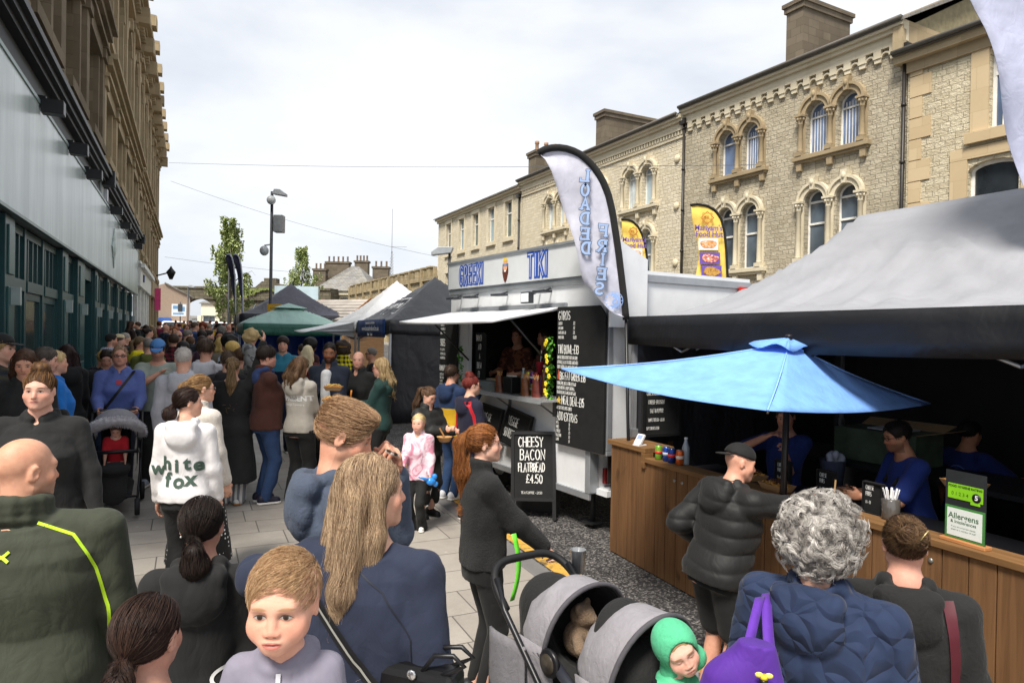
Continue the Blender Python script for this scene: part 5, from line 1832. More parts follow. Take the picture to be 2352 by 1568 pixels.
def stone_front(root, x0, x1, zlow, zmid, ztop, bay, m, dress, dark=False):
 n = max(1, round((x1 - x0) / bay))
 bw = (x1 - x0) / n
 holes, jobs = [], []
 for i in range(n):
  c = x0 + (i + 0.5) * bw
  for (z0, z1, ar) in ((zlow + 0.7, zmid - 0.75, 0), (zmid + 1.0, ztop - 1.9, 1)):
   w = bw * 0.27
   holes.append(arch(c - w, c + w, z0, z1 - w * 0.8, 8, w * 0.8) if ar else [(c - w, z0), (c + w, z0), (c + w, z1), (c - w, z1)])
   jobs.append((c - w, c + w, z0, z1, ar, w))
 mb = MB()
 plate(mb, [(x0, zlow), (x1, zlow), (x1, ztop), (x0, ztop)], holes, 0.0, 0.4)
 mb.bx(x0, x0 + 0.3, 0.402, 9, zlow, ztop)
 mb.bx(x1 - 0.3, x1, 0.402, 9, zlow, ztop)
 mb.build('upper_wall', m, root)
 for (a, b, z0, z1, ar, w) in jobs:
  window(root, None, a, b, z0, z1 - w * 0.8, z1, 0.22, '#3d4242', ((z0 + (z1 - z0) * 0.55, 0.09),), bool(ar), frm=mat('#8a8274', 0.6) if dark else None)
  k = MB()
  k.bx(a - 0.2, a - 0.001, -0.13, 0.15, z0 - 0.1, z1 - (w * 0.8 if ar else 0))
  k.bx(b + 0.001, b + 0.2, -0.13, 0.15, z0 - 0.1, z1 - (w * 0.8 if ar else 0))
  if ar:
   half_ring(k, a, b, z1 - w * 0.8, 0.24, -0.17, 0.05, 10, w * 0.8)
   k.bx((a + b) / 2 - 0.14, (a + b) / 2 + 0.14, -0.26, 0.05, z1 - 0.05, z1 + 0.4)
  else:
   k.bx(a - 0.24, b + 0.24, -0.2, 0.15, z1 + 0.001, z1 + 0.34)
   k.bx(a - 0.34, b + 0.34, -0.32, 0.0, z1 + 0.342, z1 + 0.46)
  k.bx(a - 0.3, b + 0.3, -0.3, 0.15, z0 - 0.32, z0 - 0.102)
  k.build('window_surround', dress, root)
 for i in range(n + 1):
  c = x0 + i * bw
  k = MB()
  e = 0.22
  c = min(max(c, x0 + e + 0.02), x1 - e - 0.02)
  for (z0, z1) in ((zlow + 0.02, zmid - 0.35), (zmid + 0.35, ztop - 0.95)):
   k.bx(c - e, c + e, -0.2, 0.0, z0, z1)
   k.bx(c - e - 0.08, c + e + 0.08, -0.27, 0.0, z1 - 0.35, z1 - 0.1)
   k.bx(c - e - 0.12, c + e + 0.12, -0.33, 0.0, z1 - 0.098, z1)
   k.bx(c - e - 0.06, c + e + 0.06, -0.25, 0.0, z0 + 0.001, z0 + 0.4)
  k.bx(c - e - 0.05, c + e + 0.05, -0.75, 0.0, ztop - 0.948, ztop - 0.3)
  k.bx(c - e - 0.12, c + e + 0.12, -0.85, 0.0, ztop + 0.26, ztop + 0.75)
  k.build('pilaster', dress, root)
 k = MB()
 for (z0, z1, d) in ((zmid - 0.35, zmid - 0.1, 0.22), (zmid - 0.098, zmid + 0.08, 0.38), (zmid + 0.082, zmid + 0.22, 0.5), (zmid + 0.222, zmid + 0.34, 0.3)):
  k.bx(x0, x1, -d, 0.0, z0, z1)
 k.build('string_course', dress, root)
 k = MB()
 for (z0, z1, d) in ((ztop - 0.94, ztop - 0.62, 0.25), (ztop - 0.28, ztop - 0.1, 0.5), (ztop - 0.098, ztop + 0.1, 0.68), (ztop + 0.102, ztop + 0.25, 0.62)):
  k.bx(x0, x1, -d, 0.0, z0, z1)
 dentils(k, x0, x1, ztop - 0.618, ztop - 0.282, 0.4, 0.2, 0.44)
 k.build('cornice', dress, root)
 r = MB()
 r.add([(x0, -0.3, ztop + 0.25), (x1, -0.3, ztop + 0.25), (x1, 4.5, ztop + 2.2), (x0, 4.5, ztop + 2.2), (x0, 9, ztop + 0.25), (x1, 9, ztop + 0.25)], [(0, 1, 2, 3), (3, 2, 5, 4)])
 r.build('roof', SLATE, root)
stone_front(pub, 5.0, 22.0, zc + 4.3, zc + 8.0, zc + 13.6, 3.4, stone('su', '#8e7f69', '#70644f', '#50483c', 0.6, 0.3, 0.25, 0.5, 0.006), stone('sd', '#8a7c68', '#6c614f', '#4d463b', 1.2, 0.6, 0.1, 0.6, 0.004), True)
stone_front(pub, 22.0, 36.0, zc + 4.3, zc + 7.4, zc + 13.6, 3.5, STONE_P, DRESS_W)
b2 = thing('shop_building', 'honey stone building with a white shopfront just beyond the green pub', 'building', (ox, oy, 0), R(25.28 + 90))
stone_front(b2, 36.1, 46.0, zc + 3.2, zc + 7.2, zc + 13.8, 3.3, STONE_P, DRESS_W)
k = MB()
k.bx(36.1, 46.0, -0.3, 0.0, zc + 2.0, zc + 3.18)
k.bx(36.1, 46.0, -0.48, 0.0, zc + 2.85, zc + 3.05)
for x in (36.12, 38.5, 41.2, 43.6, 45.5):
 k.bx(x, x + 0.45, -0.18, 0.0, 0.5, zc + 1.998)
k.bx(36.1, 46.0, -0.05, 0.0, 0.5, zc + 1.998, 1)
k.build('shopfront', [mat('#d9dad4', 0.5), mat('#b9bdb9', 0.4)], b2)
k = MB()
k.bx(38.0, 38.5, -0.36, -0.3, zc + 2.3, zc + 2.65)
k.build('plaque', mat('#3f4c7a', 0.5), b2)
b3 = thing('shop_building', 'honey stone building with a dark open entrance at the far end of the left row', 'building', (ox, oy, 0), R(25.28 + 90))
stone_front(b3, 46.1, 58.0, zc + 3.0, zc + 6.8, zc + 13.2, 3.0, STONE_P, DRESS_W)
k = MB()
k.bx(46.1, 58.0, -0.35, 0.0, zc + 2.0, zc + 2.98)
k.bx(46.1, 50.0, -0.05, 0.0, 0.6, zc + 1.998, 1)
k.bx(50.2, 54.0, -0.05, 0.0, 0.6, zc + 1.998, 2)
k.bx(54.2, 58.0, -0.05, 0.0, 0.6, zc + 1.998, 1)
for x in (46.1, 50.0, 54.0, 57.6):
 k.bx(x, x + 0.4, -0.25, -0.051, 0.6, zc + 1.998)
k.build('shopfront', [DRESS_W, mat('#c9cdc9', 0.4), mat('#151617', 0.6)], b3)
sg_ = MB()
sg_.bx(49.0, 49.08, -0.70, -0.36, zc + 1.2, zc + 2.6)
sg_.build('hanging_sign', mat('#d0407a', 0.5), b3)
lt = MB()
lt.tube([(52.0, -0.3, zc + 3.6), (52.0, -1.2, zc + 3.9)], 0.05, 6)
lt.lathe([(0.1, -0.5), (0.26, -0.1), (0.3, 0.0), (0.1, 0.25), (0.03, 0.4)], (52.0, -1.2, zc + 3.9), 8)
lt.build('wall_lantern', mat('#1d1f22', 0.4), b3)
# ------------------------------------------------------------------ canopies
def canopy_fabric(hexc, rough=0.45):
 key = ('canopy', hexc)
 if key in _mats:
  return _mats[key]
 c = lin(hexc)
 t = NT('canopy_' + hexc.lstrip('#'))
 o = t.obj()
 n = t.noise(t.map(o, (1.0, 1.0, 0.8)), 1.2, 4, 0.55, 0.8)
 w = t.noise(t.map(o, (2.2, 0.35, 1.0), (0, 0, 0.7)), 1.7, 2, 0.5, 0.5)
 col = t.ramp(t.noise(o, 2.5, 5), [(0.3, tuple(x * 0.9 for x in c)), (0.7, tuple(min(1, x * 1.05) for x in c))])
 nor = t.bump(w, 0.55, 0.08, t.bump(n, 0.4, 0.1))
 _mats[key] = t.done(col, rough, 0, 0.35, nor)
 if sum(c) > .25:                                  # cloth lets some light through
  tr_ = t.n('ShaderNodeBsdfTranslucent')
  t.l(col, tr_.inputs['Color'])
  ms = t.n('ShaderNodeMixShader')
  ms.inputs[0].default_value = .22
  t.l(t.b.outputs[0], ms.inputs[1])
  t.l(tr_.outputs[0], ms.inputs[2])
  t.l(ms.outputs[0], t.t.nodes['Material Output'].inputs['Surface'])
 return _mats[key]
def canopy(name, label, p0, p1, s0, s1, eave, peak, hexc, valc, group=None, ridge=0.0, exp=1.35, val=0.27, walls=(), wallc=None, cat='gazebo', legs=True, sag=0.0):
 pc, sc_ = (p0 + p1) / 2, (s0 + s1) / 2
 x, y = W(pc, sc_)
 root = thing(name, label, cat, (x, y, 0), ST, group)
 hx_, hy_ = (p1 - p0) / 2, (s1 - s0) / 2
 g0 = gs(sc_)
 n = 56 if ridge else 30
 fr_ = np.random.RandomState(int(abs(s0) * 10)).uniform(0, 6.28, 6)
 rows = []
 for j in range(n + 1):
  b = -hy_ + 2 * hy_ * j / n
  row = []
  for i in range(n + 1):
   a = -hx_ + 2 * hx_ * i / n
   ty = max(0.0, abs(b) - ridge) / (hy_ - ridge)
   t = 1 - max(abs(a) / hx_, ty)
   ang = math.atan2(b, a)
   edge = min(1, t * 5) * min(1, (1 - t) * 4) * (0.022 * math.sin(15 * ang + 5 * t + fr_[0]) * math.sin(7 * ang + fr_[1]) + 0.012 * math.sin(31 * ang + 9 * t + fr_[2]) + .008 * math.sin(9 * a + 14 * b + fr_[3]))
   z = eave + (peak - eave) * t ** exp + edge - sag * math.sin(math.pi * (i / n)) * math.sin(math.pi * (j / n)) * (1 - t)
   row.append((a, b, z))
  rows.append(row)
 mb = MB()
 mb.grid(rows)
 mb.build('canopy', canopy_fabric(hexc), root, solid=0.006)
 vb = MB()
 for (ax_, ay, bx_, by) in ((-hx_, -hy_, hx_, -hy_), (hx_, -hy_, hx_, hy_), (hx_, hy_, -hx_, hy_), (-hx_, hy_, -hx_, -hy_)):
  m = 18
  rr = []
  for zz in (0.0, 0.33, 0.66, 1.0):
   row = []
   for i in range(m + 1):
    t = i / m
    w = 0.022 * zz * math.sin(11 * t * math.pi + ax_ * 3)
    nx_, ny_ = (by - ay), -(bx_ - ax_)
    l = math.hypot(nx_, ny_)
    row.append((ax_ + (bx_ - ax_) * t + nx_ / l * (w + 0.012), ay + (by - ay) * t + ny_ / l * (w + 0.012), eave + 0.004 - val * zz - 0.03 * zz * math.sin(math.pi * t)))
   rr.append(row)
  vb.grid(rr)
 vb.build('valance', canopy_fabric(valc), root, solid=0.004)
 if legs:
  for a in (-1, 1):
   for b in (-1, 1):
    lb = MB()
    X_, Y_ = a * (hx_ - 0.04), b * (hy_ - 0.04)
    gz = gs(sc_ + Y_)
    lb.bx(X_ - 0.022, X_ + 0.022, Y_ - 0.022, Y_ + 0.022, gz, eave - 0.01)
    lb.bx(X_ - 0.06, X_ + 0.06, Y_ - 0.06, Y_ + 0.06, gz, gz + 0.012)
    lb.bx(X_ - 0.035, X_ + 0.035, Y_ - 0.035, Y_ + 0.035, gz + 1.1, gz + 1.18)
    lb.build('pole', mat('#b9bcc0', 0.35, 0.6), root)
  fr = MB()
  for (ax_, ay, bx_, by) in ((-hx_, -hy_, hx_, -hy_), (hx_, -hy_, hx_, hy_), (hx_, hy_, -hx_, hy_), (-hx_, hy_, -hx_, -hy_)):
   k = 0.97
   n_ = max(2, int(math.hypot(bx_ - ax_, by - ay) / 1.4)) * 2
   for i in range(n_):
    t0, t1 = i / n_, (i + 1) / n_
    za, zb = (eave - 0.06, eave - 0.32) if i % 2 == 0 else (eave - 0.32, eave - 0.06)
    fr.tube([((ax_ + (bx_ - ax_) * t0) * k, (ay + (by - ay) * t0) * k, za), ((ax_ + (bx_ - ax_) * t1) * k, (ay + (by - ay) * t1) * k, zb)], 0.011, 5)
  fr.build('truss', mat('#9da1a6', 0.35, 0.6), root)
 for w in walls:
  ax_, ay, bx_, by = {'near': (-hx_, -hy_, hx_, -hy_), 'far': (-hx_, hy_, hx_, hy_), 'back': (hx_, -hy_, hx_, hy_), 'front': (-hx_, -hy_, -hx_, hy_)}[w]
  rr = []
  for k in range(8):
   f = k / 7
   rr.append([(ax_ * 0.985 + (bx_ - ax_) * 0.985 * i / 16 + 0.03 * math.sin(i * 1.9 + k * 0.4) * f * (by != ay), ay * 0.985 + (by - ay) * 0.985 * i / 16 + 0.03 * math.sin(i * 1.9 + k * 0.4) * f * (bx_ != ax_),
      eave - 0.05 - (eave - 0.07 - gs(sc_ + ay + (by - ay) * i / 16)) * f) for i in range(17)])
  wb = MB()
  wb.grid(rr)
  wb.build('side_wall', canopy_fabric(wallc or valc), root, solid=0.004)
 return root
grey = canopy('gazebo', 'large grey ridged market canopy with black valance over the wooden counter', 3.9, 6.9, 1.35, 5.57, 2.3, 3.22, '#a6a7ac', '#1c1d20', None, .78, 1.85, 0.27, ('near', 'far', 'back'), '#323236')  # near side wall is added out of view to keep light out
blk = canopy('gazebo', 'black market gazebo with dark side walls beside the white food trailer', 3.75, 6.75, 13.95, 16.95, 2.36, 3.46, '#35373b', '#2b2c30', None, 0, 1.15, 0.27, ('near',), '#2b2b2f')
wht = canopy('gazebo', 'white market gazebo with its front awning pulled out over the pavement', 3.75, 6.75, 17.25, 20.25, 2.36, 3.58, '#fafafa', '#f2f3f6', None, 0, 1.15, 0.2)
grn = canopy('gazebo', 'faded green gazebo with a small vent cap and blue tarpaulin back', 1.5, 4.5, 22.5, 25.5, 2.33, 3.0, '#aacdc3', '#2f6253', None, 0, 0.95, 0.34)
bk2 = canopy('gazebo', 'black pointed gazebo with white letters standing behind the green one', 1.75, 6.0, 28.3, 32.5, 2.75, 4.15, '#3a3a46', '#2a2a31', None, 0, 1.3, 0.42)
# details on the canopies
hx_ = 1.5
v_ = MB()
v_.grid([[(0.75 * math.cos(t) * r, 0.75 * math.sin(t) * r, 3.04 - 0.17 * r + 0.01) for t in [math.pi / 4 + i * math.pi / 2 for i in range(5)]] for r in (0.001, 0.5, 1.0)], 0, False)
v_.build('vent_cap', canopy_fabric('#a9cdc2'), grn, solid=0.004)
tb = MB()
tb.grid([[(-1.4 + 2.9 * i / 14, 1.42 + 0.05 * math.sin(i * 1.7 + k), 2.3 - 0.3 * k + 0.02 * math.sin(i)) for i in range(15)] for k in range(7)])
tb.grid([[(1.42 + 0.05 * math.sin(i * 1.7 + k), -1.4 + 2.8 * i / 14, 2.3 - 0.3 * k + 0.02 * math.sin(i)) for i in range(15)] for k in range(7)])
tb.build('tarpaulin', canopy_fabric('#2b4fb0', 0.3), grn, solid=0.004)
aw = MB()
aw.grid([[(-1.5 - 1.05 * k / 6, -1.48 + 3.1 * i / 12, 2.37 - 0.24 * (k / 6) ** 0.8 - 0.05 * math.sin(math.pi * i / 12) * k / 6) for i in range(13)] for k in range(7)])
aw.build('awning', canopy_fabric('#fafafa'), wht, solid=0.006)
ab = MB()
ab.tube([(-2.55, -1.48, 2.12), (-1.5, -1.5, 2.15)], 0.015, 6)
ab.build('awning_bar', mat('#d0d3d6', 0.3, 0.5), wht)
ag = MB()
ag.add([(-1.5, -1.47, 2.36), (-2.5, -1.47, 2.14), (-1.5, -1.47, 1.98)], [(0, 1, 2)])
ag.build('shaded_underside', canopy_fabric('#a5a5a6'), wht, solid=0.004)  # grey sheet painted as the shaded underside of the white awning
def facing(x, y, z, nx, ny):
 """plane basis for flat lettering: +x to the reader's right, z up, reader stands on the side of (nx, ny)"""
 n = Vector((nx, ny, 0)).normalized()
 X = Vector((-n.y, n.x, 0))
 Y = -n
 M = Matrix(((X.x, Y.x, 0, x), (X.y, Y.y, 0, y), (0, 0, 1, z), (0, 0, 0, 1)))
 return M
def put_text(s, size, B, m, name, parent, sx=1.0, bold=0.0, align='CENTER', shear=0.0, mirror=False):
 vs, fs = text_mesh(s, size, sx, align, bold)
 out = [B @ Vector(((-x if mirror else x) + shear * y, -z, y)) for x, y, z in vs]
 return mesh_obj(name, out, fs, m, parent)
WHITE = mat('#e8e8ea', 0.6, vary=0.03)
# lettering on the black gazebos (local frame of each)
put_text('D', 0.55, facing(-2.14, -1.5, 2.52, -1, 0), WHITE, 'lettering', bk2)
put_text('I', 0.42, facing(-1.55, -1.05, 3.05, -1, -1.2) @ Matrix.Rotation(R(-35), 4, 'X'), WHITE, 'lettering', bk2)
bn = MB()
bn.grid([[(-1.53, -1.3 + 2.6 * i / 10, 2.4 - 0.13 * k) for i in range(11)] for k in range(4)], 0, True, True)
ban = bn.build('banner', canopy_fabric('#28447c'), blk, solid=0.01)
for t_, sz, zz in (('www.lancashirefood.co.uk', 0.15, 2.2), ('fresh   local', 0.1, 2.07), ('handmade by us with love', 0.08, 2.33)):
 put_text(t_, sz, facing(-1.542, 0.0, zz, -1, 0), WHITE, 'lettering', ban, 1.0, 0.004)
# letters on the sloping roof panel facing the street
lb = Matrix.Translation((-0.98, -0.1, 2.72)) @ facing(0, 0, 0, -1, 0) @ Matrix.Rotation(R(-48), 4, 'X')
sq = MB()
for pts in ([(-0.62, -0.26), (0.62, -0.26)], [(0.62, -0.26), (0.62, 0.26)], [(-0.62, 0.26), (0.62, 0.26)], [(-0.62, -0.26), (-0.62, 0.26)]):
 ribbon(sq, pts, 0.03, lb)
sq.build('lettering_frame', WHITE, blk)
put_text('HAPPY PIES', 0.24, lb, WHITE, 'lettering', blk, 0.8, 0.006)
# ------------------------------------------------------------------ white food trailer with chalk menus
CHALK = mat('#dcdcd8', 0.9, vary=0.25, vscale=40)
BLKB = mat('#141516', 0.8, vary=0.3, vscale=12)
aT = math.atan2(-.8514, .5245)
tr = thing('food_trailer', 'white catering trailer with open serving hatch and big black chalk menus', 'food trailer', (-.89, 9.91, 0), aT)
SHELL = mat('#d6d8da', 0.4, vary=0.05, dirt=0.12)
ALU = mat('#9fa3a8', 0.35, 0.5)
L_, LU, DEP = 3.3, 3.56, 2.1
b_ = MB()
plate(b_, [(0, 0.95), (LU, 0.95), (LU, 2.75), (0, 2.75)], [[(0.54, 1.42), (2.73, 1.42), (2.73, 2.4), (0.54, 2.4)]], 0.0, 0.06)
b_.bx(0, L_, 0.0, 0.06, 0.46, 0.948)
b_.bx(L_ - 0.06, L_, 0.062, DEP, 0.46, 0.948)
b_.bx(LU - 0.06, LU, 0.062, DEP, 0.95, 2.75)
b_.bx(0, 0.06, 0.062, DEP, 0.46, 2.75)
b_.bx(0.062, LU - 0.062, DEP - 0.06, DEP, 0.46, 2.75)
b_.bx(0.062, LU - 0.062, 0.062, DEP - 0.062, 0.46, 0.52)
b_.bx(0.0, LU, 0.0, DEP, 2.752, 2.8)
b_.build('body', SHELL, tr)
t_ = MB()
t_.bx(-0.01, L_ + 0.02, -0.03, 0.0, 0.40, 0.47)
t_.bx(L_ - 0.05, L_ + 0.03, -0.035, 0.08, 0.471, 0.94)
t_.bx(L_, LU + 0.02, -0.02, DEP, 0.9, 0.949)
t_.bx(LU - 0.03, LU + 0.02, -0.02, 0.04, 0.95, 2.75)
t_.bx(-0.02, LU + 0.02, -0.03, -0.001, 2.66, 2.74)
t_.bx(0.4, 2.85, -0.04, -0.001, 2.405, 2.47)
t_.bx(LU, LU + 0.025, 0.05, DEP, 2.68, 2.76)
t_.bx(LU, LU + 0.02, DEP - 0.05, DEP, 0.95, 2.68)
t_.build('trim', ALU, tr, bevel=0.005)
i_ = MB()
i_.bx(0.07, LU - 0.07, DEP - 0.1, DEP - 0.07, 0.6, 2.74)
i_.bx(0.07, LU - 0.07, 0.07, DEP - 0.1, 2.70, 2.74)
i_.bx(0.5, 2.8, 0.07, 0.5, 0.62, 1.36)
i_.bx(0.062, 0.075, 0.07, DEP - 0.101, 0.6, 2.69)  # dark lining added over the white shell so the inside reads shaded
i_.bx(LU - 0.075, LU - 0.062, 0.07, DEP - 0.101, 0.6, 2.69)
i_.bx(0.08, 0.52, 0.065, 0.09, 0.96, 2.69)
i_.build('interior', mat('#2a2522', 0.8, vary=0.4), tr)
sg = MB()
sg.bx(0.0, LU, -0.05, 0.05, 2.742, 3.1)
sg.build('sign_board', mat('#c9ccce', 0.35, vary=0.04), tr)
se = MB()
se.bx(-0.02, LU + 0.02, -0.07, 0.07, 3.101, 3.13)
se.prism([(0, 0)] * 0 or [(LU + 0.02, 2.76), (LU + 0.05, 2.76), (LU + 0.05, 3.13), (LU + 0.02, 3.13)], -0.07, 0.07)
se.build('sign_edge', ALU, tr)
sp = MB()
sp.add([(LU + 0.06, -0.06, 3.12), (LU + 0.06, 0.42, 2.9), (LU + 0.06, 0.42, 2.2), (LU + 0.06, -0.06, 2.2), (LU + 0.09, -0.06, 3.12), (LU + 0.09, 0.42, 2.9), (LU + 0.09, 0.42, 2.2), (LU + 0.09, -0.06, 2.2)],
 [(0, 1, 2, 3), (7, 6, 5, 4), (0, 4, 5, 1), (1, 5, 6, 2), (3, 2, 6, 7), (0, 3, 7, 4)])
sp.build('side_plate', SHELL, tr)
FB = Matrix.Translation((0, -0.053, 0))
BLUE = mat('#2b4fa8', 0.5, vary=0.05)
for word, x0, size, sx in (('GREEKI', 0.36, 0.245, 0.60), ('TIKI', 2.12, 0.26, 0.64)):
 k = MB()
 strokes(k, word, x0, 2.795, size, FB, 0.062, sx, 0.34)
 ln = k.build('lettering', BLUE, tr)
 k = MB()
 strokes(k, word, x0, 2.795, size, Matrix.Translation((0, -0.056, 0)), 0.010, sx, 0.34)
 k.build('inline', mat('#d5d8da', 0.5), ln)
# bearded emblem between the words
k = MB()
def oval(cx, cz, rx, rz, y, mat_, n=14, a0=0, a1=360):
 pts = [(cx + rx * math.cos(R(a0 + (a1 - a0) * i / n)), cz + rz * math.sin(R(a0 + (a1 - a0) * i / n))) for i in range(n + (a1 - a0 < 360))]
 k.prism(pts, y - 0.002, y, mat_)
k.prism([(1.53, 2.99), (1.66, 2.99), (1.665, 2.88), (1.63, 2.79), (1.595, 2.755), (1.56, 2.79), (1.525, 2.88)][::-1], -0.055, -0.053, 0)
oval(1.595, 2.97, 0.052, 0.075, -0.0552, 1)
oval(1.595, 3.02, 0.05, 0.05, -0.0574, 2, 14, 0, 180)
k.prism([(1.545, 2.99), (1.59, 2.99), (1.585, 2.96), (1.55, 2.96)], -0.0596, -0.0576, 3)
k.prism([(1.60, 2.99), (1.645, 2.99), (1.64, 2.96), (1.605, 2.96)], -0.0596, -0.0576, 3)
k.prism([(1.57, 2.91), (1.62, 2.91), (1.615, 2.89), (1.575, 2.89)], -0.0596, -0.0576, 4)
k.build('emblem', [mat('#5b2e22', 0.6), mat('#d9a07c', 0.6), mat('#d9b94a', 0.5), mat('#4d7fae', 0.3), WHITE], tr)
aw = MB()
B0_, B1_ = (-0.16, 2.40), (-0.99, 2.26)
aw.grid([[(0.25 + 2.5 * i / 8, -0.05 - 0.85 * j / 6, 2.405 - 0.16 * j / 6 - 0.012 * math.sin(math.pi * i / 8)) for i in range(9)] for j in range(7)])
hat_ = aw.build('hatch', mat('#e9ebee', 0.3, vary=0.08), tr, solid=0.035)
for x in (0.6, 2.6):
 pr_ = MB()
 pr_.tube([(x, -0.02, 1.75), (x, -0.6, 2.29)], 0.012, 6)
 pr_.build('gas_strut', mat('#3a3b3d', 0.3, 0.6), hat_)
ct = MB()
ct.bx(0.5, 2.8, -0.3, 0.12, 1.378, 1.405)
ct.bx(0.5, 2.8, -0.31, -0.301, 1.36, 1.41)
cc = ct.build('counter', mat('#b5b8bb', 0.25, 0.5), tr)
for x in (0.7, 1.7, 2.65):
 k = MB()
 k.prism([(0, 0)] * 0 or [(x - 0.012, 1.2), (x + 0.012, 1.2), (x + 0.012, 1.375), (x - 0.012, 1.375)], -0.03, -0.001)
 k.tube([(x, -0.02, 1.22), (x, -0.25, 1.37)], 0.01, 6)
 k.build('bracket', mat('#6b6d70', 0.4, 0.5), cc)
for i, x in enumerate((0.35, 0.85, 1.6, 2.55)):
 k = MB()
 k.bx(x - 0.11, x + 0.11, -0.2, -0.08, 2.585, 2.61)
 k.tube([(x, -0.02, 2.64), (x, -0.12, 2.61)], 0.012, 6)
 k.build('spotlight', mat('#33353a', 0.4), tr)
k = MB()
k.bx(2.58 - 0.35, 2.76 - 0.35, -0.22, -0.16, 2.47, 2.60, 0, Matrix.Identity(4))
k.bx(2.245, 2.395, -0.226, -0.221, 2.485, 2.585, 1)
k.tube([(2.32, -0.16, 2.56), (2.32, -0.02, 2.62)], 0.012, 6)
k.build('floodlight', [mat('#303236', 0.4), mat('#dfe3e6', 0.2)], tr)
rl = MB()
rl.bx(L_ + 0.001, L_ + 0.05, 0.16, 0.62, 0.56, 0.72, 0)
rl.bx(L_ + 0.051, L_ + 0.056, 0.18, 0.38, 0.58, 0.70, 1)
rl.build('tail_light', [mat('#7a1512', 0.2), mat('#b5382c', 0.15)], tr, bevel=0.008)
mk = MB()
mk.bx(LU + 0.026, LU + 0.06, DEP - 0.22, DEP - 0.1, 2.64, 2.70)
mk.build('marker_light', mat('#c22a22', 0.2), tr)
for x in (1.1, 1.9):
 wq = MB()
 wq.lathe([(0.12, -0.1), (0.27, -0.1), (0.3, -0.06), (0.3, 0.06), (0.27, 0.1), (0.12, 0.1)], (x, 0.3, 0.40), 20, 0, 'y')
 wh = wq.build('wheel', mat('#141414', 0.8), tr)
 k = MB()
 k.lathe([(0.05, -0.13), (0.13, -0.12), (0.17, -0.09), (0.17, 0.09)], (x, 0.3, 0.40), 16, 0, 'y')
 k.build('rim', ALU, wh)
lg = MB()
for x in (0.3, 3.1):
 lg.tube([(x, 0.2, 0.1), (x, 0.2, 0.47)], 0.03, 8)
 lg.bx(x - 0.08, x + 0.08, 0.12, 0.28, 0.09, 0.11)
lg.bx(0.2, 3.2, 0.7, 0.8, 0.36, 0.459)
lg.bx(0.2, 3.2, 1.3, 1.4, 0.36, 0.459)
lg.build('chassis', mat('#1f2022', 0.6), tr)
def chalkboard(parent, x0, x1, z0, z1, y, lines, cut=0.0, M=None, name='menu_board', frame=0.0):
 """lines: (text, x, z, size, narrowness)"""
 M = M or Matrix.Identity(4)
 k = MB()
 k.prism([(x0, z0), (x1, z0), (x1, z1 - cut), (x1 - cut, z1), (x0, z1)], y - 0.02, y, 0, M)
 if frame:
  for (a, b, c, d) in ((x0, x1, z0, z0 + frame), (x0, x1, z1 - frame, z1), (x0, x0 + frame, z0 + frame, z1 - frame), (x1 - frame, x1, z0 + frame, z1 - frame)):
   k.bx(a, b, y - 0.035, y - 0.021, c, d, 1, M)
 b = k.build(name, [BLKB, mat('#1b1b1c', 0.5)], parent)
 k = MB()
 for t, x, z, size, sx in lines:
  strokes(k, t, x, z, size, M @ Matrix.Translation((0, y - 0.023, 0)), size * 0.105, sx, 0.22, 0, 0.04)
 k.build('chalk_writing', CHALK, b)
 return b
X0 = 2.75
ml = [('GYROS', X0 + .03, 2.28, .09, .62)]
for i, (a, b) in enumerate((('CHICKEN', '£12'), ('HALLOUMI', '£12'), ('LAMB SOUVLAKI', '£13'), ('MIXED GRILL', '£16.50'))):
 ml += [(a, X0 + .03, 2.225 - .05 * i, .03, .5), (b, X0 + .30, 2.225 - .05 * i, .032, .5)]
ml += [('TIKI BOWL-£13', X0 + .03, 1.915, .09, .5)]
for i, t in enumerate(('GRILLED CHICKEN OR HOT HONEY HALLOUMI', 'OVER RICE, SALAD & TZATZIKI, LOADED WITH', 'CRISPY CHICKPEAS & GAMECHANGER SAUCE')):
 ml += [(t, X0 + .02, 1.855 - .052 * i, .034, .42)]
ml += [('BIG FAT GREEK £18', X0 + .07, 1.63, .085, .5)]
for i, t in enumerate(('CHICKEN, FRIES, RICE, FLATBREAD & SALAD', 'LOADED WITH FETA, CRISPY CHICKPEAS,', 'TOASTED SESAME & GAMECHANGER SAUCE')):
 ml += [(t, X0 + .02, 1.575 - .05 * i, .033, .42)]
ml += [('MEAL DEAL-£15', X0 + .11, 1.365, .09, .5), ('ANY £12 GYROS, FRIES & DRINK', X0 + .02, 1.305, .034, .46), ('ADD EXTRAS', X0 + .03, 1.19, .085, .6)]
for i, (a, b) in enumerate((('FETA', '£1'), ('FRIES', '£2'), ('CHICKEN', '£3'), ('HALLOUMI', '£3'), ('LAMB', '£4'))):
 ml += [(a, X0 + .02, 1.14 - .045 * i, .032, .5), (b, X0 + .25, 1.14 - .045 * i, .032, .5)]
mbd = chalkboard(tr, X0, LU + 0.02, 0.92, 2.42, -0.045, ml, 0.1)
k = MB()
star = [(X0 + .06 + (.045 if i % 2 == 0 else .02) * math.sin(math.pi * i / 5), 1.40 + (.045 if i % 2 == 0 else .02) * math.cos(math.pi * i / 5)) for i in range(10)]
k.prism(star[::-1], -0.07, -0.067, 0)
k.prism([(X0 + .03, 1.63), (X0 + .05, 1.63), (X0 + .056, 1.68), (X0 + .045, 1.74), (X0 + .04, 1.70), (X0 + .028, 1.67)], -0.07, -0.067, 1)
k.build('chalk_drawing', [mat('#c9a93c', 0.7), mat('#b8573a', 0.7)], mbd)
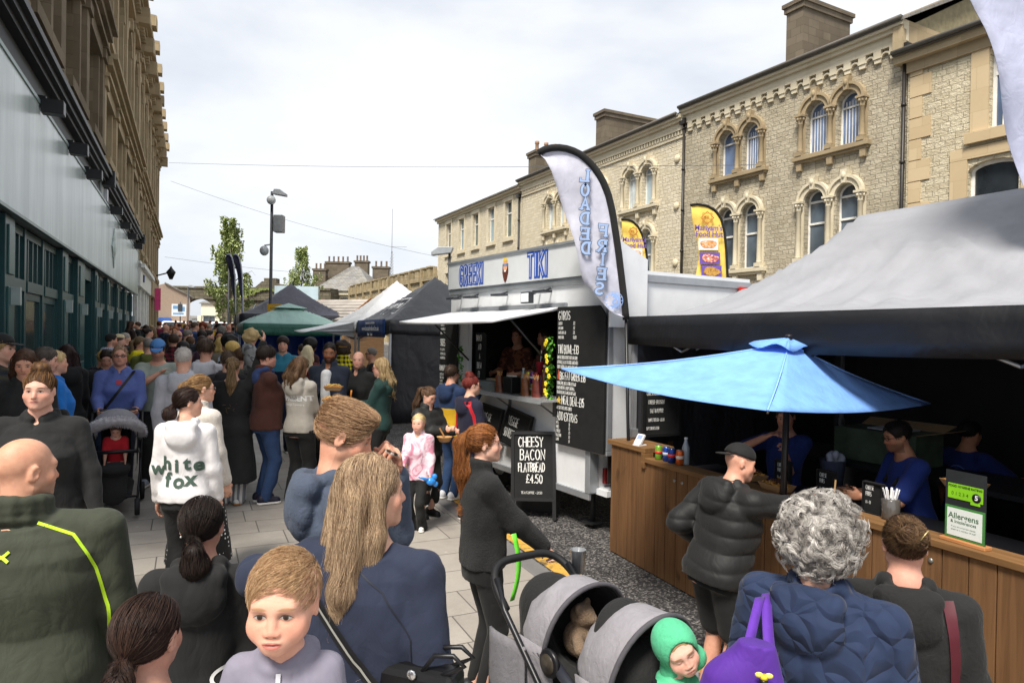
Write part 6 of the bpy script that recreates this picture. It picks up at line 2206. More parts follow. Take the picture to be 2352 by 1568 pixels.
ll = [('TIKI FRIES £5', -0.23, 2.22, .034, .5), ('LOADED FRIES £8', -0.23, 2.16, .034, .45), ('CHEESY FRIES £6', -0.23, 2.10, .034, .45), ('SIDES', -0.23, 1.93, .1, .5), ('PITTA & DIP £4', -0.23, 1.86, .034, .5), ('LAMB SOUVLAKI £6', -0.23, 1.80, .034, .45),
 ('HALLOUMI BITES £6', -0.23, 1.74, .034, .42), ('HOMEMADE SAUCES', -0.24, 1.57, .075, .4), ('GARLIC MAYO', -0.23, 1.50, .034, .5), ('CHILLI & HERB', -0.23, 1.45, .034, .5), ('TZATZIKI', -0.23, 1.40, .034, .5), ('HOT HONEY', -0.23, 1.35, .034, .5)]
chalkboard(tr, -0.26, 0.3, 1.2, 2.38, -0.03, ll)
bl = [('BRUNCH', 0.60, 2.02, .075, .45), ('AND', 0.655, 1.9, .075, .5), ('A', 0.69, 1.77, .075, .5), ('BREW', 0.63, 1.64, .08, .5), ('£9', 0.66, 1.52, .08, .5)]
chalkboard(tr, 0.57, 0.86, 1.43, 2.13, 0.12, bl, 0.05)
# garland of leaves and yellow flowers at the hatch
for (x, z0, z1, y) in ((2.68, 1.4, 2.1, -0.06), (0.52, 1.45, 1.95, -0.06)):
 g = thing('garland', 'green leaf garland with yellow flowers hanging beside the ' + ('right menu board' if x > 1 else 'brunch chalkboard'), 'garland', tr.matrix_basis @ Vector((x, y, z0)), aT)
 k = MB()
 for i in range(170 if x > 1 else 60):
  t = rng.random()
  a = rng.uniform(0, 6.28)
  c_ = Vector((0.06 * math.cos(a) * rng.random(), -0.01 - 0.07 * rng.random(), t * (z1 - z0)))
  s_ = rng.uniform(0.018, 0.036)
  q = Matrix.Rotation(rng.uniform(0, 6.28), 4, 'Z') @ Matrix.Rotation(rng.uniform(-1.2, 1.2), 4, 'X')
  k.add([c_ + q @ Vector(v) * s_ for v in ((0, -1, 0), (0.6, -0.2, 0.15), (0.3, 0.8, 0), (0, 1.2, -0.1), (-0.3, 0.8, 0), (-0.6, -0.2, 0.15))], [(0, 1, 2, 3, 4, 5)], 0)
 k.build('leaves', mat('#4f8a2e', 0.5, vary=0.5, vscale=30), g)
 for i in range(9 if x > 1 else 2):
  f = MB()
  c_ = (rng.uniform(-0.05, 0.05), -0.09, (i + rng.random()) / 9 * (z1 - z0))
  for j in range(5):
   a = j * 1.257
   f.ball((c_[0] + 0.018 * math.cos(a), c_[1], c_[2] + 0.018 * math.sin(a)), (0.016, 0.007, 0.016), 6, 4)
  f.build('flower', mat('#e6d22e', 0.5), g)
TM = Matrix.Translation((-.89, 9.91, 0)) @ Matrix.Rotation(aT, 4, 'Z')
def on_trailer(x, y, z):
 return TM @ Vector((x, y, z))
def drink_can(loc, label, hexc, h=0.115, r=0.033, group=None, hex2='#e4e4e4'):
 t = thing('drink_can', label, 'drink can', loc, 0, group)
 k = MB()
 k.lathe([(r * 0.8, 0), (r, h * 0.06), (r, h * 0.9), (r * 0.82, h)], (0, 0, 0), 14)
 k.build('can_body', mat(hexc, 0.25, 0.4), t)
 k = MB()
 k.lathe([(r * 0.84, h * 0.999), (r * 0.84, h * 1.02), (r * 0.6, h * 1.01)], (0, 0, 0), 14)
 k.build('can_lid', mat('#b9bcc0', 0.25, 0.8), t)
 k = MB()
 k.lathe([(r * 1.012, h * 0.4), (r * 1.012, h * 0.62)], (0, 0, 0), 14)
 k.build('label_band', mat(hex2, 0.4), t)
 return t
def bottle(loc, label, hexc, h=0.24, r=0.032, capc='#2c5aa0', clear=False):
 t = thing('bottle', label, 'bottle', loc)
 k = MB()
 k.lathe([(r * 0.9, 0), (r, 0.01), (r, h * 0.62), (r * 0.55, h * 0.8), (r * 0.4, h * 0.9), (r * 0.4, h * 0.94)], (0, 0, 0), 14)
 m = mat(hexc, 0.12, 0, 0.6)
 k.build('bottle_body', m, t)
 k = MB()
 k.lathe([(r * 0.45, h * 0.935), (r * 0.45, h), (r * 0.3, h)], (0, 0, 0), 10)
 k.build('bottle_cap', mat(capc, 0.4), t)
 return t
# stock on the trailer counter
cols = [('#b8262b', 'red'), ('#2f62a8', 'blue'), ('#c9c232', 'yellow-green'), ('#7a2f86', 'purple')]
for i in range(4):
 drink_can(on_trailer(2.02 + 0.085 * i, 0.0, 1.405), cols[i][1] + ' drink can standing on the trailer counter', cols[i][0], 0.13)
for i in range(3):
 drink_can(on_trailer(2.06 + 0.085 * i, 0.02, 1.54), cols[(i + 2) % 4][1] + ' drink can stacked in the upper row at the trailer hatch', cols[(i + 2) % 4][0], 0.13)
bottle(on_trailer(1.93, 0.03, 1.405), 'clear water bottle at the near end of the trailer drinks', '#9fb2b8', 0.3, 0.035, '#d8d8d8')
bottle(on_trailer(2.42, 0.0, 1.405), 'tall brown sauce bottle beside the yellow flowers', '#5a2e1c', 0.36, 0.036, '#c9b9a0')
bottle(on_trailer(2.34, 0.04, 1.405), 'purple squeezy bottle beside the brown sauce bottle', '#6a4a92', 0.3, 0.036, '#e0d84a')
for i, (x, hexc, nm) in enumerate(((1.62, '#6a3a22', 'brown bag of crisps leaning on the trailer counter by the black box'), (2.22, '#7a4a2a', 'open bag of fries with wooden forks on the trailer counter'), (2.45, '#5e2a22', 'dark red snack packet at the end of the trailer counter'))):
 t = thing('snack_bag', nm, 'snack bag', on_trailer(x, -0.13, 1.405), aT)
 k = MB()
 k.grid([[(0.075 * math.cos(a) * (1 - 0.12 * j), 0.045 * math.sin(a) * (1 - 0.02 * (j == 4)), 0.05 * j) for a in [2 * math.pi * q / 12 for q in range(13)]] for j in range(5)])
 k.bx(-0.05, 0.05, -0.03, 0.03, 0.0, 0.004)
 k.build('packet', mat(hexc, 0.35, vary=0.5, vscale=25), t)
 k = MB()
 for j in range(7):
  k.tube([(rng.uniform(-.04, .04), rng.uniform(-.02, .02), 0.13), (rng.uniform(-.06, .06), rng.uniform(-.03, .03), 0.25)], 0.007, 5)
 k.build('contents', mat('#c08a58', 0.6), t)
t = thing('napkin_box', 'black napkin box between the snack bags on the trailer counter', 'box', on_trailer(1.9, -0.12, 1.405), aT)
k = MB(); k.bx(-0.1, 0.1, -0.07, 0.07, 0, 0.2); k.build('box_body', mat('#121314', 0.4), t, bevel=0.01)
k = MB(); k.bx(-0.07, 0.07, -0.03, 0.03, 0.2, 0.215); k.build('napkins', mat('#d8d6d0', 0.8), t)
t = thing('food_pan', 'white catering pan at the far end of the hatch', 'pan', on_trailer(1.15, 0.22, 1.405), aT)
k = MB(); k.lathe([(0.2, 0.0), (0.23, 0.11), (0.24, 0.115), (0.22, 0.115), (0.2, 0.02)], (0, 0, 0), 20); k.build('pan_body', mat('#cfcdc6', 0.3), t)
k = MB(); k.lathe([(0.21, 0.1), (0.12, 0.125), (0.02, 0.13)], (0, 0, 0), 16); k.build('pan_food', mat('#b98a3c', 0.7, vary=0.5, vscale=30), t)
t = thing('condiment_cup', 'red drinking cup with a straw at the back of the hatch', 'cup', on_trailer(2.0, 0.22, 1.62), aT)
k = MB(); k.lathe([(0.035, 0), (0.05, 0.16), (0.052, 0.165), (0.04, 0.165)], (0, 0, 0), 14); k.build('cup_body', mat('#a8283a', 0.4), t)
k = MB(); k.tube([(0, 0, 0.1), (0.03, 0, 0.3)], 0.006, 6); k.build('straw', WHITE, t)
t = thing('glass_case', 'low glass food case on the trailer counter', 'food case', on_trailer(1.4, -0.1, 1.405), aT)
k = MB(); k.bx(-0.2, 0.16, -0.1, 0.12, 0.0, 0.1); k.build('case', glass('#6d746f', 0.1), t)
k = MB(); k.bx(-0.21, 0.17, -0.11, 0.13, 0.101, 0.112); k.build('case_frame', ALU, t)
# boards standing below the hatch
for (x, tilt, lines, lab) in ((1.95, 7, [('VEGGIE', -.21, .24, .1, .58), ('SUNRISE £8', -.25, .09, .1, .5)], 'small black chalkboard reading veggie sunrise leaning on the trailer'), (1.3, 4, [('SAUSAGE', -.2, .24, .09, .5), ('BUN £6', -.2, .09, .09, .5)], 'dark chalkboard half hidden beside the red-haired woman')):
 t = thing('chalkboard', lab, 'chalkboard', on_trailer(x, -0.12, 0.76), aT)
 chalkboard(t, -.29, .29, 0, .44, 0, lines, 0, Matrix.Rotation(R(-12), 4, 'X') @ Matrix.Rotation(R(tilt), 4, 'Y'), 'board', 0.025)
 k = MB(); k.bx(-.28, .28, 0.03, 0.08, -0.02, 0.0); k.build('ledge', ALU, t)
q0 = G(1226, 1192)
t = thing('a_board', 'black a-frame pavement board chalked with cheesy bacon flatbread', 'a-board', (q0.x, q0.y, GZ(q0.x, q0.y)), R(-12))
Mf = Matrix.Rotation(R(-8), 4, 'X') @ Matrix.Rotation(R(-2.5), 4, 'Y')
chalkboard(t, -.255, .255, .2, .97, 0, [('CHEESY', -.17, .80, .105, .62), ('BACON', -.15, .655, .11, .66), ('FLATBREAD', -.17, .525, .095, .47), ('£4.50', -.08, .40, .09, .66), ('TEA/COFFEE - £1.50', -.14, .28, .026, .8)], 0, Mf, 'front_board', 0.035)
for x in (-.235, .235):
 k = MB(); k.bx(x - .02, x + .02, -.036, 0.0, 0.0, .199, 0, Mf); k.build('leg', mat('#1b1b1c', 0.5), t)
k = MB()
Mb = Matrix.Translation((0, 0.27, 0)) @ Matrix.Rotation(R(8), 4, 'X')
k.bx(-.255, .255, 0, .02, .02, .97, 0, Mb)
k.build('rear_board', mat('#1b1b1c', 0.6), t)
# ------------------------------------------------------------------ wooden counter under the grey canopy
PL = wood('#7f5c3c', '#523923', 'z', 0.8, 0.145)
PLX = wood('#a5743f', '#6e4a26', 'y', 0.6)
cx_, cy_ = W(3.74, 0)
wc = thing('wooden_counter', 'long brown timber plank counter in front of the grey canopy stall', 'counter', (cx_, cy_, 0), ST + R(90))
# local x = along the street, local -y... outward is +y here turned round below
pb = MB()
n = 44
for i in range(n):
 x0, x1 = -0.6 + i * 0.14, -0.6 + (i + 1) * 0.14
 top = 1.065 if x0 > 5.0 else 0.985
 pb.bx(x0 + 0.003, x1 - 0.003, 0.0 + rng.uniform(0, 0.003), 0.028, 0.005 + gs(x0), top)
pb.bx(-0.6, 5.57, -0.03, -0.001, 0.1, 0.95, 1)
pb.bx(5.535, 5.56, -0.7, 0.0, 0.02, 1.06)
pb.build('plank_front', [PL, mat('#2a2018', 0.9)], wc, bevel=0.003)
tp_ = MB()
tp_.bx(5.0, 5.6, -0.28, 0.05, 1.066, 1.11)
tp_.bx(5.0, 5.05, -0.05, 0.052, 0.93, 1.065)
tp_.bx(-0.6, 4.998, -0.12, 0.05, 0.986, 1.026)
tp_.build('counter_top', wood('#88643f', '#5f4529', 'x', 0.7), wc, bevel=0.004)
bt = MB()
for x in np.arange(0.3, 4.9, 0.7):
 for dx in (0, 0.1):
  bt.ball((x + dx, 0.03, 0.9), (0.016, 0.01, 0.016), 8, 5)
bt.build('bolt_head', mat('#8d8c88', 0.35, 0.7), wc)
pt = MB()
pt.bx(-0.6, 4.95, -0.75, -0.13, 0.86, 0.93)
pt.bx(-0.6, 4.6, -0.76, -0.45, 0.05, 0.858)
pt.build('prep_shelf', mat('#15161a', 0.35), wc)
CMx = Matrix.Translation((cx_, cy_, 0)) @ Matrix.Rotation(ST + R(90), 4, 'Z')
def on_counter(s, back, z):                      # s along the street, back = metres behind the plank front
 return CMx @ Vector((s, -back, z))
drinks = [('#7ab13a', 'green', '#c9342c'), ('#2a4aa0', 'blue', '#c8ccd8'), ('#27408a', 'dark blue', '#c9342c'), ('#d8662c', 'orange', '#e8e0d0')]
for i, (hexc, nm, h2) in enumerate(drinks):
 drink_can(on_counter(4.9 - 0.09 * i, -0.0 + 0.03 + 0.015 * (i % 2), 1.026), nm + ' drink can in the row at the counter corner', hexc, 0.125, 0.033, None, h2)
bottle(on_counter(4.62, 0.10, 1.026), 'clear plastic water bottle at the end of the can row', '#9aa4ac', 0.23, 0.033, '#dfe3e8')
t = thing('card_reader', 'white card reader on its stand on the raised counter end', 'card reader', on_counter(5.17, 0.02, 1.11), ST + R(100))
k = MB(); k.prism([(-.04, 0.0), (.04, 0), (.04, .01), (-.04, .01)], -.05, .05); k.build('stand', WHITE, t)
k = MB(); k.bx(-.04, .04, -.01, .01, 0, .105, 0, Matrix.Translation((0, 0.03, .01)) @ Matrix.Rotation(R(35), 4, 'X')); k.bx(-.03, .03, .0101, .0112, .05, .095, 1, Matrix.Translation((0, 0.03, .01)) @ Matrix.Rotation(R(35), 4, 'X')); k.build('reader', [WHITE, mat('#8fa0c0', 0.3)], t)
wt_ = W(3.95, 5.42)
t = thing('menu_board', 'framed dark menu board listing loaded fries on the black side wall', 'menu board', (wt_[0], wt_[1], 0), ST)
chalkboard(t, 0.0, .46, 1.14, 1.72, 0, [('LOADED FRIES', .05, 1.63, .04, .55), ('CHEESEBURGER FRIES', .05, 1.545, .036, .5), ('CHEESE-SPLOSION', .07, 1.46, .036, .5), ('SALT & PEPPER', .09, 1.375, .036, .5), ('SIMPLY DELISH - £6.00', .07, 1.29, .03, .5), ('SOFT DRINKS £1.00', .05, 1.21, .028, .5)], 0, Matrix.Identity(4), 'board', 0.03)
# food trays
def tray(loc, label, rz, top='#7a4522', kind='boat'):
 t = thing('food_tray', label, 'food tray', loc, rz)
 k = MB()
 L1, W1, H1 = .085, .055, .045
 o0 = [(-L1, -W1), (L1, -W1), (L1, W1), (-L1, W1)]
 o1 = [(-L1 - .025, -W1 - .02), (L1 + .025, -W1 - .02), (L1 + .025, W1 + .02), (-L1 - .025, W1 + .02)]
 k.add([(a, b, 0) for a, b in o0] + [(a, b, H1) for a, b in o1], [(3, 2, 1, 0)] + [(i, (i + 1) % 4, 4 + (i + 1) % 4, 4 + i) for i in range(4)])
 k.build('tray', mat('#a8835a', 0.8), t, solid=0.003)
 k = MB()
 for i in range(46):
  a = Vector((rng.uniform(-.09, .09), rng.uniform(-.055, .055), .025 + rng.random() * .03))
  d_ = Vector((rng.uniform(-1, 1), rng.uniform(-1, 1), rng.uniform(-.2, .4))).normalized() * .03
  k.tube([a - d_, a + d_], .006, 4)
 k.build('fries', mat('#c98f45', 0.6, vary=0.3, vscale=50), t)
 k = MB()
 for i in range(26):
  k.ball((rng.uniform(-.075, .075), rng.uniform(-.045, .045), .055 + rng.random() * .018), (rng.uniform(.008, .018), rng.uniform(.008, .018), .008), 6, 4)
 k.build('topping', mat(top, 0.45, vary=0.5, vscale=60), t)
 return t
tray(on_counter(3.95, 0.2, 1.026), 'card tray of fries with brown topping nearest the capped man', ST + 1.2, '#5a2f18')
tray(on_counter(3.6, 0.08, 1.026), 'card tray of loaded fries heaped with dark meat on the counter', ST + 1.5, '#4a2412')
tray(on_counter(2.62, 0.62, 1.2), 'card tray of fries in white sauce with a tomato by the server', ST + 1.4, '#d8ccb4')
t = thing('sauce_pot', 'brown card pot with a wooden fork standing on a napkin', 'sauce pot', on_counter(3.1, 0.05, 1.03), ST)
k = MB(); k.lathe([(.03, 0), (.042, .06), (.044, .062), (.038, .06), (.03, .05), (.004, .05)], (0, 0, 0), 14); k.build('pot', mat('#a88458', 0.8), t)
k = MB(); k.bx(-.006, .006, -.0015, .0015, .03, .17, 0, Matrix.Rotation(R(6), 4, 'Y')); k.build('wooden_fork', mat('#c9a470', 0.6), t)
k = MB(); k.bx(-.09, .09, -.07, .07, -.004, -.001, 0, Matrix.Rotation(R(20), 4, 'Z')); k.build('napkin', mat('#d6d2d6', 0.8), t)
t = thing('cutlery_jar', 'glass jar of white plastic cutlery beside the server', 'jar', on_counter(2.75, 0.12, 1.026), ST)
k = MB(); k.lathe([(.045, 0), (.052, .01), (.052, .12), (.045, .125)], (0, 0, 0), 14); k.build('jar', glass('#54504c', 0.1), t)
k = MB()
for i in range(9):
 k.bx(-.006, .006, -.002, .002, .02, .19, 0, Matrix.Rotation(i * .7, 4, 'Z') @ Matrix.Rotation(R(14), 4, 'X'))
k.build('cutlery', WHITE, t)
for j, (s_, bk_, nm) in enumerate(((3.75, .32, 'small dark price card behind the brown-topped fries'), (3.35, .3, 'small dark price card at the parasol pole'), (2.95, .25, 'small dark price card beside the cutlery jar'))):
 t = thing('price_card', nm, 'price card', on_counter(s_, bk_, 1.0), ST + R(90))
 chalkboard(t, -.07, .07, 0, .2, 0, [('CHEESE', -.05, .15, .026, .5), ('FRIES', -.05, .11, .026, .5), ('£6 - £8', -.05, .06, .018, .5)], 0, Matrix.Rotation(math.pi, 4, 'Z'), 'card', 0.006)
# shelving, boxes and kit behind
bx_ = W(5.2, 3.75)
t = thing('cardboard_box', 'open green and brown cardboard box on the stall back table', 'cardboard box', (bx_[0], bx_[1], 1.12), ST + R(96))
k = MB(); k.bx(-.34, .34, -.2, .2, 0, .26); k.build('box', mat('#4c5a48', 0.8, vary=0.3), t)
k = MB(); k.add([(-.34, -.2, .262), (.34, -.2, .262), (.36, -.36, .31), (-.36, -.36, .31)], [(0, 1, 2, 3)]); k.add([(-.34, .2, .262), (-.34, -.2, .262), (-.5, -.2, .3), (-.5, .2, .3)], [(0, 1, 2, 3)]); k.build('flap', mat('#a58a66', 0.85), t, solid=0.004)
k = MB(); k.bx(-.2, .1, -.12, .12, .265, .275); k.build('paper', mat('#c9ccd0', 0.8), t)
t = thing('back_table', 'black folding table along the back of the grey stall', 'table', (bx_[0], bx_[1], 0), ST + R(90))
k = MB(); k.bx(-1.6, 1.0, -.35, .35, 1.08, 1.115); k.build('table_top', mat('#1a1b1e', 0.5), t)
for a in (-1.5, .9):
 for b in (-.3, .3):
  k = MB(); k.tube([(a, b, 0.0), (a, b, 1.08)], .018, 6); k.build('leg', mat('#303236', 0.4, .5), t)
bq = W(4.75, 3.9)
t = thing('plastic_tub', 'pale plastic tub stuffed with bags in front of the cardboard box', 'tub', (bq[0], bq[1], .93), ST)
k = MB(); k.lathe([(.08, 0), (.1, .2), (.105, .205), (.09, .2)], (0, 0, 0), 16); k.build('tub', mat('#5b6078', 0.35), t)
k = MB()
for i in range(9):
 k.ball((rng.uniform(-.05, .05), rng.uniform(-.05, .05), .2 + rng.random() * .05), (.035, .03, .04), 6, 5)
k.build('bag', mat('#b9bccc', 0.3), t)
t = thing('bread_rolls', 'pile of bread rolls beside the woman in the stall', 'bread rolls', on_counter(4.35, .95, 1.12), ST)
for i in range(5):
 k = MB(); k.ball((rng.uniform(-.1, .1), rng.uniform(-.1, .1), .04 + .03 * (i > 2)), (.055, .05, .035), 10, 6); k.build('roll', mat('#b07a3e', 0.6, vary=.3), t)
# hygiene and allergen stand
hb = on_counter(2.25, 0.02, 1.026)
t = thing('allergen_sign', 'clear stand with green hygiene rating and white allergens notice', 'counter sign', hb, ST + R(180) - R(84))
t.rotation_euler = (0, 0, ST - R(90) - R(4))
k = MB(); k.bx(-.125, .125, -.03, .03, 0, .02); k.build('wooden_base', wood('#c08a5a', '#a06a40', 'x', .5), t, bevel=.004)
k = MB(); k.bx(-.11, .11, -.004, .0, .02, .385); k.build('clear_sheet', mat('#2c2e30', .1, 0, .6), t)
k = MB(); k.bx(-.108, .108, -.007, -.0045, .022, .195); k.build('notice_border', mat('#3f7a3a', .5), t)
k = MB(); k.bx(-.095, .095, -.0092, -.0072, .035, .182); k.build('notice', mat('#d3d8d4', .6, vary=.04), t)
k = MB(); k.bx(-.095, .095, -.007, -.0045, .235, .315); k.bx(.03, .08, -.007, -.0045, .22, .2345); k.build('rating_panel', mat('#7fbf1e', .5), t)
GR = mat('#3b5f3f', .6)
DK = mat('#16220f', .6)
FBt = Matrix.Translation((0, -.0096, 0))
put_text('Allergens', .044, Matrix.Translation((-.005, -.0096, .142)), GR, 'lettering', t, 1, .0008)
put_text('& Intolerances', .024, Matrix.Translation((-.005, -.0096, .112)), GR, 'lettering', t, 1, .0005)
put_text('If you are uncertain please', .0125, Matrix.Translation((-.005, -.0096, .085)), GR, 'lettering', t)
put_text('speak to a member of staff', .0125, Matrix.Translation((-.005, -.0096, .069)), GR, 'lettering', t)
put_text('FOOD HYGIENE RATING', .0165, Matrix.Translation((0, -.0076, .302)), DK, 'lettering', t, 1, .0006)
put_text('0 1 2 3 4', .026, Matrix.Translation((-.028, -.0076, .262)), DK, 'lettering', t)
k = MB(); k.lathe([(.024, -.0085), (.024, -.0072)], (.062, 0, .26), 20, 0, 'y'); k.build('rating_disc', mat('#15181c', .5), t)
put_text('5', .036, Matrix.Translation((.062, -.0092, .26)), WHITE, 'lettering', t, 1, .001)
# griddle / till at the right edge
bq = on_counter(1.62, .3, .93)
t = thing('griddle', 'black steel griddle at the right end of the stall counter', 'griddle', bq, ST + R(90))
k = MB(); k.bx(-.3, .3, -.2, .2, .0, .16); k.build('griddle_body', mat('#1a1c1f', .35, .5), t, bevel=.01)
k = MB(); k.bx(-.28, .28, -.18, .18, .161, .175); k.build('hot_plate', mat('#40464c', .25, .7), t)
k = MB(); k.tube([(.29, -.16, .1), (.29, .16, .1)], .012, 6); k.build('rail', ALU, t)
# ------------------------------------------------------------------ blue parasol
cap_, L1, F1, R1, K1 = P(1812, 790, 4.75), P(1290, 848, 5.0), P(1763, 943, 3.75), P(2137, 928, 5.0), Vector((2.35, 6.15, 1.86))
pc = Vector((cap_.x, cap_.y, 0))
ps = thing('parasol', 'bright blue square parasol standing in front of the counter', 'parasol', pc)
PB = fabric('#74a4ee', 'plain', None, .75)
def tri_panel(mb, apex, a, b, n=12):
 rows = []
 for j in range(n + 1):
  t = j / n
  rows.append([])
  for i in range(n + 1):
   s_ = i / n
   q = apex.lerp(a.lerp(b, s_), t)
   q = q + Vector((0, 0, -0.035 * math.sin(math.pi * s_) * t - 0.03 * math.sin(math.pi * t)))
   rows[-1].append(q)
 mb.grid(rows)
k = MB()
crn = [q - pc for q in (L1, F1, R1, K1)]
ap = cap_ - pc
for i in range(4):
 tri_panel(k, ap, crn[i], crn[(i + 1) % 4])
k.build('canopy', PB, ps, solid=.004)
k = MB()
for i in range(4):
 a, b = ap.lerp(crn[i], .17) + Vector((0, 0, .035)), ap.lerp(crn[(i + 1) % 4], .17) + Vector((0, 0, .035))
 top = ap + Vector((0, 0, .045))
 k.grid([[top.lerp(a.lerp(b, s_ / 8), t_) + Vector((0, 0, -.022 * math.sin(2 * math.pi * s_ / 8) * t_)) for s_ in range(9)] for t_ in (0, .5, 1)])
k.build('vent', PB, ps, solid=.004)
k = MB()
for q in crn:
 k.tube([ap + Vector((0, 0, -.05)), q + Vector((0, 0, -.015))], .008, 5)
k.build('rib', mat('#2a2320', .5), ps)
k = MB()
for q in crn:
 k.tube([ap.lerp(q, i / 10) + Vector((0, 0, .004 - .03 * math.sin(math.pi * i / 10))) for i in range(11)], .006, 5)
k.build('seam', mat('#86b4f4', .7), ps)
k = MB(); k.tube([ap + Vector((0, 0, .04)), Vector((-.03, 0, .05))], .022, 10); k.ball(ap + Vector((0, 0, .055)), (.03, .03, .014), 8, 5); k.build('pole', mat('#241d1a', .4), ps)
k = MB(); k.lathe([(.25, 0), (.25, .05), (.05, .07), (.035, .2)], (-.03, 0, 0), 18); k.build('base', mat('#2b2b2d', .6), ps)
k = MB(); k.lathe([(.026, .62), (.026, .68)], (-.02, 0, 0), 12); k.build('tape', mat('#b5502c', .6), ps)
# ------------------------------------------------------------------ feather flags
def feather(name, label, pole_px, left_px, d, clothm, pole_base, group=None, hem='#131316', hemw=0.035, wave=0.03, tip=None):
 """pole_px: top to bottom along the bent pole; left_px: free edge, same direction; all at depth d"""
 bw = P(*pole_base, d)
 base = Vector((bw.x, bw.y, GZ(bw.x, bw.y)))
 t = thing(name, label, 'feather flag', base, 0, group)
 def at(q, dy=0.0):
  w = P(q[0], q[1], d)
  return Vector((w.x, w.y + dy, w.z)) - base
 def res(pts, n):
  L = [0]
  for a, b in zip(pts[:-1], pts[1:]):
   L.append(L[-1] + math.hypot(b[0] - a[0], b[1] - a[1]))
  return [(float(np.interp(L[-1] * i / n, L, [p[0] for p in pts])), float(np.interp(L[-1] * i / n, L, [p[1] for p in pts]))) for i in range(n + 1)]
 A, Bp = res(pole_px, 30), res(left_px, 30)
 rows = []
 for i in range(31):
  rows.append([at((A[i][0] + (Bp[i][0] - A[i][0]) * j / 8, A[i][1] + (Bp[i][1] - A[i][1]) * j / 8), wave * math.sin(i * .45 + j * .5) * j / 8) for j in range(9)])
 k = MB()
 k.grid(rows)
 cl = k.build('cloth', clothm, t, solid=.003)
 k = MB()
 k.tube([at(q, -.004) for q in A], hemw, 8)
 k.build('sleeve', fabric(hem), t)
 k = MB()
 k.tube([at(A[-1]), Vector((0, 0, .03))], .016, 8)
 k.ball((0, 0, .02), (.05, .05, .02), 8, 5)
 k.build('pole', mat('#1c1d1f', .4), t)
 return t, at, cl
def z7(x, y):
 return 1139.3 + .28133 * x, 312.4 + .28133 * y
fl, at, cl = feather('feather_flag', 'white feather flag with mirrored blue loaded fries lettering beside the trailer', [z7(*q) for q in ((345, 140), (420, 100), (510, 95), (600, 108), (680, 145), (760, 210), (830, 295), (880, 385), (920, 490), (950, 620), (975, 780), (1000, 950), (1020, 1120), (1042, 1300), (1062, 1500))],
     [z7(*q) for q in ((365, 160), (390, 180), (450, 290), (490, 400), (520, 500), (560, 620), (600, 740), (635, 850), (660, 950), (690, 1110), (715, 1190), (800, 1275), (880, 1375), (945, 1445), (1050, 1482))], 6.55,
     fabric('#bdbdc9', 'plain', None, .7), (1447, 1300), None, '#101012', .034)
SER = {'L': 'L', }
def serif_letter(mb, ch, c, h, B, w, grow, mat_):
 cw, lines = FONT[ch]
 wd = .62
 x0 = -wd * h / 2
 for ln in lines:
  ribbon(mb, [(x0 + px / max(cw, .3) * wd * h, -h / 2 + pz * h) for px, pz in ln], w + grow, B, mat_)
 feet = {'L': [(0, 1), (0, 0)], 'A': [(0, 0), (1, 0)], 'D': [(0, 1), (0, 0)], 'E': [(0, 1), (0, 0)], 'F': [(0, 1), (0, 0)], 'R': [(0, 1), (0, 0), (1, 0)], 'I': [(.5, 1), (.5, 0)], 'O': [], 'S': []}[ch]
 for fx, fz in feet:
  xx, zz = x0 + fx * wd * h * (1 if ch != 'I' else .33), -h / 2 + fz * h
  ribbon(mb, [(xx - h * .14, zz), (xx + h * .14, zz)], w * .6 + grow, B, mat_)
 for fx, f0, f1 in {'L': [(1, 0, .25)], 'E': [(1, 0, .22), (1, .78, 1)], 'F': [(1, .72, 1)]}.get(ch, []):
  xx = x0 + fx * wd * h
  ribbon(mb, [(xx, -h / 2 + f0 * h), (xx, -h / 2 + f1 * h)], w * .6 + grow, B, mat_)
k1, k2 = MB(), MB()
for word, pts in (('LOADED', ((716, 335), (722, 452), (722, 562), (716, 680), (718, 805), (725, 920))), ('FRIES', ((864, 778), (858, 902), (846, 1012), (852, 1130), (838, 1248)))):
 for ch, q in zip(word, pts):
  c = at(z7(*q), -.055)
  B = Matrix.Translation(c) @ Matrix.Rotation(R(3), 4, 'Y') @ Matrix.Scale(-1, 4, (1, 0, 0))
  serif_letter(k1, ch, c, .106, B, .024, .009, 0)
  serif_letter(k2, ch, c, .104, Matrix.Translation((0, -.004, 0)) @ B, .023, 0.0, 0)
lt_ = k1.build('lettering', mat('#4d586e', .7), fl)
k2.build('letter_fill', mat('#93a9cc', .7), lt_)
k = MB()
c = at(z7(957, 1345), -.05)
B = Matrix.Translation(c) @ Matrix.Scale(-1, 4, (1, 0, 0))
ribbon(k, _arc(0, 0, .085, .085, 0, 360, 24), .005, B)
ribbon(k, _arc(0, 0, .05, .06, 60, 300, 14), .02, B)
strokes(k, 'S', -.02, -.035, .075, B, .02, .7)
for i in range(14):
 a = i * .449
 ribbon(k, [(.07 * math.cos(a), .07 * math.sin(a)), (.078 * math.cos(a), .078 * math.sin(a))], .008, B)
k.build('emblem', mat('#86a2d2', .7), fl)
def za(x, y):
 return 992.3 + .44524 * x, .44524 * y
def food_mat(h1, h2, h3):
 t = NT('printed_food')
 o = t.obj()
 n = t.noise(o, 26, 4, .6, .6)
 return t.done(t.ramp(n, [(.35, lin(h1)), (.5, lin(h2)), (.65, lin(h3))]), .7)
YEL = fabric('#ecca62', 'plain', None, .6)
PUR = mat('#6a4fa2', .6)
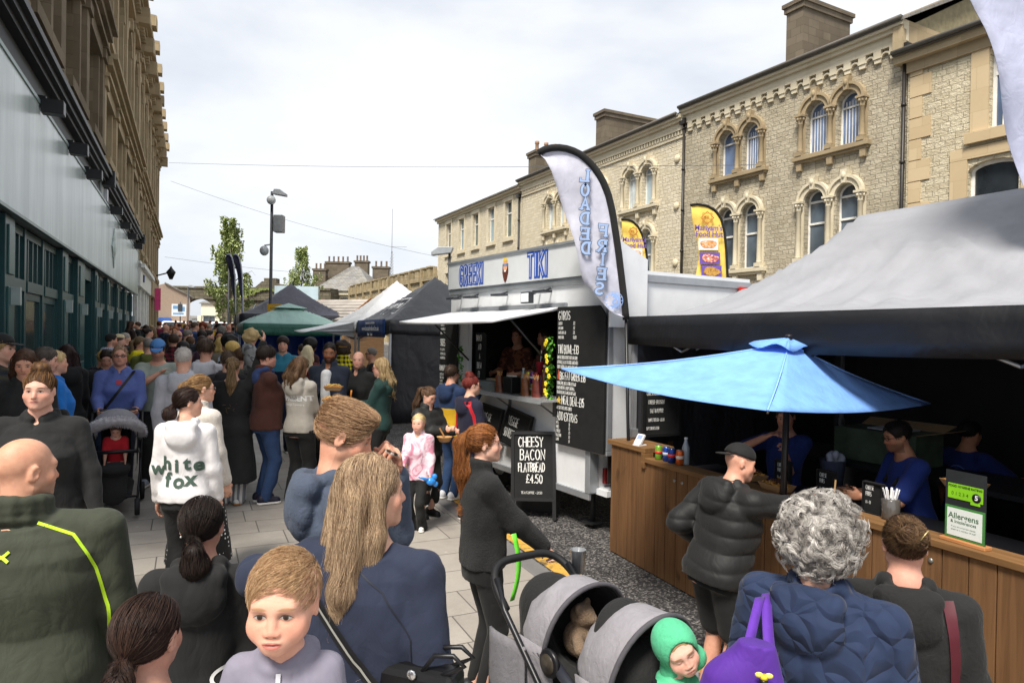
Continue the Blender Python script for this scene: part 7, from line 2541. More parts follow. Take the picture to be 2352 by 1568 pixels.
for (lab, pole, left, d, base, yts) in (
 ('yellow food hut feather flag nearer the drainpipe, showing four dishes', ((1332, 1058), (1370, 1054), (1420, 1062), (1462, 1085), (1492, 1130), (1508, 1190), (1518, 1290), (1523, 1400), (1526, 1492)), ((1336, 1066), (1338, 1100), (1345, 1150), (1360, 1210), (1372, 1280), (1376, 1340), (1366, 1400), (1358, 1440), (1354, 1482)), 11.5, (1672, 1000), 1.0),
 ('yellow food hut feather flag half hidden behind the white flag', ((976, 1132), (1005, 1132), (1035, 1142), (1062, 1168), (1082, 1205), (1097, 1250), (1106, 1300), (1111, 1350), (1113, 1395)), ((978, 1140), (978, 1160), (980, 1190), (985, 1225), (990, 1260), (1000, 1300), (1010, 1335), (1018, 1365), (1024, 1395)), 13.5, (1488, 1000), .72)):
 f, at2, cl2 = feather('feather_flag', lab, [za(*q) for q in pole], [za(*q) for q in left], d, YEL, base, 'yellow food hut flags', '#17171a', .022, .02)
 cx, cz = (1415, 1127) if yts == 1 else (1035, 1197)
 B = Matrix.Translation(at2(za(cx, cz), -.06))
 k = MB()
 e_ = yts * 33 * .44524 / FV * d
 for rot in (0, math.pi / 4):
  ribbon(k, [(e_ * math.cos(rot + i * math.pi / 2), e_ * math.sin(rot + i * math.pi / 2)) for i in range(5)], .012, B)
 strokes(k, 'MFH', -e_ * .5, -e_ * .2, e_ * .5, B, .01, .6)
 k.build('emblem', mat('#b0702c', .6), f)
 for w_, zz, xx in (("Mariyam's", 1180, 1420), ('Food Hut', 1212, 1424)) if yts == 1 else (("Mariyam's", 1240, 1040), ('Food Hut', 1270, 1044)):
  put_text(w_, .135 * yts ** .5 * d / 11.5, Matrix.Translation(at2(za(xx, zz), -.07)), PUR, 'lettering', f, .86, .003)
 for i, (y0, y1, xa, xb, cs) in enumerate(((1232, 1292, 1370, 1470, ('#d8d0c4', '#d99a5c', '#b8742e')), (1305, 1365, 1376, 1480, ('#5a3c8a', '#d8743c', '#e8e0d8')), (1372, 1432, 1384, 1488, ('#8a5a20', '#d0a050', '#5a3410')), (1440, 1478, 1388, 1490, ('#5a2f8a', '#e8e0e0', '#8a3a30'))) if yts == 1 else ((1285, 1335, 1010, 1082, ('#d8d0c4', '#d99a5c', '#b8742e')), (1342, 1388, 1030, 1084, ('#5a3c8a', '#d8743c', '#e8e0d8')))):
  k = MB()
  q = [at2(za(xa, y1), -.065), at2(za(xb, y1), -.065), at2(za(xb, y0), -.065), at2(za(xa, y0), -.065)]
  k.add([tuple(v) for v in q], [(0, 1, 2, 3)])
  pp = k.build('food_picture', WHITE if i == 0 else PUR, f)
  k = MB()
  c = (q[0] + q[2]) / 2
  rx, rz = (q[1] - q[0]).length * .42, (q[2] - q[1]).length * .38
  pts = [(c.x + rx * math.cos(a) * (1 + .1 * math.sin(3 * a + i)), c.y - .006, c.z + rz * math.sin(a) * (1 + .15 * math.cos(2 * a + i))) for a in [2 * math.pi * q_ / 18 for q_ in range(18)]]
  k.add(pts, [tuple(range(18))])
  k.build('dish', food_mat(*cs), pp)
# big flag in the top right corner
feather('feather_flag', 'pale grey blue feather flag rising over the right end of the grey canopy', [(2300, -260), (2420, -230), (2500, -120), (2540, 60), (2560, 300), (2570, 520), (2575, 700)], [(2160, -255), (2196, -120), (2232, -10), (2262, 75), (2290, 180), (2318, 300), (2362, 500)], 4.3, fabric('#a9adc4', 'plain', None, .6), (2580, 1400), None, '#33384a', .03)
# pair of dark flags by the green gazebo
for (lab, du) in (('dark navy feather flag on the left of the pair by the green gazebo', 0), ('dark navy feather flag on the right of the pair by the green gazebo', 17)):
 feather('feather_flag', lab, [(u + du, v) for u, v in ((519, 585), (527, 583), (533, 592), (537, 610), (540, 640), (541, 680), (541, 722))], [(u + du, v) for u, v in ((518, 590), (522, 605), (526, 625), (530, 645), (534, 668), (537, 690), (540, 722))], 27 if du == 0 else 26.6, fabric('#2c2d42', 'plain', None, .6), (540 + du, 800), 'navy flags by the green gazebo', '#c9ccd8', .028, .05)
# ------------------------------------------------------------------ lamp posts, cables, trees, viaduct and what stands beyond
def ground_thing(name, label, cat, u, v, d, rz=0.0, group=None):
 p = P(u, v, d)
 return thing(name, label, cat, (p.x, p.y, GZ(p.x, p.y)), rz, group)
def post(label, u, v, d, htop, r=.07, arm=(.9, .1), box=False):
 t = ground_thing('lamp_post', label, 'lamp post', u, v, d)
 z0 = t.location.z
 H = P(u, htop, d).z - z0
 k = MB()
 k.tube([(0, 0, 0), (0, 0, 1.2), (0, 0, 1.25), (0, 0, H)], [r * 1.5, r * 1.5, r, r * .8], 10)
 k.build('pole', mat('#3a3d41', .45), t)
 k = MB()
 k.tube([(0, 0, H - .05), (arm[0] * .3, 0, H + arm[1])], .04, 8)
 k.prism([(.05, H + arm[1] - .08), (arm[0], H + arm[1] - .16), (arm[0], H + arm[1] - .06), (arm[0] * .6, H + arm[1] + .1), (.12, H + arm[1] + .1)], -.16, .16)
 k.build('lamp_head', mat('#9a9fa3', .35), t, bevel=.02)
 if box:
  k = MB(); k.bx(.12, .46, -.18, .18, H - 1.55, H - .9); k.bx(.06, .12, -.05, .05, H - 1.5, H - .95); k.build('control_box', mat('#7d8184', .4), t, bevel=.02)
  k = MB(); k.ball((.02, -.14, H - .35), (.17, .17, .17), 12, 8); k.build('camera_dome', mat('#c2c6c8', .3), t)
  k = MB(); k.ball((-.26, -.02, H - 2.25), (.17, .17, .19), 12, 8); k.tube([(-.26, 0, H - 2.05), (0, 0, H - 2.0)], .03, 6); k.build('camera', mat('#b4b9bc', .3), t)
  k = MB(); k.bx(-.08, .47, -.13, -.11, 2.40, 2.66); k.build('yellow_sign', mat('#d9a52a', .5), t)
  put_text('No waiting', .075, Matrix.Translation((.2, -.135, 2.5)), mat('#2b2416', .6), 'lettering', t)
 return t
post('tall grey lamp post carrying cameras and a control box', 621, 720, 26, 440, .065, (.54, -.02), True)
post('thin lamp post beside the left end of the food trailer', 1029, 800, 21, 577, .05, (-.55, .02))
post('slim dark lamp post standing beside the birch tree', 524, 745, 58, 610, .08, (.5, .05))
post('pale lamp post before the stone viaduct', 431, 745, 66, 658, .08, (.6, .05))
# overhead cables between the two sides of the street
for (a, b, lab, sag) in ((P(388, 374, 57), P(2330, 372, 20.5), 'thin cable stretched level across the whole street', .25), (P(392, 416, 56.5), P(1006, 590, 54.9), 'thin cable sloping down from the left buildings to the pale stone block', .5),
      (P(378, 590, 57.5), P(1004, 640, 55.3), 'lowest thin cable crossing above the tents', .4)):
 k = MB()
 k.tube([a.lerp(b, i / 24) - Vector((0, 0, sag * math.sin(math.pi * i / 24))) for i in range(25)], .012, 5)
 tag(k.build('cable', mat('#55595e', .6)), lab, 'cable')
def birch(label, u, vtop, vbase, d, w, n, seed):
 r = random.Random(seed)
 t = ground_thing('birch_tree', label, 'tree', u, vbase, d)
 H = P(u, vtop, d).z - t.location.z
 k = MB()
 pts = [(0, 0, 0), (.05, .02, H * .3), (-.05, .05, H * .6), (.12, 0, H * .97)]
 k.tube(pts, [.17, .13, .08, .015], 8)
 tips = []
 for i in range(44):
  f = .2 + .78 * r.random()
  z = H * f
  a = r.uniform(0, 6.28)
  reach = w * (1.0 - .78 * max(0, (f - .3) / .7)) * r.uniform(.45, 1.0)
  b = Vector((reach * math.cos(a), reach * math.sin(a), z + reach * .8))
  c = b + Vector((.3 * math.cos(a), .3 * math.sin(a), -.4))
  k.tube([(0, 0, z), (b.x * .5, b.y * .5, z + reach * .55), b, c], [.035, .025, .014, .006], 5)
  tips.append((b, Vector((0, 0, z)), reach))
 k.build('trunk', mat('#6f665c', .8, vary=.4, vscale=4), t)
 k = MB()
 per = n // len(tips)
 for b, o, reach in tips:
  for s_ in range(8):
   q0_ = o.lerp(b, r.uniform(.45, 1.08)) + Vector((r.gauss(0, .16), r.gauss(0, .16), r.gauss(0, .14)))
   ln = r.uniform(.35, 1.5)
   for j in range(per // 8):
    q = q0_ + Vector((r.gauss(0, .07), r.gauss(0, .07), -ln * r.random()))
    s2 = r.uniform(.06, .11)
    M = Matrix.Rotation(r.uniform(0, 6.28), 3, 'Z') @ Matrix.Rotation(r.uniform(-1.2, 1.2), 3, 'X')
    k.add([q + M @ Vector(p) * s2 for p in ((0, -1.2, 0), (.8, 0, .1), (0, 1.3, 0), (-.8, 0, -.1))], [(0, 1, 2, 3)])
 tm = NT('birch_leaves')
 o_ = tm.n('ShaderNodeNewGeometry')
 col = tm.ramp(o_.outputs['Random Per Island'], [(0, lin('#76884c')), (.6, lin('#a0ad6c')), (1, lin('#c2cb92'))])
 tm.done(col, .6, 0, .3)
 tm.b.inputs['Transmission Weight'].default_value = 0.0
 k.build('crown', tm.m, t)
birch('tall slender birch tree standing behind the pair of navy flags', 527, 498, 745, 60, 2.3, 16000, 3)
birch('smaller birch tree rising behind the pale screen', 692, 570, 745, 75, 2.5, 11000, 8)
# viaduct across the end of the street
DKS = stone('v', '#77705f', '#5f584b', '#4a443a', .9, .4, .5, .5, .02)
a_, b_2 = P(340, 660, 88), P(760, 672, 82)
vt = thing('stone_viaduct', 'old dark stone railway viaduct with a wide arch across the end of the street', 'viaduct', (a_.x, a_.y, 0), math.atan2(b_2.y - a_.y, b_2.x - a_.x))
ln_ = math.hypot(b_2.x - a_.x, b_2.y - a_.y)
xa = (P(428, 700, 87).x - a_.x) / math.cos(vt.rotation_euler.z)
cxa, rr_ = xa + 1.2, 3.8
ztop = a_.z
k = MB()
plate(k, [(0, 0), (ln_, 0), (ln_, ztop - .35), (0, ztop)], [arch(cxa - rr_, cxa + rr_, .2, 3.5, 16, 2.7)], 0, 2.4)
k.build('wall', DKS, vt)
k = MB()
half_ring(k, cxa - rr_, cxa + rr_, 3.5, .55, -.12, .0, 16, 2.7)
k.build('arch_ring', DKS, vt)
k = MB()
k.prism([(0, ztop - 1.35), (ln_, ztop - 1.7), (ln_, ztop - 1.45), (0, ztop - 1.1)], -.3, 0)
k.prism([(0, ztop), (ln_, ztop - .35), (ln_, ztop - .1), (0, ztop + .25)], -.15, 6)
k.build('parapet', DKS, vt)
k = MB()
for i in range(260):
 x = 9 + rng.random() * 12
 s_ = rng.uniform(.1, .25)
 c = Vector((x, -.2, ztop - .2 - rng.random() * 1.0 * (.5 + .5 * math.sin(x))))
 M = Matrix.Rotation(rng.uniform(0, 6), 3, 'Y')
 k.add([c + M @ Vector(p) * s_ for p in ((-1, -.2, 0), (0, 0, -.8), (1, -.1, 0), (0, -.3, .8))], [(0, 1, 2, 3)])
k.build('ivy', mat('#6e7a3c', .7, vary=.4), vt)
# rendered gable house left of the arch, finger sign, far bits
p0 = P(345, 700, 70)
t = thing('rendered_house', 'brown rendered house with a low sloping gable beside the viaduct', 'building', (p0.x, p0.y, 0), ST)
zl, zr = P(374, 650, 70).z, P(427, 679, 70).z
k = MB()
k.prism([(0, .5), (3.7, .5), (3.7, zr), (1.35, zl), (0, zl - .4)], 0, 8)
k.build('wall', mat('#a08d7d', .9, vary=.1, bump=.3), t)
k = MB()
k.add([(1.3, -.2, zl + .08), (3.9, -.2, zr - .02), (3.9, 8, zr - .02), (1.3, 8, zl + .08)], [(0, 1, 2, 3)])
k.build('roof', SLATE, t, solid=.12)
k = MB(); k.bx(.6, 1.9, -.3, 0, 2.9, 3.3); k.build('shop_sign', mat('#3a62a8', .4), t)
p1 = P(411, 712, 62)
t = thing('direction_sign', 'white and pale blue road direction sign in front of the viaduct', 'road sign', (p1.x, p1.y, GZ(p1.x, p1.y)), R(10))
k = MB(); k.bx(-.62, .62, 0, .05, p1.z - t.location.z - .55, p1.z - t.location.z + .55); k.build('panel', mat('#d9e2ea', .4), t)
k = MB()
for (x0, x1, z0, z1) in ((-.5, -.1, .1, .4), (.1, .5, -.1, .3), (-.5, .4, -.4, -.25)):
 k.bx(x0, x1, -.006, -.001, p1.z - t.location.z + z0, p1.z - t.location.z + z1)
k.build('marking', mat('#6f9ac6', .4), t)
k = MB(); k.tube([(.1, .06, 0), (.1, .06, p1.z - t.location.z + .75)], .05, 8); k.bx(-.08, .28, -.05, -.007, p1.z - t.location.z - .1, p1.z - t.location.z + .55); k.build('post', mat('#3b3f45', .5), t)
# pale buildings seen through the arch
for (u, w, h, hexc, lab) in ((450, 7, 1.5, '#cfd4da', 'pale white building seen through the viaduct arch'), (495, 5, 4.3, '#e6ddc6', 'cream building with shopfront seen through the viaduct arch')):
 p2 = P(u, 730, 125)
 t = thing('distant_building', lab, 'building', (p2.x, p2.y, GZ(p2.x, p2.y)), R(12))
 k = MB()
 plate(k, [(-w / 2, 0), (w / 2, 0), (w / 2, h), (-w / 2, h)], [[(x - .5, z), (x + .5, z), (x + .5, z + 1.5), (x - .5, z + 1.5)] for x in (-2.6, -.6, 1.4, 3.2) for z in ((.6,) if h > 2 else ())], 0, .3)
 k.build('wall', mat(hexc, .8), t)
 k = MB(); k.bx(-w / 2, w / 2, .31, 5, 0, h - .01); k.build('pane', glass('#4a5560'), t)
 k = MB(); k.add([(-w / 2 - .3, -.3, h), (w / 2 + .3, -.3, h), (w / 2 + .3, 3, h + .5), (-w / 2 - .3, 3, h + .5)], [(0, 1, 2, 3)]); k.build('roof', SLATE, t, solid=.1)
def car(label, x, y, rz, hexc, van=False):
 t = thing('parked_car', label, 'van' if van else 'car', (x, y, GZ(x, y)), rz)
 L, Wd, H = (4.8, 1.9, 2.1) if van else (4.2, 1.75, 1.45)
 k = MB()
 prof = [(-L / 2, .3), (L / 2, .3), (L / 2, .75), (L / 2 - .7, .95), (L / 2 - 1.35, H), (-L / 2 + (.1 if van else .7), H), (-L / 2, .95)]
 k.prism([(a, b) for a, b in prof], -Wd / 2, Wd / 2)
 b = k.build('body', mat(hexc, .25), t, bevel=.07)
 k = MB()
 for sg in (-1, 1):
  k.prism([(L / 2 - 1.0, .98), (L / 2 - 1.4, H - .1), (-L / 2 + .9, H - .1), (-L / 2 + .5, .98)][::-1], sg * (Wd / 2 + .001), sg * (Wd / 2 + .006))
 k.build('window', glass('#22282c'), t)
 for a in (-L / 2 + .8, L / 2 - .8):
  for sg in (-1, 1):
   k = MB(); k.lathe([(.1, -.1), (.3, -.1), (.32, -.05), (.32, .05), (.3, .1), (.1, .1)], (a, sg * (Wd / 2 - .1), .32), 16, 0, 'y'); w = k.build('wheel', mat('#161616', .8), t)
   k = MB(); k.lathe([(.04, -.115), (.2, -.11), (.2, .11), (.04, .115)], (a, sg * (Wd / 2 - .1), .32), 12, 0, 'y'); k.build('rim', ALU, w)
 for sg in (-1, 1):
  k = MB(); k.bx(L / 2 - .05, L / 2 + .02, sg * .6 - .18, sg * .6 + .18, .62, .74); k.build('headlight', mat('#dfe6ea', .15), t)
for (u, d, c_, van, lab) in ((415, 71, '#e8e8ea', False, 'white car parked before the rendered house'), (405, 73, '#e6e8ea', True, 'white van parked beside the rendered house below the viaduct'), (525, 72, '#dfe1e4', False, 'white car parked below the tall birch tree'), (500, 76, '#b9bcc0', False, 'silver car standing under the viaduct arch')):
 q = P(u, 745, d)
 car(lab, q.x, q.y, R(6), c_, van)
# row continuing beyond the pale block: low crenellated stone front
Cx = lambda tt: (B0[0] + dB.x * 0 + (C0[0] - C0[0]), 0)
E0 = (.50 - .447 * 44.2, 41.6 + .894 * 44.2)
eb = thing('parapet_building', 'low weathered stone building with a battlemented parapet and mullioned windows', 'building', (E0[0], E0[1], 0), aC)
Ln, Hp = 29.4, 7.2
hol = []
for i in range(9):
 x = 1.6 + i * 3.25
 for j in range(3):
  hol.append([(x - 1.05 + j * .72, 4.1), (x - .45 + j * .72, 4.1), (x - .45 + j * .72, 5.6), (x - 1.05 + j * .72, 5.6)])
k = MB()
plate(k, [(0, 0), (Ln, 0), (Ln, Hp - .7), (0, Hp - .7)], hol, 0, .3)
k.bx(0, .3, .31, 8, 0, Hp - .7)
k.bx(.3, Ln, 7.7, 8, 0, Hp - .7)
SP = stone('e', '#c9ba98', '#a99a7b', '#8e8168', .4, .18, .8, .45)
k.build('wall', SP, eb)
k = MB(); k.bx(.1, Ln - .1, .5, .52, 0, Hp - .8); k.build('pane', glass('#4f5a5c'), eb)
k = MB()
k.bx(0, Ln, -.18, .3, Hp - .699, Hp - .45)
for i in range(int(Ln / 1.5)):
 k.bx(i * 1.5 + .1, i * 1.5 + .95, -.08, .3, Hp - .449, Hp + .35)
 k.bx(i * 1.5 + .02, i * 1.5 + 1.03, -.15, .36, Hp + .351, Hp + .47)
for i in range(10):
 k.bx(i * 3.25 - .12 + .001, i * 3.25 + .2, -.25, 0, 0, Hp + .3)
for i in range(9):
 x = 1.6 + i * 3.25
 k.bx(x - 1.25, x + 1.25, -.1, .0, 5.65, 5.85)
 k.bx(x - 1.25, x + 1.25, -.1, .0, 3.85, 4.08)
k.build('parapet', stone('ep', '#b7a685', '#968869', '#7b6f58', .5, .3, .3, .6, .008), eb)
k = MB()
k.add([(0, .5, Hp - .4), (Ln, .5, Hp - .4), (Ln, 4, Hp + 1.1), (0, 4, Hp + 1.1)], [(0, 1, 2, 3)])
k.build('roof', SLATE, eb)
chimney(eb, 25.0, 27.2, 2, 3, Hp, Hp + 2.1, STONE_S, 0)
chimney(eb, 28.2, 29.2, 1.5, 3, Hp, Hp + 3.4, STONE_B, 0)
# corner house with hipped slate roof and chimney stacks
hc = P(788, 680, 84)
hs_ = thing('corner_house', 'cream stone corner house with a hipped slate roof and several chimney stacks', 'building', (hc.x, hc.y, 0), R(-8))
zw, zr = P(788, 668, 84).z, P(805, 612, 88).z
k = MB()
plate(k, [(-3.6, 0), (3.6, 0), (3.6, zw), (-3.6, zw)], [[(x - .6, zw - 3.2), (x + .6, zw - 3.2), (x + .6, zw - .8), (x - .6, zw - .8)] for x in (-2.1, .2, 2.3)], 0, .3)
k.bx(-3.6, -3.3, .301, 7, 0, zw)
k.bx(3.3, 3.6, .301, 7, 0, zw)
k.build('wall', STONE_B, hs_)
k = MB(); k.bx(-3.5, 3.5, .35, .37, 0, zw - .1); k.build('pane', glass('#8b9499'), hs_)
k = MB()
k.bx(-3.8, 3.8, -.2, 0, zw - .5, zw)
k.build('cornice', DRESS, hs_)
k = MB()
k.add([(-4.0, -.4, zw), (4.0, -.4, zw), (4.0, 7.2, zw), (-4.0, 7.2, zw), (-.2, 3.2, zr), (.6, 3.6, zr)], [(0, 1, 5, 4), (1, 2, 5), (2, 3, 4, 5), (3, 0, 4)])
k.build('roof', SLATE, hs_)
for (u0, u1, v0, v1, d, pots) in ((722, 750, 608, 640, 92, 3), (751, 803, 592, 635, 94, 5), (817, 846, 590, 640, 93, 4), (858, 893, 603, 640, 90, 3)):
 a, b = P(u0, v0, d), P(u1, v1 + 25, d)
 cc_ = thing('chimney_stack', 'dark stone chimney stack with %d pots ' % pots + {722: 'at the left end of the corner house', 751: 'standing over the corner house roof ridge', 817: 'right of the corner house roof', 858: 'nearest the antenna mast'}[u0], 'chimney', ((a.x + b.x) / 2, a.y, 0))
 w = (b.x - a.x) / 2
 k = MB(); k.bx(-w, w, -.6, .6, b.z - 5, a.z - .8); k.bx(-w - .12, w + .12, -.7, .7, a.z - .799, a.z - .55); k.build('stack', STONE_S, cc_)
 for i in range(pots):
  k = MB(); k.lathe([(.16, a.z - .55), (.13, a.z - .4), (.12, a.z + .1), (.16, a.z + .2)], (-w + 2 * w * (i + .5) / pots, 0, 0), 8); k.build('chimney_pot', mat('#77695e', .8), cc_)
 k = MB(); k.add([(-w - 3, -.5, b.z - 2.0), (w + 3, -.5, b.z - 2.0), (w + 3, 2, b.z), (-w - 3, 2, b.z)], [(0, 1, 2, 3)]); k.bx(-w - 3, w + 3, -.45, 3, 0, b.z - 2.01); k.build('house_wall', STONE_S, cc_)
am = P(899, 640, 74)
t = thing('antenna_mast', 'thin lattice antenna mast above the battlemented building', 'antenna', (am.x, am.y, 0))
zt_ = P(904, 535, 74).z
k = MB()
for i in range(3):
 a = i * 2.1
 k.tube([(.25 * math.cos(a), .25 * math.sin(a), 6), (.06 * math.cos(a), .06 * math.sin(a), zt_ - 2)], .025, 5)
for i in range(12):
 z = 6.5 + i * (zt_ - 9) / 12
 k.tube([(-.2, 0, z), (.2, 0, z + .5)], .015, 4)
k.tube([(0, 0, zt_ - 2.2), (0, 0, zt_ + 2.6)], .025, 5)
for z in (zt_ - 4.5, zt_ - 1.5):
 k.tube([(-.1, 0, z), (1.6, 0, z)], .015, 4)
k.build('mast', mat('#6b6d70', .5), t)
# gable beyond the lamp post
p3 = P(620, 690, 100)
t = thing('distant_gable', 'dark stone gable end with a flat stack behind the tall lamp post', 'building', (p3.x, p3.y, 0))
k = MB(); k.prism([(-3.6, 0), (3.6, 0), (3.6, P(0, 672, 100).z), (1.0, P(620, 650, 100).z), (-1.2, P(620, 646, 100).z), (-3.6, P(0, 668, 100).z)], 0, 6); k.build('wall', DKS, t)
k = MB(); k.bx(-1.1, .7, .5, 2, P(620, 652, 100).z, P(620, 638, 100).z); k.build('chimney', DKS, t)
# pale screen trailer, huts with bulbs, red kiosk
s0_, s1_ = P(632, 656, 46), P(729, 700, 46)
t = thing('screen_trailer', 'tall pale blue white panel standing behind the black tent', 'display panel', ((s0_.x + s1_.x) / 2, s0_.y, GZ(s0_.x, s0_.y)), R(5))
w = (s1_.x - s0_.x) / 2
k = MB(); k.bx(-w, w, 0, .35, 1.0, s0_.z - t.location.z); k.build('panel', mat('#c3d8e2', .4, vary=.12, vscale=1.2), t)
k = MB()
for x in (-w + .15, w - .15):
 k.bx(x - .08, x + .08, .05, .25, 0, .99)
k.build('leg', mat('#555a5e', .5), t)
def hut(label, c, d, rz, Wd, wall_h, rise, dep, lights, side=False):
 p = P(c[0], c[1], d)
 g = GZ(p.x, p.y)
 t = thing('wooden_hut', label, 'market hut', (p.x, p.y, g), rz)
 k = MB()
 k.prism([(-Wd / 2, 0), (Wd / 2, 0), (Wd / 2, wall_h), (0, wall_h + rise), (-Wd / 2, wall_h)], 0, dep)
 k.build('wall', wood('#c39a72', '#94704c', 'x', .7), t)
 k = MB()
 e = .25
 for sg in (-1, 1):
  k.add([(sg * (Wd / 2 + e), -.25, wall_h - e * rise / (Wd / 2)), (0, -.25, wall_h + rise + .03), (0, dep + .2, wall_h + rise + .03), (sg * (Wd / 2 + e), dep + .2, wall_h - e * rise / (Wd / 2))], [(0, 1, 2, 3)])
 rf = k.build('roof', mat('#a9a29a', .8, vary=.2, vscale=2), t, solid=.06)
 k = MB()
 for i in range(7):
  f = i / 7
  for sg in (-1, 1):
   a = Vector((sg * (Wd / 2 + e) * (1 - f), -.26, wall_h - e * rise / (Wd / 2) + (rise + e * rise / (Wd / 2)) * f + .05))
   k.tube([a, a + Vector((0, dep + .46, 0))], .02, 4)
 k.build('batten', mat('#7d766e', .8), rf)
 k = MB()
 for sg in (-1, 1):
  a, b = Vector((sg * (Wd / 2 + e), -.3, wall_h - e * rise / (Wd / 2))), Vector((0, -.3, wall_h + rise))
  k.add([a + Vector((0, 0, .08)), b + Vector((0, 0, .1)), b + Vector((0, 0, -.2)), a + Vector((0, 0, -.2)), a + Vector((0, .05, .08)), b + Vector((0, .05, .1)), b + Vector((0, .05, -.2)), a + Vector((0, .05, -.2))],
   [(0, 1, 2, 3), (7, 6, 5, 4), (0, 4, 5, 1), (3, 2, 6, 7), (0, 3, 7, 4), (1, 5, 6, 2)])
 bb_ = k.build('barge_board', wood('#a5703a', '#7a4e26', 'x', .6), t)
 if lights:
  for sg in (-1, 1):
   for i in range(9):
    k = MB()
    q = Vector((sg * (Wd / 2 + e) * (1 - (i + .5) / 9), -.34, wall_h - e * rise / (Wd / 2) - .06 + (rise + e * rise / (Wd / 2)) * (i + .5) / 9))
    k.ball(q, (.05, .05, .05), 8, 5)
    k.build('bulb', emit('#ffe6b0', 2.5), bb_)
 return t
h1 = P(682, 670, 36)
hut('timber hut with light bulbs along its gable behind the black tent', (682, 745), 36, R(20), 3.4, 2.35, h1.z - GZ(h1.x, h1.y) - 2.35 - .1, 3.0, True)
h2 = P(830, 690, 29)
hut('timber hut with a battened grey roof behind the white gazebo', (838, 745), 29, R(62), 2.6, 2.2, h2.z - GZ(h2.x, h2.y) - 2.2, 3.2, False)
rk = P(745, 690, 40)
t = thing('red_kiosk', 'rounded red and white kiosk between the timber huts', 'kiosk', (rk.x, rk.y, GZ(rk.x, rk.y)))
hz_ = rk.z - t.location.z
k = MB(); k.lathe([(.75, 0), (.75, hz_ - .9), (.7, hz_ - .35), (.5, hz_ - .05), (.1, hz_ + .05)], (-.1, 0, 0), 18); k.build('body', mat('#c2382f', .35), t)
k = MB(); k.lathe([(.8, hz_ - .9), (.78, hz_ - .6), (.5, hz_ - .3), (.1, hz_ - .22)], (.8, .3, 0), 18); k.build('canopy', mat('#e9e6e2', .5), t)
k = MB(); k.lathe([(.62, 0), (.62, hz_ - .95)], (.8, .3, 0), 14); k.build('drum', mat('#b8302b', .4), t)
# white marquee backdrop with hanging bunting inside the white gazebo
bt_ = thing('bunting', 'string of white pennants with red spots under the white gazebo', 'bunting', (*W(4.1, 17.4), 0), ST)
k = MB()
pts = [(0, -0.1 + 2.9 * i / 26, 2.12 - .12 * math.sin(math.pi * i / 26)) for i in range(27)]
k.tube(pts, .006, 4)
k.build('string', WHITE, bt_)
for i in range(1, 26):
 k = MB()
 x, y, z = pts[i]
 k.add([(x, y - .05, z), (x, y + .05, z), (x + .02, y, z - .2)], [(0, 1, 2)])
 pn = k.build('pennant', fabric('#dedee0'), bt_)
 k = MB(); k.lathe([(.028, -.004), (.028, .004)], (x - .002, y, z - .06), 10, 0, 'x'); k.build('spot', mat('#9a4028', .7), pn)
wv = W(6.2, 17.6)
car('white van parked behind the bunting of the white gazebo', wv[0], wv[1], ST + R(90), '#e9eaec', True)
# ------------------------------------------------------------------ people
def stripe(parts, pts, w, hexc, name='stripe', off=.003, n=(0, -1, 0)):
 """band laid on the garment along points (person frame), pushed along n until it meets the cloth"""
 o = parts['top']
 bv = BVHTree.FromPolygons([v.co for v in o.data.vertices], [p.vertices for p in o.data.polygons])
 n = Vector(n).normalized()
 P3 = []
 for a, b in zip(pts[:-1], pts[1:]):
  for i in range(8):
   P3.append(Vector(a).lerp(Vector(b), i / 8))
 P3.append(Vector(pts[-1]))
 rows = []
 for i, q in enumerate(P3):
  d = (P3[min(i + 1, len(P3) - 1)] - P3[max(i - 1, 0)]).normalized()
  s_ = d.cross(n).normalized() * w / 2
  r = []
  for e in (-1, 0, 1):
   hit = bv.ray_cast(q + s_ * e + n * .6, -n)
   r.append((hit[0] if hit[0] is not None else q + s_ * e) + n * off)
  rows.append(r)
 k = MB()
 k.grid(rows)
 return k.build(name, mat(hexc, .6), o)
def back_text(parts, s, size, x, z, hexc, sx=1.0, bold=0.0, front=False):
 vs, fs = text_mesh(s, size, sx, 'CENTER', bold)
 v2, f2 = fine_print(([(a, b) for a, b, _ in vs], fs))
 B = Matrix.Translation((x, 0, z)) if not front else Matrix.Translation((x, 0, z)) @ Matrix.Rotation(math.pi, 4, 'Z')
 return on_cloth(parts, v2, f2, mat(hexc, .7), 'print', B, .006)
def part_sdf(name, prims, hexm, root, h, ex=None):
 vs, fs = sdf_mesh(prims, h, ex)
 return np_mesh(name, vs, fs, hexm, root)
def front_panel(pp, hexc, w=.07):
 """light shirt showing between the open fronts"""
 H, up = pp['H'], pp['up']
 pr = [Cap(up((0, .072 * H, pp['hip'] - .02)), up((0, .064 * H, pp['sh'] - .03)), .078, .066, .02), Half((w, 0, 0), (1, .0, 0), .004), Half((-w, 0, 0), (-1, 0, 0), .004)]
 part_sdf('shirt', pr, fabric(hexc), pp['root'], .012)
WHITE_SOLE = '#e4e2dc'
pp = person(54, 1005, 2.45, -14, 'bald man from behind in olive track jacket with lime piping', ('jacket', '#3c4034'), ('jeans', '#16181d'), None, '#cf9c80', fat=.6, wide=1.4, hy=-52, hp=4, stubble=.35, brow='#5b4636', hood=False)
H_ = pp['H']
stripe(pp, [(.07, -.1, H_ - .285), (.17, -.08, H_ - .34), (.235, -.06, H_ - .47), (.275, -.05, H_ - .62), (.29, -.04, H_ - .75)], .011, '#b8e02a', 'piping', .002, (.35, -1, .25))
k = MB()
for sg in (-1, 1):
 ribbon(k, [(.032 * t, sg * (.017 * t * t - .004)) for t in np.linspace(-1, 1, 11)], .009, Matrix.Identity(4))
v2, f2 = fine_print(([(v[0], v[2]) for v in k.v], k.f))
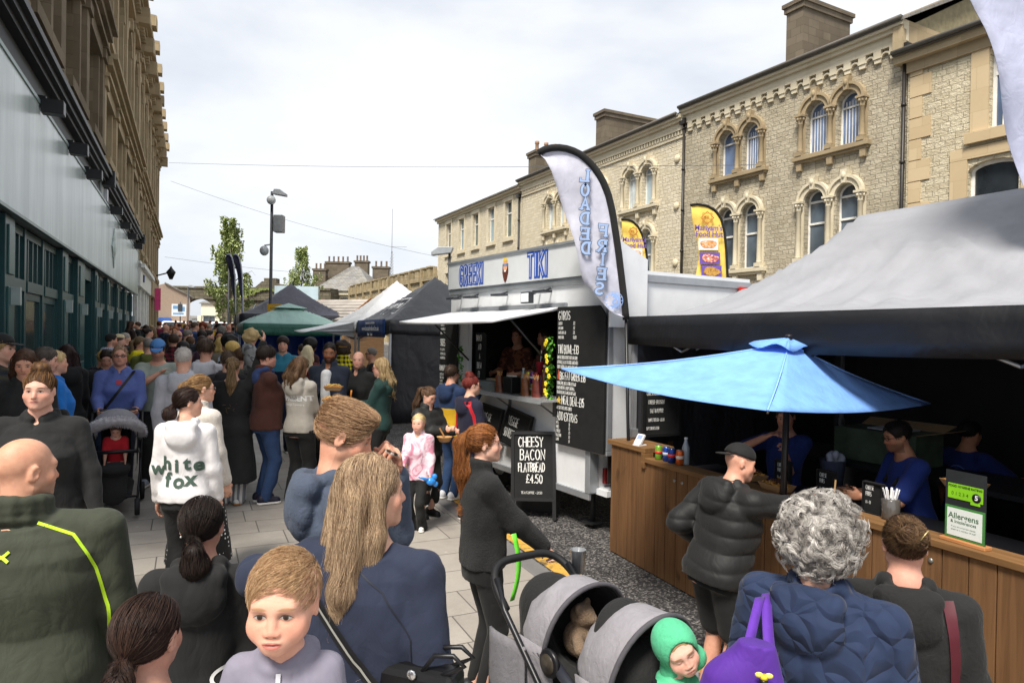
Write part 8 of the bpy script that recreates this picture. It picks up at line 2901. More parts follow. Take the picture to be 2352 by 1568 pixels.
on_cloth(pp, v2, f2, mat('#b8e02a', .6), 'emblem', Matrix.Translation((-.03, 0, pp['nb'] - .115)), .006)
pp = person(92, 852, 4.5, 163, 'heavy woman in black hoodie facing us with blond-topped bun', ('hoodie', '#161618'), ('jeans', '#1d2433'), ('topbun', '#2b1d16', '#8a6238'), '#d6a792', fat=1.0, female=True, hfat=.9, hp=2, wide=1.18, hscale=1.05, brow='#2b1d16', lh=(-.36, .1, .86), rh=(.38, .08, .86), curl=.6)
ph = thing('mobile_phone', 'dark mobile phone in the black-hooded woman hand', 'phone', pp['root'].matrix_basis @ Vector((-.385, .14, .76)), pp['root'].rotation_euler.z)
k = MB(); k.bx(-.006, .006, -.037, .037, -.07, .075); k.build('phone_case', mat('#1d2016', .3), ph, bevel=.003)
k = MB(); k.bx(.0061, .0075, -.032, .032, -.064, .07); k.build('screen', mat('#0a0c10', .1), ph)
pp = person(276, 793, 8.3, 178, 'man with glasses in cobalt blue hoodie pushing the fur-trimmed pushchair', ('hoodie', '#55639c'), ('jeans', '#1c2230'), ('crop', '#7a5e48', '#a88a6c'), '#cf9a82', fat=.4, wide=1.05, hfat=.4, hscale=1.04, rh=(.2, .36, 1.04), lh=(-.2, .36, 1.04), glasses='#2a2622', curl=.9)
man, man_r = pp['root'].location.copy(), pp['root'].rotation_euler.z
fw = Vector((-math.sin(man_r), math.cos(man_r), 0))
stripe(pp, [(-.16, .2, 1.48), (.0, .25, 1.25), (.17, .2, 1.0)], .03, '#1b1b1f', 'bag_strap', .006, (0, 1, 0))
stripe(pp, [(.03, .2, 1.345), (-.03, .2, 1.345)], .05, '#b82c30', 'logo', .005, (0, 1, 0))
pp = person(430, 890, 5.1, -18, 'woman in white hoodie with green lettering on its back', ('hoodie', '#d9d6d6'), ('flare', '#0f0f10'), ('ponylow', '#221613', '#3d2a22'), '#d3a48c', female=True, hy=-58, fat=.25, hairL=.10, nstr=500, brow='#2a1c17')
hz_ = pp['nb']
for i, (ch, dz, a) in enumerate(zip('white', (-.03, .012, -.005, .012, 0), (14, -8, 6, -6, 4))):
 back_text(pp, ch, .135, -.17 + .072 * i, hz_ - .31 + dz, '#3d5146', 1.0, .005)
for i, (ch, dz) in enumerate(zip('fox', (.004, -.006, .008))):
 back_text(pp, ch, .14, -.09 + .08 * i, hz_ - .42 + dz, '#3d5146', 1.0, .005)
person(462, 861, 5.6, -52, 'woman in glasses and cream fleece beside the white hoodie', ('fleece', '#cfc6ba', 'fleece'), ('skirt', '#17171c', 'dots', '#d8d8d8'), ('pony', '#5d4029', '#b08c5c'), '#d6a68e', female=True, hy=-22, glasses='#5a4a40', hairL=.2, nstr=380)
pp = person(535, 820, 7.9, -12, 'woman in long black coat with streaming ponytail and raised arm', ('long', '#121213'), ('wide', '#c9c6c0', 'stripe', '#77777c'), ('pony', '#4a3a2c', '#b3946a'), '#cf9f88', female=True, fat=.45, wide=1.08, rh=(.33, .1, 1.93), rpole=(1, .2, .4), hairL=.42, shoes='#d9d9d2', sole='#9a6a3c', rcurl=.5, nstr=260, wild=.6, hood=False)
tp = P(577, 757, 8.5)
person(577, 757, 8.5, -75, 'curly blond toddler held up high in a silver grey jacket', ('puffer', '#8a8a88', 'camo', '#5a5a5c'), ('joggers', '#4c4f4c', 'camo', '#33352f'), ('curly', '#a08458', '#d9c08c'), '#d8a890', H=.95, child=1, hp=30, hy=10, sit=True, base=(tp.x, tp.y, tp.z - .95), hscale=1.05, nstr=120)
person(553, 800, 8.9, 5, 'brown-haired person carrying the toddler behind the black-coated woman', ('jacket', '#55584f', 'camo', '#2e302b'), ('jeans', '#1c1f28'), ('short', '#4a3526', '#6b4e38'), '#c99880', rh=(.14, .12, 1.2), lh=(-.14, .12, 1.2))
pp = person(612, 796, 8.0, -72, 'dark-haired man in brown jacket with blue hood raising his hands', ('jacket', '#46281f'), ('jeans', '#2f4468'), ('mop', '#1e1714', '#3a2c24'), '#cf9a86', fat=.55, hfat=.5, rh=(.05, .26, 1.36), lh=(-.06, .27, 1.38), shoes='#1c1a2c', hood=False, nstr=120)
H_, up = pp['H'], pp['up']
part_sdf('hood', [Cap(up((a, b, pp['nb'] + c)), up((a2, b2, pp['nb'] + c2)), .036, .036, .02) for (a, b, c), (a2, b2, c2) in zip(((-.05, .05, -.01), (-.085, -.03, .02), (-.05, -.09, .0), (.05, -.09, .0), (.085, -.03, .02)), ((-.085, -.03, .02), (-.05, -.09, .0), (.05, -.09, .0), (.085, -.03, .02), (.05, .05, -.01)))] + [Ell(up((0, -.12, pp['nb'] - .08)), (.1, .05, .09))], fabric('#2f3f66'), pp['root'], .014)
person(650, 773, 11, 178, 'young man in teal and navy jacket before the blue tarpaulin', ('jacket', '#2f7288', 'twotone', '#141d33'), ('jeans', '#1b2740'), ('mop', '#231b18', '#3a2d26'), '#cfa088')
pp = person(690, 818, 8.0, -35, 'girl in stone grey hoodie with printed back eating from a tray', ('hoodie', '#b5aea2'), ('wide', '#101114'), ('long', '#4a3526', '#8a6a4c'), '#d3a58e', female=True, hp=14, hy=-15, hairL=.24, rh=(.06, .33, .98), lh=(-.1, .3, 1.02), nstr=260)
back_text(pp, 'REPRESENT', .085, 0, 1.24, '#e8e6e2', .9, .003)
back_text(pp, 'prestige / owners', .04, 0, 1.17, '#e8e6e2', .9)
tray(P(763, 925, 7.7), 'card tray of chips held by the girl in the stone grey hoodie', .4, '#c9a05a')
pp = person(757, 786, 8.8, 163, 'bearded man in navy overshirt and white tee holding a food tray', ('jacket', '#222835'), ('jeans', '#14161c'), ('crop', '#17120f', '#2a211c'), '#8f6247', stubble=.85, brow='#17120f', hp=12, hy=12, wide=1.05, rh=(.1, .28, 1.27), lh=(-.12, .33, 1.14), hood=False)
front_panel(pp, '#dedede', .075)
tray(P(766, 896, 8.35), 'card tray of loaded chips in the bearded man left hand', .1, '#d0b060')
person(823, 807, 9.2, 150, 'bald older man in black zip jacket behind the food tray', ('jacket', '#1b191e'), ('jeans', '#1c1d22'), None, '#d4a28c', fat=.4, hfat=.2, hood=False, hy=20, brow='#8a7a6c')
person(876, 822, 8.4, 78, 'long-haired blond woman in bottle green hoodie with glasses eating a chip', ('hoodie', '#233d3a'), ('jeans', '#15161a'), ('long', '#7a6244', '#d3b888'), '#d8aa94', female=True, hp=8, glasses='#6a3a30', rh=(.08, .40, 1.12), lh=(-.06, .36, 1.05), hairL=.34, nstr=300)
ch_ = P(806, 905, 8.35)
t = thing('chip', 'orange chip pinched between the green-hooded woman fingers', 'chip', ch_)
k = MB(); k.tube([(0, 0, -.04), (.006, 0, .05)], .011, 6); k.build('chip_body', mat('#d9822e', .6), t)
person(774, 905, 8.1, 170, 'small girl with brown hair and clip eating in front of the bearded man', ('hoodie', '#c9bfb6'), ('jeans', '#222222'), ('short', '#5d4a38', '#8a7256'), '#d8aa94', child=.6, female=True, rh=(-.1, .2, .98))
person(788, 784, 11, 0, 'person in yellow and black plaid shirt with mustard cap', ('jacket', '#d2c62a', 'plaid', '#15150f'), ('jeans', '#22252e'), ('curly', '#241a15', '#4a382c'), '#c99880', hood=False, cap=('back', '#b0822c'))
person(853, 798, 12.2, 95, 'grey-haired stallholder in black t-shirt behind the bunting', ('tee', '#17171a'), ('jeans', '#1a1a1e'), ('short', '#5d5650', '#8d857c'), '#b98a70', rh=(.1, .3, 1.05), lh=(-.1, .3, 1.05), glasses='#2a2a2a')
person(714, 777, 12.5, -60, 'man with black afro hair in maroon jacket by the tarpaulin', ('jacket', '#40161c'), ('jeans', '#1a1d26'), ('curly', '#0f0c0b', '#1e1815'), '#6e4a36', hood=False)
person(707, 793, 11.2, -15, 'woman with very long platinum hair in burgundy top', ('sweat', '#5a1c22'), ('jeans', '#22252e'), ('long', '#c9b68e', '#eadcb8'), '#d8aa94', female=True, hairL=.4)
person(694, 790, 12.8, 20, 'dark-haired person in black parka beside the tarpaulin', ('jacket', '#1b1c20'), ('jeans', '#1a1d26'), ('short', '#2a201b', '#4a3b32'), '#c99880')
# foreground pair with hand at the forehead and the long blond hair
pp = person(790, 923, 2.5, -80, 'tall fair-haired man in slate blue hooded jacket with hand at his brow', ('jacket', '#464f5f', 'shell'), ('jeans', '#1f2430'), ('quiff', '#7a5a40', '#d0ab84'), '#cf9c82', hy=-14, hp=20, stubble=.25, brow='#6a5034', wide=1.06, hscale=.95, lh=(.0, .20, 1.57), lpole=(-.1, .5, -1), lcurl=1.0, ln=(.2, -1, .1), nstr=3200, wild=.35)
pp = person(850, 1045, 2.15, -28, 'woman with long blond-streaked hair in navy sweatshirt', ('sweat', '#282e40'), ('jeans', '#1a1d26'), ('long', '#6b4f3a', '#e2c6a2'), '#d8a88e', female=True, hy=-44, fat=.45, wide=1.18, hairL=.46, nstr=11000, wild=.45, lh=(-.34, .2, 1.08), lpole=(-1, -.1, .1), rh=(.24, .16, .93))
stripe(pp, [(-.13, -.2, 1.36), (.02, -.25, 1.2), (.16, -.2, 1.02), (.24, -.1, .92)], .035, '#141416', 'bag_strap', .008, (.15, -1, .15))
stripe(pp, [(-.13, -.2, 1.36), (.02, -.25, 1.2), (.16, -.2, 1.02), (.24, -.1, .92)], .007, '#8f8f88', 'strap_stripe', .012, (.15, -1, .15))
bg_ = thing('handbag', 'black leather handbag at the navy-sweatshirt woman hip', 'handbag', P(965, 1545, 2.0), R(-20))
k = MB(); k.bx(-.13, .13, -.05, .05, -.16, .03); k.build('bag_body', mat('#121214', .4), bg_, bevel=.025)
for dy in (-.03, .03):
 k = MB(); k.tube([(.02, dy, .02), (.06, dy, .075), (.12, dy, .085), (.155, dy, .06), (.12, dy, .04), (.08, dy, .02)], .007, 6); k.build('handle', mat('#161618', .4), bg_)
k = MB(); k.lathe([(.012, -.004), (.016, 0), (.012, .004)], (.0, -.055, .02), 10, 0, 'y'); k.build('clasp', mat('#c9c9c9', .2, .9), bg_)
H_ = pp['H']
for pts in ([(.0, -.2, pp['nb'] - .02), (.12, -.2, pp['sh'] - .02), (.2, -.15, pp['sh'] - .16), (.2, -.1, pp['sh'] - .3)], [(-.2, -.2, pp['hip'] + .02), (0, -.25, pp['hip'] + .015), (.2, -.2, pp['hip'] + .02)]):
 stripe(pp, pts, .004, '#171b26', 'seam', .003, (.1, -1, .15))
# the two girls and the queue at the trailer
pp = person(962, 950, 7.1, 162, 'little girl in pink and white tie-dye jacket holding a blue balloon', ('jacket', '#e3ccd4', 'tiedye', '#b9788c'), ('flare', '#121214'), ('ponylow', '#b89c6a', '#e3d0a4'), '#dcae98', child=.7, female=True, hairL=.15, rh=(.1, .22, .63), lh=(-.17, .1, .52), shoes='#dddcd8', hood=False, hscale=.95)
bl_ = thing('balloon', 'twisted blue balloon in the little girl right hand', 'balloon', P(990, 1105, 6.85), R(20))
k = MB(); k.ball((0, 0, 0), (.05, .035, .04), 12, 8); k.ball((.035, 0, .045), (.03, .026, .032), 10, 7); k.ball((.05, .01, -.03), (.028, .024, .03), 10, 7); k.tube([(-.13, 0, .05), (-.08, 0, .035), (-.03, 0, .01)], [.006, .013, .02], 8); k.build('balloon_body', mat('#2b83d6', .15, 0, .6), bl_)
pp = person(985, 888, 7.6, -140, 'girl with long brown ponytail in black padded jacket looking into a bowl', ('puffer', '#131316'), ('leggings', '#101012'), ('pony', '#3d2c22', '#7a5f48'), '#d8aa94', female=True, hp=22, hy=8, hairL=.4, child=.2, rh=(.02, .3, 1.0), lh=(-.12, .31, .97), shoes='#141414', hood=False, nstr=220, sole='#161616')
t = thing('food_bowl', 'round card bowl of food held by the black-jacketed girl', 'bowl', P(1021, 1003, 7.3))
k = MB(); k.lathe([(.055, -.05), (.082, .0), (.085, .004), (.075, .0), (.01, -.012)], (0, 0, 0), 18); k.build('bowl', mat('#b98d5c', .8), t)
k = MB(); k.bx(-.008, .008, -.002, .002, 0, .11, 0, Matrix.Rotation(R(-30), 4, 'Y')); k.build('wooden_fork', mat('#9a7040', .7), t)
pp = person(1083, 863, 7.5, -58, 'woman with dark red bun and glasses in navy hoodie with red stripes', ('hoodie', '#1a2034'), ('jeans', '#1c2438'), ('topbun', '#4a1c1a', '#8f4038'), '#d8aa94', female=True, hy=-14, fat=.4, glasses='#22262e', nstr=260)
for sg in (-1, 1):
 stripe(pp, [(sg * .10, -.1, pp['sh'] + .05), (sg * .175, -.08, pp['sh'] - .10), (sg * .19, -.06, pp['sh'] - .26)], .045, '#b3202c', 'stripe', .005, (sg * .3, -1, .2))
person(1038, 838, 8.4, -42, 'person in blue and yellow cagoule leaning to the trailer hatch', ('jacket', '#1d3150', 'lowband', '#c29a22'), ('jeans', '#2c4366'), ('short', '#2c211b', '#4a392e'), '#c99880', rh=(.1, .42, 1.28), lh=(-.15, .2, 1.0), shoes='#d8d8dc')
pp = person(1112, 976, 3.9, -72, 'young woman with long ginger ponytail in black fleece at the double pushchair', ('fleece', '#0e0e0f', 'fleece'), ('leggings', '#111113'), ('pony', '#4c2a18', '#bd7a42'), '#d9ac96', female=True, hy=-12, hp=-2, hairL=.40, nstr=3200, wild=.8, rh=(.12, .34, .89), lh=(-.14, .36, .90), rcurl=1.0, lcurl=1.0, rn=(0, .2, -1), ln=(0, .2, -1), brow='#6a4226', shoes='#1d1d20')
rd = thing('lanyard', 'bright lime green strap hanging from the pushchair handle', 'strap', P(1180, 1225, 3.65))
k = MB(); k.grid([[(a * .012 + .03 * math.sin(z * 9), .01 * a, -z) for a in (-1, 1)] for z in np.linspace(0, .36, 10)]); k.build('ribbon', mat('#6ee03a', .5), rd, solid=.002)
# customers at the wooden counter
pp = person(1652, 1018, 3.9, -48, 'man in black padded jacket and backward black cap reaching over the counter', ('puffer', '#14161b'), ('shorts', '#111114'), None, '#cf9c84', lean=14, wide=1.15, hy=-25, rh=(.16, .60, 1.13), lh=(-.26, .1, .86), cap=('back', '#0e0e10'), brow='#3a2c22', H=1.64, fat=.15, shoes='#17171a', rcurl=.8)
pp = person(1890, 1158, 2.2, -16, 'woman with curly grey hair in navy quilted hooded jacket', ('jacket', '#24304a', 'quilt'), ('jeans', '#1a1d26'), ('curly', '#6a645f', '#e6e1da'), '#d3a68f', female=True, fat=.8, wide=1.26, nstr=9000, hscale=1.03, wild=.15, hy=-8)
H_, up = pp['H'], pp['up']
bgp = thing('shoulder_bag', 'purple fabric shoulder bag with a yellow bee charm', 'bag', P(1690, 1500, 1.98), R(-14))
PURP = fabric('#4d2886', 'plain', None, .7)
part_sdf('bag_body', [Loft([(-.34, .13, .05, -.02, 0), (-.2, .14, .07, -.01, 0), (-.06, .11, .06, .02, 0), (.04, .05, .04, .06, 0)], (0, 0, 0), None, .02)], PURP, bgp, .006, lambda X, Y, Z: .006 * wob(X, Y, Z, 40, 5))
for (q0_, q1_, q2_) in (((.02, -.03, -.02), (.045, .03, .06), (.085, .2, .10)), ((.10, .03, -.02), (.09, .06, .06), (.11, .24, .10))):
 k = MB()
 a, b, c = Vector(q0_), Vector(q1_), Vector(q2_)
 k.grid([[a.lerp(b, t) .lerp(b.lerp(c, t), t) + Vector((e * .016, e * .012, 0)) for e in (-1, 1)] for t in np.linspace(0, 1, 10)])
 st_ = k.build('strap', fabric('#5a2f98', 'plain', None, .7), bgp, solid=.005)
 k = MB(); q = a.lerp(b, .3); k.tube([q + Vector((e * .022, -.01, f * .022)) for e, f in ((-1, -1), (1, -1), (1, 1), (-1, 1), (-1, -1))], .004, 6); k.build('buckle', mat('#c4c4c8', .2, .9), st_)
k = MB(); k.tube([(.02, -.075, -.1), (.045, -.08, -.13), (.02, -.08, -.2)], .012, 6); k.build('zip', mat('#b9a8d0', .4), bgp)
k = MB()
for i in range(3):
 k.lathe([(.011, -.0), (.011, .011)], (.07, -.07, -.03 - .013 * i), 10, i % 2)
for sg in (-1, 1):
 k.ball((.07 + sg * .013, -.075, -.018), (.012, .004, .008), 8, 5, 2)
k.build('bee_charm', [mat('#e0c02a', .4), mat('#141414', .4), mat('#d8c860', .3)], bgp)
pp = person(2080, 1186, 2.4, 6, 'woman with a brown twisted bun in black raincoat', ('jacket', '#17181b', 'shell'), ('jeans', '#17181c'), ('bun', '#2f2118', '#8f7050'), '#d3a08c', female=True, fat=.35, wide=1.2, hy=6, nstr=2600, hp=4)
stripe(pp, [(.135, -.2, pp['sh'] + .06), (.15, -.2, pp['sh'] - .1), (.165, -.2, pp['sh'] - .3), (.17, -.2, pp['sh'] - .5)], .035, '#4f1522', 'bag_strap', .01, (.1, -1, .1))
k = MB(); q = pp['Th'] + pp['Mh'] @ (V3(.02, -.165, .055) * pp['s']); q2 = pp['Th'] + pp['Mh'] @ (V3(.05, -.16, .095) * pp['s']); k.tube([q, q2], .0022, 6); k.build('hair_slide', mat('#d8c48a', .25, .8), pp['root'])
# bottom left heads, toddler on the arm
person(338, 1368, 1.62, -22, 'dark-haired woman in mauve top at the bottom of the picture', ('sweat', '#6d5060'), ('jeans', '#1a1d26'), ('ponylow', '#1a1210', '#4a352b'), '#cf9f8a', female=True, hy=-10, nstr=2600, wild=.2, hairL=.3, rh=(.3, .22, .98), rpole=(1, -.4, -.2))
pp = person(464, 1142, 2.42, -12, 'girl with low black ponytail in black hoodie with oval emblem', ('hoodie', '#14151b'), ('joggers', '#17181d'), ('ponylow', '#130e0d', '#33261f'), '#cf9c86', female=True, nstr=1900, wild=.2, hairL=.16, hy=-4)
es = [(.055 * math.cos(a), .03 * math.sin(a)) for a in [2 * math.pi * i / 24 for i in range(24)]]
k = MB()
ribbon(k, [(.06 * math.cos(R(a)), .034 * math.sin(R(a))) for a in range(0, 361, 12)], .012, Matrix.Identity(4))
strokes(k, 'S', -.021, -.02, .04, Matrix.Identity(4), .013, 1.5)
v2, f2 = fine_print(([(v[0], v[2]) for v in k.v], k.f))
on_cloth(pp, v2, f2, mat('#d8d8d6', .6), 'emblem', Matrix.Translation((.12, 0, pp['sh'] - .30)), .004)
k = MB(); k.ball(pp['Th'] + pp['Mh'] @ (V3(-.083, .0, -.045) * pp['s']), (.004, .004, .004), 8, 5); k.build('earring', mat('#dcdcd8', .2, .6), pp['root'])
tp = P(655, 1272, 1.5)
pp = person(655, 1272, 1.5, -174, 'fair-haired toddler in grey zip hoodie looking at us over a shoulder', ('hoodie', '#807c8a'), ('joggers', '#3a3d48'), ('side', '#94704e', '#dcbc94'), '#dcaa92', H=.92, hh=.196, child=1, hy=-4, hp=3, sit=True, base=(tp.x, tp.y, tp.z - .92), voxel=.0032, nstr=6500, wild=.3, hfat=.22, eyes='child', brow='#a07c58', lip='#b8605c', rh=(.14, .12, .5), lh=(-.13, .16, .5), hood=True)
stripe(pp, [(0, .2, .68), (.0, .2, .45)], .01, '#b9b9c0', 'zip', .003, (0, 1, 0))
# staff in the dark stall and in the trailer
pp = person(2115, 962, 4.85, 118, 'bearded server in blue t-shirt, black apron and glasses', ('tee', '#173478'), ('jeans', '#101114'), ('short', '#15110f', '#2a221e'), '#b98568', stubble=.55, brow='#15110f', glasses='#15120f', lean=14, rh=(.12, .42, 1.0), lh=(-.12, .45, 1.02), H=1.72, wide=1.05)
up, H_ = pp['up'], pp['H']
part_sdf('apron', [Cap(up((0, .045 * H_, .72)), up((0, .045 * H_, 1.13)), .115, .085, .02, 1, ((0, 1, 0), 1.9))] + [Cap(up((sg * .07, .085 * H_, 1.14)), up((sg * .085, -.01, pp['sh'] + .03)), .014, .014, .02) for sg in (-1, 1)], fabric('#101013'), pp['root'], .011)
pp = person(2215, 965, 5.4, -38, 'second server in blue t-shirt with back turned at the rear of the stall', ('tee', '#132e68'), ('jeans', '#101114'), ('short', '#15110f', '#2a221e'), '#b98568', lean=6, rh=(.25, .42, 1.05), H=1.76)
k = MB()
ribbon(k, [(.085 * math.cos(R(a)), .085 * math.sin(R(a))) for a in range(0, 361, 12)], .008, Matrix.Identity(4))
strokes(k, 'S', -.04, -.055, .11, Matrix.Identity(4), .026, 1.2)
v2, f2 = fine_print(([(v[0], v[2]) for v in k.v], k.f))
on_cloth(pp, v2, f2, mat('#5b78b8', .6), 'emblem', Matrix.Translation((.0, 0, pp['sh'] - .14)), .005)
person(1805, 925, 5.6, 172, 'woman in dark blue top and black gloves behind the parasol pole', ('tee', '#1a2f66'), ('jeans', '#101114'), ('ponylow', '#2a1d17', '#4a372c'), '#c08c74', female=True, rh=(.12, .25, 1.32), lh=(-.05, .3, 1.2), hp=15, H=1.68)
for (x, y, yaw, lab, hc, tc) in ((.63, .75, 150, 'cook with auburn hair in floral shirt inside the trailer', ('short', '#3a1f16', '#6a3a28'), '#4a2a22'), (1.32, .75, 100, 'second cook in dark top at the right of the trailer hatch', ('short', '#1c1512', '#33261f'), '#2a2022')):
 q = on_trailer(x, y, .52)
 person(0, 0, 9, yaw, lab, ('tee', tc, 'camo', '#7a4a34'), ('jeans', '#15161a'), hc, '#b98a72', base=(q.x, q.y, q.z), H=1.68, rh=(.2, .35, 1.05), lh=(-.2, .3, 1.0))
